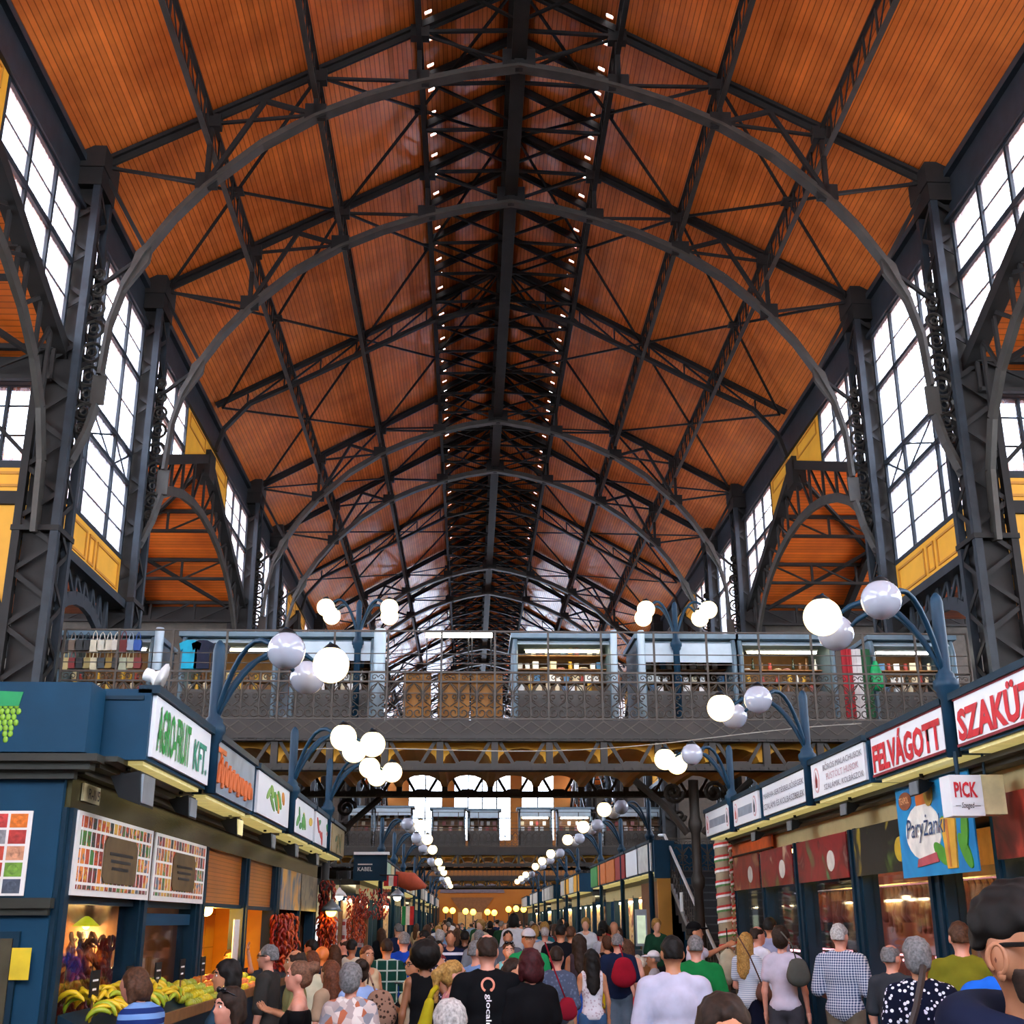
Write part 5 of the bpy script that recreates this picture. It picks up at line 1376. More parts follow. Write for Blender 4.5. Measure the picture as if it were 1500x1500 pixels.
MB().box(3.31, 3.66, 27.62, 27.72, 2.69, 3.53).obj('blue_fascia', TEAL, label='dark blue fascia facing the viewer left of the stairs', cat='fascia')
MB().box(3.36, 3.66, 27.6, 27.7, .0, 2.68).obj('ochre_wall', OCHRED, label='narrow ochre wall under the blue fascia', cat='wall panel')
t = thing('info_panel', 'tall lit white information panel beside the ochre wall', 'panel', (4.3, 25.5, 0))
p0, p1 = atY(932, 1386, 25.5), atY(947, 1332, 25.5)
MB().box(p0.x, p1.x, 25.5, 25.55, p0.z, p1.z).obj('case', GREY, t); MB().box(p0.x + .03, p1.x - .03, 25.49, 25.5, p0.z + .05, p1.z - .12).obj('face', mat('lit_panel_face', 'c4d2b8', .4, emit=.35, ecol='d5e6c0'), t); MB().tube([(p0.x + .15, 25.52, 0), (p0.x + .15, 25.52, p0.z)], .03, 6).obj('leg', GREY, t)
# second left block front: gingham window, lamps, plait garlands
GING = mat_print('red_gingham', 9, ['d8736a', 'e8a59c', 'c84a44', 'efd6cf'], .08, axes=('X', 'Z'))
t = thing('display_window', 'bright window with red gingham goods facing the viewer', 'window display', (-7, 32.2, 1))
for i, (a, b) in enumerate(((455, 475), (478, 497), (500, 516), (519, 535))):
    p, q = atY(a, 1388, 32.15), atY(b, 1346, 32.15)
    MB().box(p.x, q.x, 32.16, 32.2, p.z, q.z).obj('goods_panel', GING if i != 0 else mat('white_lit_panel', 'f0f4f0', .4, emit=1.2, ecol='ffffff'), t)
    MB().box(q.x - .02, q.x + .08, 32.1, 32.2, p.z, q.z + .2).obj('window_post', WOODS, t)
p0_, q0_ = atY(455, 1388, 32.15), atY(537, 1388, 32.15); MB().box(p0_.x, q0_.x, 32.1, 32.25, 0, p0_.z).obj('base', NAVY, t)
for i, (u, v) in enumerate(((518, 1312), (528, 1314))): garland(tuple(atY(u, v, 31.9)), 18, .16, f'{["left", "right"][i]} yellow lit pepper bunch on the second left block', 1, 6)
q = atY(547, 1302, 31.7)
garland((q.x, q.y, q.z), 12, .4, 'big dark red pepper cluster hanging at the second left block corner', 0, 12)
for i, (u, v, col) in enumerate(((497, 1313, 'ffffff'), (582, 1314, 'ffe2b0'), (485, 1335, 'ffc83a'))):
    p = atY(u, v, [31.95, 31.5, 23.05][i])
    t = thing('pendant_lamp', ['white pendant lamp before the gingham window', 'small pendant lamp at the second left block', 'yellow lantern hanging among the garlands'][i], 'lamp', (p.x, p.y, p.z), 'pendant lamps of the left blocks')
    MB().lathe([(.2, 0), (.15, .09), (.05, .17), (.02, .22)], 14, (p.x, p.y, p.z)).obj('shade', GREY if i else WHITE, t, True)
    MB().ball((p.x, p.y, p.z), .1, 12, 8).obj('bulb', mat('pendant_bulb_' + col, col, .3, emit=14, ecol=col), t, True)
    MB().tube([(p.x, p.y, p.z + .2), (p.x, p.y, p.z + .4), (p.x, [32.35, 32.4, 22.8][i], p.z + .45)] if i != 1 else [(p.x, p.y, p.z + .2), (p.x, p.y, 2.9), (-3.5, 32.4, 2.95)], .014, 6).obj('bracket', BLACK, t)
# dangling strings between first and second left blocks
for i, (u, v0, n) in enumerate(((481, 1290, 22), (482, 1345, 18), (476, 1330, 16))): garland(tuple(atY(u, v0, 23.3)), n, .15, f'{["upper", "lower", "left"][i]} dark red garland hanging past the end of the first left row', 0 if i != 1 else 1, 6)
t = thing('box_fascia', 'slate blue fascia with small pale lettering over the second left block', 'sign', (-4.6, 32.2, 3.2))
p0, p1 = atY(517, 1290, 32.1), atY(545, 1252, 32.1)
MB().box(p0.x, p1.x + .4, 32.1, 32.25, p0.z, p1.z).obj('board', NAVY, t); MB().box(p0.x, p1.x + .45, 32.05, 32.25, p1.z, p1.z + .07).obj('cap', WHITE, t)
MB().box(atY(524, 1270, 32.08).x, atY(524, 1270, 32.08).x + .38, 32.085, 32.095, atY(524, 1267, 32.1).z, atY(524, 1267, 32.1).z + .03).obj('faded_line', PALE, t)
text('lettering', 'KABEL', t, (atY(524, 1270, 32.08).x, 32.09, atY(524, 1276, 32.1).z), (1, 0, 0), (0, 0, 1), .38, .1, PALE, .01)
# small flags
def flag(p, cols, label, w=.5, h=.35, vert=True):
    t = thing('small_flag', label, 'flag', p, 'small flags on the stalls')
    MB().tube([(p[0], p[1], 0 if p[2] < 2 else 2.85), (p[0], p[1], p[2] + h)], .012, 5).obj('pole', STEEL, t)
    for i, c in enumerate(cols):
        MB().box(p[0] + w * i / 3, p[0] + w * (i + 1) / 3, p[1] - .005, p[1] + .005, p[2], p[2] + h).obj('stripe', mat('flag_' + c, c, .8), t)
flag(tuple(atY(588, 1355, 34.5)), ('1c8a4a', 'e4e2dc', 'c82a2a'), 'small green white red flag on the left aisle', .34, .5)
flag(tuple(atY(562, 1298, 33.8)), ('b8242a', 'e4e2dc', 'b8242a'), 'small red and white flag above the second left block', .4, .3)
p = atY(590, 1292, 39)
MB().tube([(p.x - .7, p.y, p.z - .1), (p.x - .2, p.y, p.z + .1), (p.x + .3, p.y, p.z), (p.x + .75, p.y, p.z - .15)], [.05, .24, .3, .05], 10).obj('hanging_cloth', mat('rust_cloth', 'a8452a', .8), label='rust red cloth hung over the second left block', cat='cloth', smooth=True)
# ================================================================ people
def sd_cap(P, a, b, ra, rb):
    a = np.array(a, float); b = np.array(b, float); ab = b - a
    t = np.clip(((P - a) @ ab) / max(ab @ ab, 1e-9), 0, 1)
    return np.linalg.norm(P - a - t[..., None] * ab, axis=-1) - (ra + (rb - ra) * t)
def sd_ell(P, c, r):
    q = (P - np.array(c, float)) / np.array(r, float)
    k0 = np.linalg.norm(q, axis=-1); k1 = np.linalg.norm(q / np.array(r, float), axis=-1)
    return k0 * (k0 - 1) / np.maximum(k1, 1e-6)
def cap(a, b, ra, rb=None): return ('c', a, b, ra, ra if rb is None else rb)
def ell(c, r): return ('e', c, r)
def prim_box(p, off):
    if p[0] == 'c':
        a, b = np.array(p[1]), np.array(p[2]); r = max(p[3], p[4])
        return np.minimum(a, b) - r - off, np.maximum(a, b) + r + off
    return np.array(p[1]) - np.array(p[2]) - off, np.array(p[1]) + np.array(p[2]) + off
def sdf_mesh(prims, h, off=0., k=.035, cut=None):
    """smooth union of primitives, polygonised with surface nets"""
    bb = [prim_box(p, off) for p in prims]
    lo = np.min([b[0] for b in bb], 0) - 2 * h; hi = np.max([b[1] for b in bb], 0) + 2 * h
    n = np.ceil((hi - lo) / h).astype(int) + 1
    ax = [lo[i] + h * np.arange(n[i]) for i in range(3)]
    D = np.full(n, .5)
    for p, (b0, b1) in zip(prims, bb):
        i0 = np.maximum(((b0 - 3 * h - .03 - lo) / h).astype(int), 0); i1 = np.minimum(((b1 + 3 * h + .03 - lo) / h).astype(int) + 2, n)
        sl = tuple(slice(i0[i], i1[i]) for i in range(3))
        G = np.stack(np.meshgrid(*[ax[i][sl[i]] for i in range(3)], indexing='ij'), -1)
        d = sd_cap(G, *p[1:]) if p[0] == 'c' else sd_ell(G, *p[1:])
        d = d - off
        o = D[sl]; hh = np.maximum(k - np.abs(o - d), 0) / k
        D[sl] = np.minimum(o, d) - hh * hh * k / 4
    if cut is not None:
        G = np.stack(np.meshgrid(*ax, indexing='ij'), -1); D = cut(G, D)
    s = D < 0
    c = np.zeros(n - 1, np.int8)
    for i in (0, 1):
        for j in (0, 1):
            for l in (0, 1): c += s[i:n[0] - 1 + i, j:n[1] - 1 + j, l:n[2] - 1 + l]
    act = (c > 0) & (c < 8)
    I = np.argwhere(act)
    if not len(I): return np.zeros((0, 3)), []
    idx = np.full(n - 1, -1); idx[act] = np.arange(len(I))
    V = {o: D[I[:, 0] + o[0], I[:, 1] + o[1], I[:, 2] + o[2]] for o in [(i, j, l) for i in (0, 1) for j in (0, 1) for l in (0, 1)]}
    P = np.zeros((len(I), 3)); Wt = np.zeros(len(I))
    for o in V:
        for a_ in range(3):
            if o[a_]: continue
            q = list(o); q[a_] = 1; q = tuple(q)
            va, vb = V[o], V[q]; m = (va < 0) != (vb < 0)
            t = np.where(m, va / np.where(m, va - vb, 1), 0)
            pos = np.tile(np.array(o, float), (len(I), 1)); pos[:, a_] += t
            P[m] += pos[m]; Wt += m
    P = (I + P / Wt[:, None]) * h + lo
    F = []
    for a_ in range(3):
        b_, c_ = (a_ + 1) % 3, (a_ + 2) % 3
        sl0 = [slice(None)] * 3; sl1 = [slice(None)] * 3
        sl0[a_] = slice(0, -1); sl1[a_] = slice(1, None)
        for q in (b_, c_): sl0[q] = slice(1, -1); sl1[q] = slice(1, -1)
        A, B = s[tuple(sl0)], s[tuple(sl1)]
        E_ = np.argwhere(A != B)
        if not len(E_): continue
        sg = A[tuple(E_.T)]
        E_[:, b_] += 1; E_[:, c_] += 1
        def cell(db, dc):
            e = E_.copy(); e[:, b_] -= db; e[:, c_] -= dc; return idx[tuple(e.T)]
        Q = np.stack([cell(1, 1), cell(0, 1), cell(0, 0), cell(1, 0)], 1)
        Q[~sg] = Q[~sg][:, ::-1]
        F.append(Q)
    return P, np.concatenate(F)
def np_mesh(name, P, F, m, smooth=True):
    me = bpy.data.meshes.new(name)
    F = np.asarray(F)
    me.vertices.add(len(P)); me.vertices.foreach_set('co', np.asarray(P, np.float32).ravel())
    me.loops.add(F.size); me.loops.foreach_set('vertex_index', F.ravel().astype(np.int32))
    me.polygons.add(len(F)); me.polygons.foreach_set('loop_start', np.arange(0, F.size, 4, dtype=np.int32))
    me.polygons.foreach_set('loop_total', np.full(len(F), 4, np.int32))
    me.polygons.foreach_set('use_smooth', np.ones(len(F), bool) if smooth else np.zeros(len(F), bool))
    me.update(calc_edges=True); me.validate()
    if m: me.materials.append(m)
    return me
# relaxed hand: wrist at origin, fingers along -z, palm facing -x, thumb toward +y
def hand_template():
    pr = [ell((0, 0, -.045), (.016, .040, .050)), cap((0, 0, .02), (0, 0, -.03), .026, .024)]
    for i, (y, L_) in enumerate(((.029, .070), (.010, .078), (-.010, .072), (-.029, .056))):
        a = (0, y, -.082); b = (-.006, y * 1.08, -.082 - L_ * .42); c = (-.024, y * 1.08, -.082 - L_ * .75); d = (-.045, y * 1.05, -.082 - L_ * .95)
        pr += [cap(a, b, .0095, .009), cap(b, c, .009, .0082), cap(c, d, .0082, .007)]
    pr += [cap((-.004, .030, -.03), (-.022, .055, -.062), .013, .011), cap((-.022, .055, -.062), (-.034, .060, -.092), .011, .008)]
    return sdf_mesh(pr, .0065, 0, .008)
HAND = hand_template()
SKIN = {'fair': 'd9a083', 'pink': 'cf8f78', 'tan': 'b97d5a', 'brown': '8d5a3c', 'olive': 'c08a62', 'lit': 'e07a34'}  # 'lit' has the orange of a stall lamp mixed into the skin tone
def skin(k): return mat('skin_' + k, SKIN[k], .5, 0, .08, 14)
def mat_cloth(kind, c1, c2='ffffff', c3=None):
    key = ('cloth', kind, c1, c2, c3)
    if key in _M: return _M[key]
    if kind == 'plain':
        m = mat(f'cloth_{c1}', c1, .9, 0, .12, 9, .15, spec=.12); _M[key] = m; return m
    m, nt, b = newmat(f'cloth_{kind}_{c1}'); N = nt.nodes; L = nt.links
    b.inputs['Roughness'].default_value = .9; b.inputs['Specular IOR Level'].default_value = .12
    tc = N.new('ShaderNodeTexCoord'); sp = N.new('ShaderNodeSeparateXYZ'); L.new(tc.outputs['Object'], sp.inputs[0])
    def band(axis, period, width):
        d = N.new('ShaderNodeMath'); d.operation = 'DIVIDE'; d.inputs[1].default_value = period; L.new(sp.outputs[axis], d.inputs[0])
        f = N.new('ShaderNodeMath'); f.operation = 'FRACT'; L.new(d.outputs[0], f.inputs[0])
        g = N.new('ShaderNodeMath'); g.operation = 'LESS_THAN'; g.inputs[1].default_value = width; L.new(f.outputs[0], g.inputs[0])
        return g
    mx = N.new('ShaderNodeMix'); mx.data_type = 'RGBA'; mx.inputs['A'].default_value = (*lin(c1), 1); mx.inputs['B'].default_value = (*lin(c2), 1)
    if kind == 'stripe': L.new(band(2, .065, .5).outputs[0], mx.inputs['Factor'])
    elif kind == 'finestripe': L.new(band(2, .022, .45).outputs[0], mx.inputs['Factor'])
    elif kind == 'widestripe': L.new(band(2, .16, .25).outputs[0], mx.inputs['Factor'])
    elif kind in ('plaid', 'check'):
        p, w_ = (.12, .14) if kind == 'plaid' else (.024, .45)
        a, c = band(0, p, w_), band(2, p, w_)
        if kind == 'plaid':
            o = N.new('ShaderNodeMath'); o.operation = 'MAXIMUM'
        else:
            o = N.new('ShaderNodeMath'); o.operation = 'MULTIPLY_ADD'
        L.new(a.outputs[0], o.inputs[0]); L.new(c.outputs[0], o.inputs[1])
        if kind == 'check':
            o.operation = 'ADD'; h2 = N.new('ShaderNodeMath'); h2.operation = 'MULTIPLY'; h2.inputs[1].default_value = .5; L.new(o.outputs[0], h2.inputs[0]); o = h2
        L.new(o.outputs[0], mx.inputs['Factor'])
    else:
        vo = N.new('ShaderNodeTexVoronoi'); vo.inputs['Scale'].default_value = {'dots': 31, 'patch': 21, 'leopard': 30}[kind]; L.new(tc.outputs['Object'], vo.inputs['Vector'])
        g = N.new('ShaderNodeMath'); g.operation = 'LESS_THAN'; g.inputs[1].default_value = .33
        if kind == 'patch':
            rp = N.new('ShaderNodeValToRGB'); rp.color_ramp.interpolation = 'CONSTANT'
            for c_ in range(3): rp.color_ramp.elements.new(.5)
            for i, c_ in enumerate((c1, c2, 'b0664a', 'd9cfc8', '8a8a92')): rp.color_ramp.elements[i].position = i * .2; rp.color_ramp.elements[i].color = (*lin(c_), 1)
            s3 = N.new('ShaderNodeSeparateColor'); L.new(vo.outputs['Color'], s3.inputs[0]); L.new(s3.outputs[0], rp.inputs['Fac'])
            L.new(rp.outputs['Color'], b.inputs['Base Color']); _M[key] = m; return m
        L.new(vo.outputs['Distance'], g.inputs[0]); L.new(g.outputs[0], mx.inputs['Factor'])
    L.new(mx.outputs['Result'], b.inputs['Base Color'])
    _M[key] = m
    return m
HAIRC = {'black': '14110f', 'dark': '2a1d15', 'brown': '4a3020', 'auburn': '5e3420', 'blond': 'a07a40', 'grey': '6f6e6e', 'white': 'a9a6a2', 'red': '3a1216', 'mix': '6a4a38'}
def hairm(k): return mat('hair_' + k, HAIRC[k], .6, 0, .45, 60, .6, spec=.2)
ARMS = {  # elbow and wrist relative to the shoulder, for the right arm (x outward)
    'down': ((.06, .0, -.29), (.07, .05, -.53)), 'bent': ((.06, -.03, -.28), (.02, .20, -.36)), 'hip': ((.14, -.08, -.25), (.03, .06, -.38)),
    'front': ((.04, .04, -.28), (-.05, .22, -.22)), 'phone': ((.05, .03, -.28), (-.06, .24, -.18)), 'point': ((.10, .26, -.06), (.14, .52, .05)), 'up': ((.16, .16, .05), (.10, .14, .30)),
    'clasp': ((.05, .02, -.29), (-.12, .20, -.40))}
def build_body(q, res):
    """q: H, f(emale), g(irth), arms (left, right), legs, sit, lean; returns primitive lists in metres"""
    H = q.get('H', 1.7); s = H / 1.75; f = q.get('f', 0); g = q.get('g', 1.0) * (.95 if f else 1.0)
    sh = (.158 if f else .185) * (1 + (g - 1) * .5); hp = .09
    lean = q.get('lean', 0.); sit = q.get('sit', 0)
    def L_(x, y, z):                     # lean the upper body forward about the hips
        if lean and z > .95:
            d = z - .95; z = .95 + d * math.cos(lean) - y * math.sin(lean); y = y * math.cos(lean) + d * math.sin(lean)
        return (x * s, y * s, (z - (.43 if sit else 0)) * s)
    def E_(x, y, z, a, b, c): return ell(L_(x, y, z), (a * s, b * s, c * s))
    def C_(a, b, ra, rb=None): return cap(L_(*a), L_(*b), ra * s, (ra if rb is None else rb) * s)
    B = {}
    B['torso'] = [E_(0, -.01, .96, .165 * g, .115 * g, .12), E_(0, 0, 1.10, (.128 if f else .148) * g, .10 * g, .15), E_(0, .0, 1.28, .158 * g, .108 * g, .17), C_((-sh * .8, -.005, 1.405), (sh * .8, -.005, 1.405), .062), C_((-.06, -.01, 1.44), (.06, -.01, 1.44), .055)]
    if f: B['torso'] += [E_(-.065, .085, 1.27, .06, .05, .06), E_(.065, .085, 1.27, .06, .05, .06)]
    elif g > 1.08: B['torso'] += [E_(0, .06, 1.08, .13 * g, .10 * g, .13)]
    B['neck'] = [C_((0, -.015, 1.43), (0, .015, 1.56), .056 if not f else .048, .05 if not f else .044)]
    hd = q.get('tilt', 0.)
    def Hd(x, y, z): return (x, y + (z - 1.55) * math.sin(hd), z - abs(y) * 0)
    B['head'] = [E_(*Hd(0, .005, 1.655), .076, .094, .095), E_(*Hd(0, .025, 1.60), .064, .078, .082), E_(*Hd(0, .055, 1.56), .042, .045, .038)]
    B['face'] = [C_(Hd(0, .098, 1.638), Hd(0, .120, 1.602), .009, .0135), E_(*Hd(0, .088, 1.664), .048, .018, .010), E_(*Hd(0, .097, 1.568), .022, .010, .009), E_(*Hd(0, .082, 1.538), .024, .02, .018), E_(*Hd(-.078, .0, 1.615), .011, .022, .032), E_(*Hd(.078, .0, 1.615), .011, .022, .032), E_(*Hd(-.035, .082, 1.605), .02, .014, .018), E_(*Hd(.035, .082, 1.605), .02, .014, .018)]
    arms = q.get('arms', ('down', 'down'))
    B['arms'] = []; B['sleeve'] = []; hands = []
    sl = q.get('sleeve', .6)
    for sd, an in ((-1, arms[0]), (1, arms[1])):
        e, w = ARMS[an] if isinstance(an, str) else an
        S0 = np.array(L_(sd * sh, -.005, 1.40)); E0 = S0 + np.array((sd * e[0], e[1], e[2])) * s; W0 = S0 + np.array((sd * w[0], w[1], w[2])) * s
        ra = (.05 if not f else .042) * (.6 + .4 * g)
        B['arms'] += [cap(S0, E0, ra * s, ra * .78 * s), cap(E0, W0, ra * .78 * s, ra * .55 * s)]
        hands.append((sd, E0, W0))
        if sl > 0:
            t = min(sl, 1.0); B['sleeve'].append(cap(S0, S0 + (E0 - S0) * t, (ra + .004) * s, (ra * .9 + (.012 if t < 1 else 0)) * s))
            if sl > 1: B['sleeve'].append(cap(E0, E0 + (W0 - E0) * min(1, sl - 1), (ra * .85 + .003) * s, (ra * .7) * s))
    st = q.get('stride', .05)
    B['legs'] = []; B['pant'] = []; B['feet'] = []
    for sd in (-1, 1):
        y = st * sd
        hip = L_(sd * hp, 0, .92)
        if sit:
            kn = (sd * .11 * s, .42 * s, .50 * s); an = (sd * .11 * s, .44 * s, .08 * s)
        else:
            kn = (sd * (hp + .005) * s, (y * .6 + .02) * s, .49 * s); an = (sd * (hp + .01) * s, y * s, .085 * s)
        gl = .5 + .5 * g
        lg = [cap(hip, kn, .082 * s * gl, .056 * s * gl), cap(kn, an, .056 * s * gl, .038 * s)]
        # calf
        kc = (np.array(kn) * .65 + np.array(an) * .35) + np.array((0, -.018 * s, 0)); lg.append(ell(kc, (.046 * s, .05 * s, .11 * s)))
        B['legs'] += lg
        B['feet'] += [cap((an[0], an[1] - .03 * s, .045 * s), (an[0] + sd * .015 * s, an[1] + .15 * s, .035 * s), .042 * s, .034 * s)]
        pl = q.get('pant', 2.0); pl = 0 if pl == 'skirt' else pl
        P_ = np.array
        if pl >= 2: B['pant'] += [cap(hip, kn, .09 * s * gl, .066 * s * gl), cap(kn, an, .066 * s * gl, .055 * s)]
        elif pl > 0: B['pant'] += [cap(hip, tuple(P_(hip) + (P_(kn) - P_(hip)) * min(1, pl)), .09 * s * gl, (.078 if pl < 1.2 else .075) * s * gl)]
    return B, hands, s, sh, L_
def append_hands(P, F, hands, s):
    P = [P]; F = [np.asarray(F)]; n = len(P[0])
    hv, hf = HAND
    for sd, E0, W0 in hands:
        z = E0 - W0; z /= np.linalg.norm(z)
        fw = np.array((0, 1., 0)); y = fw - z * (fw @ z)
        if np.linalg.norm(y) < .2: y = np.array((0, 0, 1.)) - z * z[2]
        y /= np.linalg.norm(y); x = np.cross(y, z)
        v = hv.copy(); v[:, 0] *= sd
        P.append(W0 + (v[:, :1] * x + v[:, 1:2] * y + v[:, 2:3] * z) * s)
        f = np.asarray(hf); F.append((f[:, ::-1] if sd < 0 else f) + n); n += len(v)
    return np.concatenate(P), np.concatenate(F)
def hair_prims(style, L_, s):
    E_ = lambda x, y, z, a, b, c: ell(L_(x, y, z), (a * s, b * s, c * s))
    C_ = lambda a, b, ra, rb=None: cap(L_(*a), L_(*b), ra * s, (ra if rb is None else rb) * s)
    base = [E_(0, -.004, 1.664, .077, .094, .091), E_(0, -.03, 1.615, .070, .072, .075)]
    if style in ('short', 'bald'): return base
    if style == 'bob': return base + [E_(0, -.006, 1.668, .083, .099, .094), C_((-.07, -.02, 1.64), (-.075, -.01, 1.53), .035, .03), C_((.07, -.02, 1.64), (.075, -.01, 1.53), .035, .03), E_(0, -.06, 1.58, .085, .05, .08)]
    if style == 'long': return base + [C_((-.065, -.02, 1.66), (-.08, -.02, 1.46), .038, .03), C_((.065, -.02, 1.66), (.08, -.02, 1.46), .038, .03), C_((0, -.06, 1.62), (0, -.1, 1.25), .07, .05), C_((-.04, -.06, 1.6), (-.05, -.1, 1.3), .05, .035), C_((.04, -.06, 1.6), (.05, -.1, 1.3), .05, .035)]
    if style == 'pony': return base + [C_((0, -.1, 1.69), (0, -.15, 1.64), .03, .035), C_((0, -.15, 1.64), (0, -.15, 1.42), .035, .015)]
    if style == 'bun': return base + [E_(0, -.12, 1.70, .05, .045, .045)]
    if style == 'afro': return [E_(0, -.02, 1.665, .15, .15, .14)]
    if style == 'puff': return base + [E_(0, -.012, 1.675, .086, .104, .096), E_(0, -.05, 1.615, .08, .068, .08)]
    return base
def face_cut(L_, s, bald=False, short=False, nape=1.595):
    c = np.array(L_(0, .125, 1.602)); r = np.array((.083, .088, .088)) * s
    t = np.array(L_(0, .02, 1.76)); tr = np.array((.062, .085, .07)) * s
    ez = L_(0, 0, 1.635)[2]; ey = L_(0, -.03, 1.6)[1]; nz = L_(0, 0, nape)[2]
    def cut(G, D):
        D = np.maximum(D, -sd_ell(G, c, r))
        if bald: D = np.maximum(D, -sd_ell(G, t, tr))
        if short:                        # ears and nape stay bare
            D = np.maximum(D, -np.maximum(G[..., 2] - ez, ey - G[..., 1])); D = np.maximum(D, nz - G[..., 2])
        x, y, z = G[..., 0] / s, G[..., 1] / s, G[..., 2] / s
        D = D + s * (.0028 * np.sin(118 * x + 3 * np.sin(38 * z)) + .0028 * np.sin(104 * y + 2.5 * np.sin(33 * z + 9 * x)) + .002 * np.sin(61 * z + 40 * x))
        return D
    return cut
def person(q):
    """q: dict with u, v (head top in the photograph), Y, th facing, clothing ..."""
    Y = q['Y']
    top = atY(q['u'], q['v'], Y)
    q.setdefault('H', max(1.34, min(1.92, top.z)))
    res = q.get('res') or (.011 if Y < 5 else .0135 if Y < 12 else .018)
    B, hands, s, sh, L_ = build_body(q, res)
    rz = -R(q['th'])
    t = thing('person', q['label'], 'person', (top.x, Y, q.get('z0', 0)), q.get('group', 'shoppers in the aisle'), rz=rz)
    sk = skin(q.get('skin', 'fair'))
    k = .035 * s
    prims = B['torso'] + B['neck'] + B['head'] + B['arms'] + B['legs'] + B['feet']
    if Y < 22: prims = prims + B['face']
    P, F = sdf_mesh(prims, res, 0, .022 * s)
    if Y < 18: P, F = append_hands(P, F, hands, s)
    body = link('body', np_mesh('body', P, F, sk), t, True)
    # top
    cloth = q.get('top', ('plain', '202024'))
    hem = q.get('hem', .90); neck = q.get('neck', .068)
    nc = np.array(L_(0, .03, 1.495)); hz = L_(0, 0, hem)[2] if not q.get('lean') else -9
    if q.get('lean'): hz = L_(0, 0, hem)[2]
    tp = B['torso'] + B['sleeve']
    strap = q.get('tank')
    def cut_top(G, D):
        D = np.maximum(D, hz - G[..., 2])
        D = np.maximum(D, -(np.linalg.norm((G - nc) / np.array((1, 1.15, 1.0)), axis=-1) - neck * s * (1.45 if strap else 1)))
        if strap: D = np.maximum(D, np.abs(G[..., 0]) - sh * s * .92)
        if q.get('offsh'): D = np.maximum(D, G[..., 2] - L_(0, 0, 1.375)[2])
        return D
    P, F = sdf_mesh(tp, res, .014 * s, .03 * s, cut_top)
    shirt = (P, F)
    if len(P): link(q.get('topname', 'shirt'), np_mesh('shirt', P, F, mat_cloth(*cloth)), t, True)
    # trousers, shorts or skirt
    wz = L_(0, 0, .99)[2]
    pl = q.get('pant', 2.0)
    if pl == 'skirt': 
        pr = [ell(L_(0, 0, .95), (.16 * s, .12 * s, .12 * s)), cap(L_(0, 0, .9), L_(0, 0, .62), .15 * s, .19 * s)]
    else: pr = B['pant'] + [B['torso'][0]]
    cl = None
    if pl != 2.0 and pl != 'skirt' and not q.get('sit'):
        lz = L_(0, 0, .92 - .43 * min(1, pl))[2]
        cl = lambda G, D: np.maximum(np.maximum(D, G[..., 2] - wz), lz - G[..., 2])
    elif pl == 'skirt':
        lz = L_(0, 0, .58)[2]; cl = lambda G, D: np.maximum(np.maximum(D, G[..., 2] - wz), lz - G[..., 2])
    else: cl = lambda G, D: np.maximum(D, G[..., 2] - wz)
    P, F = sdf_mesh(pr, res * 1.2, .010 * s, .03 * s, cl)
    if len(P): link('skirt' if pl == 'skirt' else 'trousers' if pl == 2.0 else 'shorts', np_mesh('trousers', P, F, mat_cloth(*q.get('bottom', ('plain', '22242a')))), t, True)
    P, F = sdf_mesh(B['feet'], res * 1.2, .006, .02, None)
    link('shoes', np_mesh('shoes', P, F, mat_cloth('plain', q.get('shoe', '2a2826'))), t, True)
    # hair
    hs = q.get('hair', ('short', 'brown'))
    if hs[0] != 'none':
        P, F = sdf_mesh(hair_prims(hs[0], L_, s), res * .85, .004, .02, face_cut(L_, s, hs[0] == 'bald', hs[0] in ('short', 'bald'), q.get('nape', 1.595)))
        if len(P): link('hair', np_mesh('hair', P, F, hairm(hs[1])), t, True)
    if q.get('cap'):
        cz = L_(0, 0, 1.675)[2]
        P, F = sdf_mesh([ell(L_(0, 0, 1.668), (.09 * s, .106 * s, .1 * s)), ], res * .8, .006, .02, lambda G, D: np.maximum(D, cz - G[..., 2]))
        P2, F2 = sdf_mesh([ell(L_(0, .12, 1.68), (.07 * s, .085 * s, .014 * s))], res * .8, 0, .01)
        P3 = np.concatenate([P, P2]); F3 = np.concatenate([F, F2 + len(P)])
        link('cap', np_mesh('cap', P3, F3, mat_cloth('plain', q['cap'])), t, True)
    if Y < 16 and (q.get('eyes') or abs(((q['th'] + 180) % 360) - 180) > 55):
        for sd in (-1, 1):
            e = L_(sd * .031, .087, 1.638); r = .0125 * s
            me = MB(); me.ball(e, r, 10, 8); me.cur = 1; me.ball((e[0], e[1] + r * .55, e[2]), r * .62, 8, 6)
            me.obj('eye', [mat('eye_white', 'e6e2dc', .3), mat('iris_dark', '2a1a12', .2)], body, True, local=True)
            MB().tube([L_(sd * .012, .102, 1.660), L_(sd * .03, .102, 1.667), L_(sd * .052, .090, 1.660)], .0055 * s, 5).obj('eyebrow', hairm(hs[1]), body, True, local=True)
        MB().ball(L_(0, .101, 1.570), .02 * s, 10, 6, (1, .35, .32)).obj('lips', mat('lip_tone', 'a05a50', .45), body, True, local=True)
    if q.get('glasses'):
        gm = BLACK; m_ = MB()
        for sd in (-1, 1):
            c = L_(sd * .034, .108, 1.637)
            m_.tube([(c[0] + .026 * s * math.cos(a), c[1], c[2] + .02 * s * math.sin(a)) for a in [i * math.pi / 6 for i in range(13)]], .003 * s, 5)
            m_.tube([L_(sd * .06, .106, 1.642), L_(sd * .082, .08, 1.643), L_(sd * .083, -.005, 1.64)], .0045 * s, 5)
        m_.tube([L_(-.01, .112, 1.642), L_(.01, .112, 1.642)], .003 * s, 5)
        m_.obj('glasses', gm, t, False, local=True)
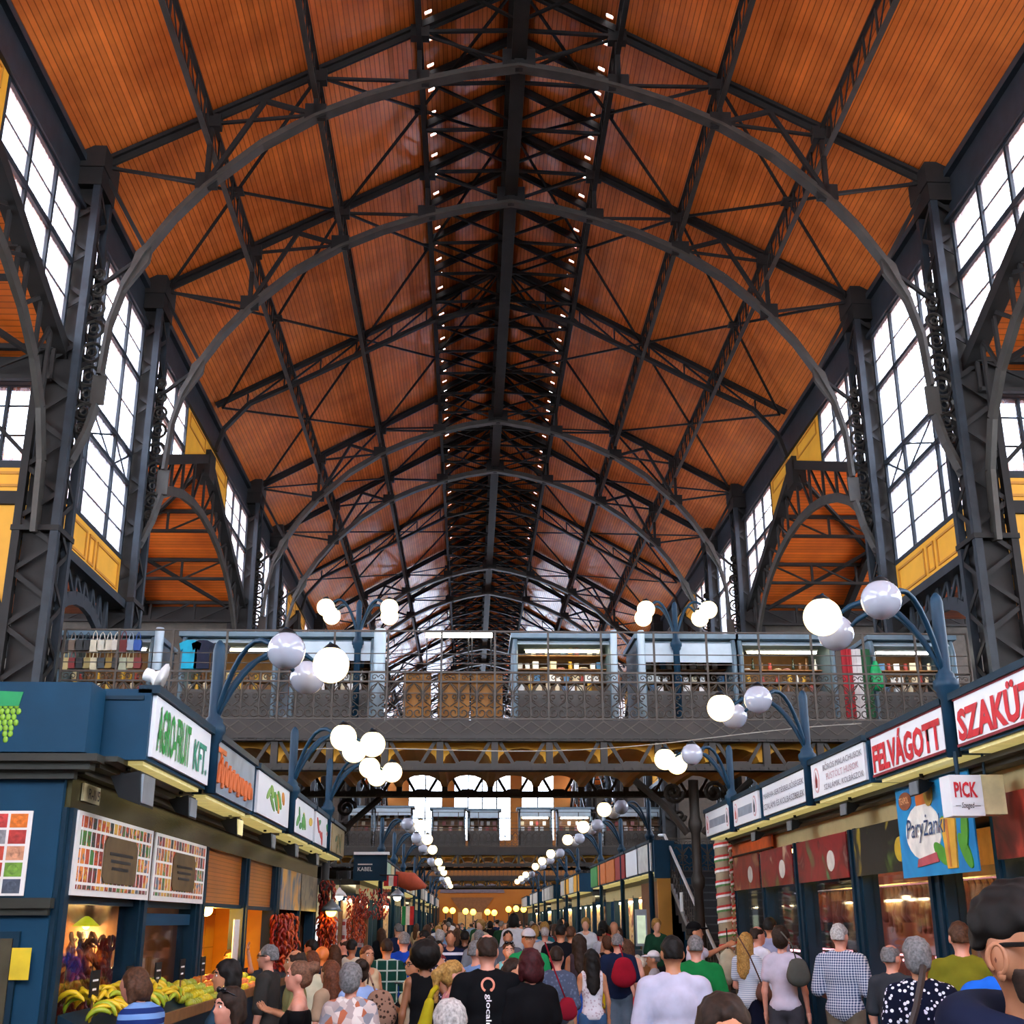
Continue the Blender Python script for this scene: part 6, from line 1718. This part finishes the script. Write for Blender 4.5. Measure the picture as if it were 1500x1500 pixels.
    if q.get('shades'):
        m_ = MB()
        for sd in (-1, 1): m_.ball(L_(sd * .036, .075, 1.745), .03 * s, 10, 6, (1, .5, .75)); m_.tube([L_(sd * .06, .07, 1.74), L_(sd * .088, .0, 1.70)], .005 * s, 5)
        m_.obj('sunglasses', mat('dark_lens', '101418', .08), t, True, local=True)
    if q.get('beard'):
        c = np.array(L_(0, .06, 1.555)); zc = L_(0, 0, 1.60)[2]; yb = L_(0, .012, 1.6)[1]
        up = np.array(L_(0, .105, 1.571)); 
        def cutb(G, D):
            D = np.maximum(D, G[..., 2] - (zc - .10 * np.clip(G[..., 1] - yb - .03, -.3, .1))); D = np.maximum(D, yb - G[..., 1] * 1.0)
            D = np.maximum(D, -(sd_ell(G, up, (.024 * s, .03 * s, .011 * s)))); D = np.maximum(D, L_(0, 0, 1.525)[2] - G[..., 2] - .3 * (G[..., 1] - yb))
            return D
        P, F = sdf_mesh(B['head'] + B['face'][2:4] + B['face'][6:], res * .7, .0075, .02, cutb)
        if len(P): link('beard', np_mesh('beard', P, F, mat('beard_stubble', '33231a', .8, 0, .35, 120, .3)), t, True)
    if q.get('ears'):
        for sd in (-1, 1):
            rim = [L_(sd * (.083 + .008 * max(0, -math.cos(a_))), .002 + .017 * math.cos(a_), 1.616 + .026 * math.sin(a_)) for a_ in [R(-70 + 25 * k_) for k_ in range(-1, 13)]][::-1]
            MB().tube(rim, .0048 * s, 8).obj('ear_rim', sk, body, True, local=True)
            MB().ball(L_(sd * .083, .004, 1.588), .009 * s, 8, 6, (.6, 1, 1.2)).obj('ear_lobe', sk, body, True, local=True)
            MB().ball(L_(sd * .086, .0, 1.615), .007 * s, 8, 6, (.5, 1, 1.4)).obj('ear_hollow', mat('ear_shadow_skin', '6e3a28', .7), body, True, local=True)  # solid dark ball: shade inside the ear put into its colour
    return t, shirt, s, L_
def bag(pt, kind, col, label, size=.3, strap_to=None, pat='plain', c2='ffffff'):
    """bag hanging at a point; strap_to: list of points for its strap"""
    t = thing(kind, label, 'bag', pt, 'bags carried by shoppers')
    m = mat_cloth(pat, col, c2)
    x, y, z = pt; w = size
    P, F = sdf_mesh([ell((0, 0, -w * .45), (w * .42, w * .2, w * .42)), ell((0, 0, -w * .65), (w * .46, w * .22, w * .36)), ell((0, 0, -w * .15), (w * .3, w * .12, w * .2))], .02, 0, .04)
    link('pouch', np_mesh('pouch', P, F, m), t, True)
    if strap_to: MB().tube([tuple(Vector(p) - Vector(pt)) for p in strap_to], .008, 5).obj('strap', m, t, True, local=True)
    return t
PEOPLE = []
def add(u, v, Y, th, label, **kw):
    q = dict(u=u, v=v, Y=Y, th=th, label=label, **kw); r = person(q); PEOPLE.append((top_xy(u, v, Y))); return r, q
def top_xy(u, v, Y):
    p = atY(u, v, Y); return p.x, Y
pl_ = lambda c: ('plain', c)
# --- nearest figures
add(1489, 1293, 2.35, 150, 'bearded man with dark hair and glasses at the right edge, navy jacket', skin='tan', hair=('short', 'black'), beard=1, glasses=1, eyes=1, ears=1, nape=1.632, top=pl_('151c33'), sleeve=2, g=1.05, bottom=pl_('20222a'), neck=.062, res=.0075)
add(1058, 1463, 3.8, 178, 'person with dark parted hair at the bottom edge, mostly out of view', skin='tan', hair=('puff', 'dark'), top=pl_('3a3436'), f=1)
add(660, 1468, 5.6, 5, 'white haired person at the bottom edge in front of the yellow bag', skin='pink', hair=('puff', 'white'), top=pl_('8a8f98'), f=1)
(r_, sh_, s_, LL), q_ = add(714, 1369, 9.0, -2, 'balding man in black T-shirt with orange ring emblem and vertical white lettering', skin='pink', hair=('bald', 'dark'), top=pl_('0d0e11'), g=1.12, sleeve=.95, bottom=pl_('2a2c30'))
glo = [c for c in r_.children if c.name.startswith('shirt')][0]
# back print on the black T-shirt
bv = BVHTree.FromPolygons([Vector(p) for p in sh_[0]], [tuple(int(i) for i in f) for f in sh_[1]])
def on_back(o, off=.004):
    n = len(o.data.vertices); co = np.zeros(n * 3); o.data.vertices.foreach_get('co', co); co = co.reshape(-1, 3)
    for i in range(n):
        h = bv.ray_cast(Vector((co[i, 0], -1, co[i, 2])), Vector((0, 1, 0)))
        if h[0] is not None: co[i, 1] = h[0].y - off
    o.data.vertices.foreach_set('co', co.ravel().astype(np.float32)); o.data.update()
def back_text(st, x, z, w, h, m):
    o = text('back_print', st, glo, (x, -.3, z), (0, 0, -1), (1, 0, 0), w, h, m, .012, 0)
    o.matrix_parent_inverse = Matrix.Identity(4); on_back(o)
back_text('glocalnet', -.025, 1.265, .29, .05, FWHITE)
ring = MB().tube([(.0 + .043 * math.cos(a), -.3, 1.325 + .043 * math.sin(a)) for a in [math.pi * (-.25 + 1.6 * i / 18) for i in range(19)]], .008, 5).ball((.024, -.3, 1.292), .011, 8, 6).obj('emblem', mat('coral_emblem', 'd07a5c', .5), glo, local=True)
on_back(ring, .002)
add(984, 1371, 8.5, 2, 'man in plain white T-shirt seen from behind near the middle right', skin='tan', hair=('short', 'black'), top=pl_('b6b6ca'), g=1.15, sleeve=.85, bottom=pl_('2c3038'))
add(777, 1391, 9.0, -15, 'woman with dark red bobbed hair and black top seen from behind', skin='pink', hair=('bob', 'red'), top=pl_('0d0d10'), f=1, g=1.15, bottom=pl_('1c1c20'))
add(752, 1404, 9.6, 125, 'dark haired woman leaning close to the red haired woman', skin='tan', hair=('long', 'dark'), top=pl_('14141a'), f=1)
(r_, _a, _b, _c), _q = add(664, 1407, 9.2, 78, 'blonde woman with ponytail facing right beside the yellow bag', skin='pink', hair=('pony', 'blond'), top=pl_('c9838a'), tank=1, sleeve=0, f=1, bottom=pl_('4a4a58'))
add(515, 1413, 8.7, 8, 'grey haired woman in patterned blouse seen from behind', skin='pink', hair=('puff', 'grey'), top=('patch', 'c4b4ae', 'a89a98'), f=1, g=1.2, sleeve=.95, bottom=pl_('5a5550'))
add(440, 1408, 8.9, -96, 'woman with highlighted brown hair in black off-shoulder top facing left', skin='pink', hair=('bun', 'mix'), top=pl_('0c0c0f'), f=1, offsh=1, sleeve=.3, arms=('front', 'down'), bottom=pl_('24242a'))
add(395, 1384, 11.6, -82, 'older man with grey hair and glasses in charcoal shirt facing left', skin='pink', hair=('short', 'grey'), glasses=1, top=pl_('33312f'), sleeve=.9, g=1.08, bottom=pl_('3a3834'))
add(435, 1392, 11.0, -105, 'man with receding dark hair in olive shirt behind the woman in black', skin='tan', hair=('bald', 'dark'), top=pl_('8d8a5c'), sleeve=.8, arms=('front', 'front'))
add(473, 1386, 14.2, -90, 'bald man with orange stall light painted into his skin colour', skin='lit', hair=('none', 'dark'), top=pl_('1e2436'))
add(457, 1394, 12.6, 5, 'woman with brown hair in cream top seen from behind', skin='pink', hair=('bob', 'auburn'), top=pl_('cfc7a8'), f=1)
add(485, 1407, 10.6, -55, 'woman with wavy auburn hair and brown strap', skin='pink', hair=('long', 'auburn'), top=pl_('a58a70'), f=1)
add(457, 1376, 16.0, -70, 'dark haired man in profile near the garlands', skin='tan', hair=('short', 'black'), top=pl_('26282e'))
add(490, 1384, 17.0, -40, 'woman with long light brown hair near the lit window', skin='fair', hair=('long', 'brown'), top=pl_('4a4438'), f=1)
add(516, 1376, 17.0, 15, 'woman with short black hair and pale lace top', skin='tan', hair=('short', 'black'), top=pl_('c9c5b4'), f=1, tank=1, sleeve=0)
add(505, 1376, 18.5, -90, 'man with shaved head in profile behind the lace top woman', skin='pink', hair=('bald', 'dark'), top=pl_('1d1d22'))
add(538, 1385, 13.2, 150, 'woman with short auburn hair and bare shoulders facing the viewer', skin='tan', hair=('short', 'auburn'), top=pl_('b9a584'), tank=1, sleeve=0, f=1)
add(529, 1405, 10.4, -15, 'woman with dark bun in light blue T-shirt wearing a spotted backpack', skin='tan', hair=('bun', 'dark'), top=pl_('8ea6d2'), f=1, sleeve=.7, bottom=pl_('5a6a88'))
p = atY(557, 1452, 10.2); bag((p.x, p.y, p.z), 'backpack', '8a6a58', 'brown spotted backpack on the woman in light blue', .3, [(p.x, p.y, p.z - .1), (p.x - .1, p.y + .05, p.z + .14), (p.x - .12, p.y + .2, p.z + .05)], 'leopard', '3a2a22')
add(335, 1407, 8.7, -108, 'woman with black fringe in dark teal top gazing left', skin='tan', hair=('bob', 'black'), top=pl_('2a4456'), f=1, g=1.1, sleeve=.9)
add(339, 1448, 7.0, -128, 'woman with sunglasses on her head at the lower left', skin='pink', hair=('bob', 'dark'), shades=1, top=pl_('b8343c'), tank=1, sleeve=0, f=1)
add(234, 1434, 8.1, -60, 'brown haired woman in blue striped top bending over the fruit', skin='pink', hair=('bob', 'brown'), top=('stripe', '1c2f66', '6c93c8'), f=1, lean=.35, tilt=.3, H=1.5, arms=('front', 'front'))
add(337, 1391, 15.4, 175, 'fruit seller in dark shirt raising an arm behind the counter', skin='tan', hair=('short', 'dark'), top=pl_('1d1f2c'), arms=('up', 'bent'))
# hood of the nearest man's jacket
bm_ = [o for o in COL.objects if o.get('label', '').startswith('bearded man')][0]
s9 = 1.045
P, F = sdf_mesh([cap((.115 * math.sin(a) * s9, (-.02 - .10 * math.cos(a)) * s9, (1.50 - .05 * (1 - math.cos(a)) / 2) * s9), (.115 * math.sin(a + .35) * s9, (-.02 - .10 * math.cos(a + .35)) * s9, (1.50 - .05 * (1 - math.cos(a + .35)) / 2) * s9), .045) for a in [i * .35 - 2.45 for i in range(14)]], .012, 0, .03)
link('hood', np_mesh('hood', P, F, mat_cloth('plain', '151c33')), bm_, True)
# --- right side shoppers
add(1092, 1366, 14.4, 45, 'blonde woman in finely striped T-shirt with navy shorts', skin='pink', hair=('long', 'blond'), top=('finestripe', '9fb0c4', 'd5dbe4'), f=1, sleeve=.6, hem=.84, pant=.75, bottom=pl_('12182c'), arms=('clasp', 'clasp'))
p = atY(1118, 1440, 14.1); bag((p.x, p.y, p.z), 'shoulder_bag', '5a4038', 'brown shoulder bag held by the blonde woman', .2, [(p.x, p.y, p.z - .05), (p.x - .15, p.y - .05, p.z + .3), (p.x - .28, p.y, p.z + .55)])
add(1108, 1357, 15.6, 70, 'red faced balding man in white shirt by the meat counter', skin='pink', hair=('bald', 'dark'), top=pl_('cfd4e4'), sleeve=2)
add(1127, 1344, 16.4, 40, 'dark haired man in lilac grey shirt at the counter', skin='tan', hair=('short', 'black'), top=pl_('8d93b0'), sleeve=2)
add(1143, 1358, 12.6, 28, 'woman with short brown hair, white T-shirt and grey trousers', skin='pink', hair=('puff', 'dark'), top=pl_('bdb6c6'), f=1, g=1.0, hem=.92, sleeve=.5, bottom=pl_('3f3e44'))
p = atY(1168, 1405, 12.3); bag((p.x, p.y, p.z), 'handbag', '4c4c46', 'dark grey handbag on the woman in white', .26, [(p.x, p.y, p.z - .05), (p.x - .05, p.y, p.z + .15), (p.x - .12, p.y + .1, p.z + .26)])
add(1228, 1353, 12.0, 38, 'white haired man in blue checked shirt and taupe trousers', skin='pink', hair=('short', 'white'), top=('check', '2c3f66', 'c9d0de'), sleeve=.95, g=1.1, hem=.84, bottom=pl_('6a6256'), arms=('bent', 'bent'))
add(1341, 1376, 7.7, 15, 'grey haired woman in black and white polka dot blouse', skin='tan', hair=('puff', 'grey'), top=('dots', '0e1226', 'e2e4ee'), f=1, g=1.25, sleeve=.9, bottom=pl_('1a1a22'))
p = atY(1335, 1450, 7.45); MB().tube([(p.x + .13, p.y + .12, p.z + .13), (p.x + .1, p.y + .08, p.z + .06), (p.x + .03, p.y + .03, p.z - .1), (p.x - .05, p.y + .02, p.z - .28)], .022, 6).obj('bag_strap', mat('dark_brown_strap', '2e2320', .6), label='broad dark brown bag strap across the polka dot blouse', cat='strap')
add(1303, 1384, 10.4, 50, 'man in dark grey T-shirt behind the polka dot woman', skin='pink', hair=('bald', 'grey'), top=pl_('33363c'), sleeve=.8, bottom=pl_('4a5060'))
add(1404, 1350, 9.5, 20, 'man in olive green T-shirt near the right stalls', skin='pink', hair=('short', 'brown'), top=pl_('6f6c1c'), sleeve=.7, g=1.05)
add(1462, 1366, 7.0, 25, 'person in bright blue T-shirt behind the bearded man', skin='tan', hair=('short', 'dark'), top=pl_('1f62c8'), sleeve=.8, arms=('hip', 'down'))
add(1018, 1370, 12.0, 8, 'grey haired man in green polo shirt seen from behind', skin='pink', hair=('short', 'grey'), top=pl_('146a34'), g=1.2, sleeve=.85, arms=('down', 'bent'), bottom=pl_('1c2a3c'))
add(1016, 1352, 16.5, 88, 'man in white T-shirt and black cap pointing right', skin='tan', hair=('short', 'black'), cap='0c0c0e', top=pl_('d9d5e2'), sleeve=.7, arms=('point', 'down'))
add(904, 1368, 15.8, 14, 'man in navy T-shirt and grey shorts carrying a red backpack', skin='pink', hair=('short', 'grey'), top=pl_('16203a'), sleeve=.8, pant=1.0, bottom=pl_('55606c'), g=1.05)
p = atY(913, 1404, 15.4); bag((p.x, p.y, p.z), 'backpack', '8e1426', 'crimson backpack on the man in navy', .34, [(p.x, p.y, p.z), (p.x - .03, p.y + .1, p.z + .16), (p.x + .03, p.y + .2, p.z + .1)])
add(866, 1390, 13.4, -5, 'girl with long black hair, white sleeveless top and denim shorts', skin='tan', hair=('long', 'black'), top=('dots', 'd5d2d8', 'b9a8b0'), tank=1, sleeve=0, f=1, g=.92, pant=.5, bottom=pl_('3c5c80'))
add(815, 1386, 12.2, 12, 'woman in dusty blue shirt and beige trousers with a red bag', skin='pink', hair=('short', 'dark'), top=('dots', '4a5468', '5e6a80'), f=1, g=1.05, sleeve=.95, hem=.82, arms=('down', 'bent'), bottom=pl_('a89c88'))
p = atY(831, 1462, 11.9); bag((p.x, p.y, p.z), 'shoulder_bag', '7e1526', 'dark red shoulder bag of the woman in dusty blue', .2, [(p.x, p.y, p.z - .05), (p.x - .12, p.y - .02, p.z + .25), (p.x - .2, p.y + .1, p.z + .5)])
add(821, 1353, 17.6, 10, 'broad dark haired man in black T-shirt seen from behind', skin='tan', hair=('short', 'black'), top=pl_('0f1118'), g=1.25, sleeve=.9)
add(622, 1384, 10.9, -18, 'woman with black curly afro in black vest', skin='brown', hair=('afro', 'black'), top=pl_('0e0e10'), tank=1, sleeve=0, f=1, arms=('down', 'hip'), bottom=pl_('3a3d46'))
add(608, 1397, 11.7, -125, 'woman with glasses and cream top holding a phone', skin='tan', hair=('bun', 'dark'), glasses=1, top=pl_('c2b49a'), tank=1, sleeve=0, f=1, arms=('down', 'phone'), pant=.6, bottom=pl_('1c2c4c'))
p = atY(584, 1440, 11.6); MB().box(p.x - .035, p.x + .035, p.y - .07, p.y + .07, p.z - .006, p.z + .006).obj('phone', BLACK, label='black phone held by the woman in cream', cat='phone')
add(592, 1365, 15.8, -8, 'man in royal blue polo shirt and dark shorts', skin='pink', hair=('short', 'grey'), top=pl_('143a9a'), g=1.15, sleeve=.9, pant=1.0, bottom=pl_('1a1c26'))
add(567, 1375, 14.8, -5, 'man in green plaid shirt seen from behind', skin='tan', hair=('short', 'dark'), top=('plaid', '12392f', '9fb0a4'), sleeve=2, bottom=pl_('131316'))
add(660, 1363, 18.6, 178, 'man in navy polo shirt with white stripes facing the viewer', skin='tan', hair=('short', 'brown'), top=('widestripe', '121a36', 'd8dae2'), sleeve=.8)
add(642, 1378, 16.4, 165, 'woman with hair tied up and patterned top facing the viewer', skin='tan', hair=('bun', 'black'), top=('dots', '2a2a3c', 'c2c2d0'), tank=1, sleeve=0, f=1)
add(698, 1378, 12.2, 55, 'grey haired man in light blue shirt behind the black T-shirt', skin='pink', hair=('short', 'grey'), top=pl_('6d8fc0'), sleeve=.9)
add(774, 1362, 14.6, 178, 'man in light grey cap facing the viewer with green strap', skin='tan', hair=('short', 'dark'), cap='b9b9bd', top=pl_('1f8a50'), sleeve=.6)
add(745, 1380, 15.4, 176, 'woman with sunglasses on her head and aqua straps facing the viewer', skin='fair', hair=('bun', 'brown'), shades=1, top=pl_('7fc4c8'), tank=1, sleeve=0, f=1)
add(744, 1363, 19.5, 176, 'dark haired man facing the viewer in the middle of the aisle', skin='tan', hair=('short', 'black'), top=pl_('5a5f6a'))
add(702, 1362, 18.2, 10, 'grey haired man behind the balding man', skin='pink', hair=('short', 'grey'), top=pl_('7a8088'))
add(681, 1363, 20.5, 5, 'dark haired man in black T-shirt in the mid aisle', skin='brown', hair=('short', 'black'), top=pl_('14161a'))
add(645, 1363, 22.5, 20, 'white haired woman in the mid aisle', skin='pink', hair=('puff', 'white'), top=pl_('8a6a70'), f=1)
add(621, 1363, 19.2, -88, 'man in sunglasses seen in profile facing left', skin='tan', hair=('short', 'black'), glasses=1, top=pl_('c9c9cc'))
add(631, 1371, 17.6, 10, 'man in faded red T-shirt behind the afro', skin='brown', hair=('short', 'dark'), top=pl_('7a2f30'))
add(798, 1358, 22.0, 5, 'white haired man in pale shirt in the mid aisle', skin='pink', hair=('short', 'white'), top=pl_('b9b6b4'))
add(836, 1357, 19.0, 20, 'man in steel blue T-shirt beside the broad man', skin='tan', hair=('short', 'brown'), top=pl_('3f78a0'))
add(848, 1368, 16.0, -5, 'woman with long brown hair and dark dress in front of the steel blue man', skin='brown', hair=('long', 'dark'), top=pl_('3a3036'), tank=1, sleeve=0, f=1, pant='skirt', bottom=pl_('1f4a9a'))
add(881, 1360, 24.0, 60, 'man in white T-shirt at the far stalls', skin='tan', hair=('short', 'black'), top=pl_('d5d5de'))
add(899, 1350, 23.5, 175, 'bald man in dark vest facing the viewer', skin='tan', hair=('none', 'dark'), top=pl_('1c1a1c'), tank=1, sleeve=0, g=1.1)
add(889, 1372, 19.0, -10, 'woman with curly brown hair and yellow skirt', skin='tan', hair=('puff', 'brown'), top=pl_('14141a'), tank=1, sleeve=0, f=1, pant='skirt', bottom=pl_('c9b21c'))
add(919, 1376, 16.8, 8, 'child in coral shorts beside the man in navy', skin='tan', hair=('long', 'brown'), top=pl_('d9a08a'), f=1, pant=.6, bottom=pl_('e8505a'))
# seated man on a bench
(r_, _a, s_, _c), _q = add(957, 1389, 19.5, -75, 'seated man in white sun hat by the flower stand', skin='tan', hair=('short', 'grey'), cap='dcdce0', top=pl_('a8aab0'), sit=1, H=1.72, arms=('front', 'front'), bottom=pl_('2a4a3a'))
b_ = thing('bench', 'low dark bench under the seated man', 'bench', r_.location)
x, y = r_.location.x, r_.location.y
MB().box(x - .3, x + .45, y - .5, y + .5, .34, .40).obj('seat', WOODS, b_)
for i in (-.42, .42): MB().box(x - .25, x + .4, y + i - .04, y + i + .04, 0, .34).obj('leg', IRON, b_)
# yellow tote by the blonde woman
p = atY(629, 1464, 8.95)
t = thing('tote_bag', 'bright yellow tote bag hanging from the ponytail woman', 'bag', p)
P, F = sdf_mesh([cap((0, 0, -.02), (-.04, 0, -.22), .035, .055), ell((-.07, 0, -.3), (.075, .04, .11))], .016, 0, .05)
link('pouch', np_mesh('pouch', P, F, mat_cloth('plain', 'a5971a')), t, True)
MB().tube([(0, 0, 0), (.02, .03, .05), (.05, .06, .08)], .02, 6).obj('strap', mat_cloth('plain', 'a5971a'), t, True, local=True)
# white flowers by the stand
p = atY(927, 1398, 22.5)
t = thing('flower_basket', 'basket of white flowers beside the information panel', 'flowers', (p.x, p.y, 0))
MB().lathe([(.3, 0), (.36, .7), (.38, .95), (.3, 1.0)], 14, (p.x, p.y, 0)).obj('basket', WOODS, t, True)
for i in range(14):
    a = i * 2.4; rr = .08 + .02 * i
    MB().ball((p.x + rr * math.cos(a), p.y + rr * math.sin(a), 1.06 + .05 * math.cos(i)), .07, 8, 6).obj('flower', mat('white_petals', 'e2e0d0', .7), t, True)
# --- the distant crowd: copies of six figures with their own clothes
protos = []
for i in range(6):
    B = dict(u=700, v=1360, Y=200, th=0, H=1.62 + .04 * i, f=i % 2, g=.95 + .05 * i, hair=(['short', 'long', 'short', 'puff', 'bald', 'bob'][i], ['dark', 'brown', 'grey', 'blond', 'dark', 'black'][i]), label='distant shopper', res=.028, sleeve=.8)
    r, *_ = person(B); protos.append(r)
TOPS = [('black', '17181c'), ('white', 'd5d5d8'), ('navy', '1b2644'), ('grey', '777a80'), ('red', '8a2226'), ('teal', '2a6a74'), ('beige', 'b7a68a'), ('pale blue', '86a4c8'), ('olive', '5c5a34'), ('dark green', '1c4430')]
rnd = random.Random(11)
PEOPLE += [(3.37, 22.2), (-3.97, 25.5)]
for i in range(104):
    Y = 23.5 + 62 * (i / 104) ** 1.15 + rnd.uniform(-.5, .5)
    for _ in range(30):
        X = rnd.uniform(-2.8, 2.8)
        if all((X - a) ** 2 + (Y - b) ** 2 > .3 for a, b in PEOPLE): break
    else: continue
    PEOPLE.append((X, Y))
    pr = protos[rnd.randrange(6)]
    tn, tc_ = rnd.choice(TOPS)
    away = rnd.random() < .6
    hn = pr.children
    o = pr if False else dup(pr, group='distant shoppers down the aisle')
    o.location = (X, Y, 0); o.rotation_euler.z = (0 if away else math.pi) + rnd.uniform(-.6, .6)
    hc = [c for c in o.children if c.name.startswith('hair')][0].data.materials[0].name.split('_')[1]
    o['label'] = f'distant shopper with {hc} hair in {tn} top {"walking away" if away else "coming nearer"}, {int(round(Y / 10)) * 10} metres off'
    sc_ = rnd.uniform(.94, 1.05); o.scale = (sc_, sc_, sc_)
    for c in o.children:
        if c.name.startswith('shirt') and c.material_slots:
            c.material_slots[0].link = 'OBJECT'; c.material_slots[0].material = mat_cloth('plain', tc_)
for p in protos:
    for c in list(p.children): bpy.data.objects.remove(c)
    bpy.data.objects.remove(p)
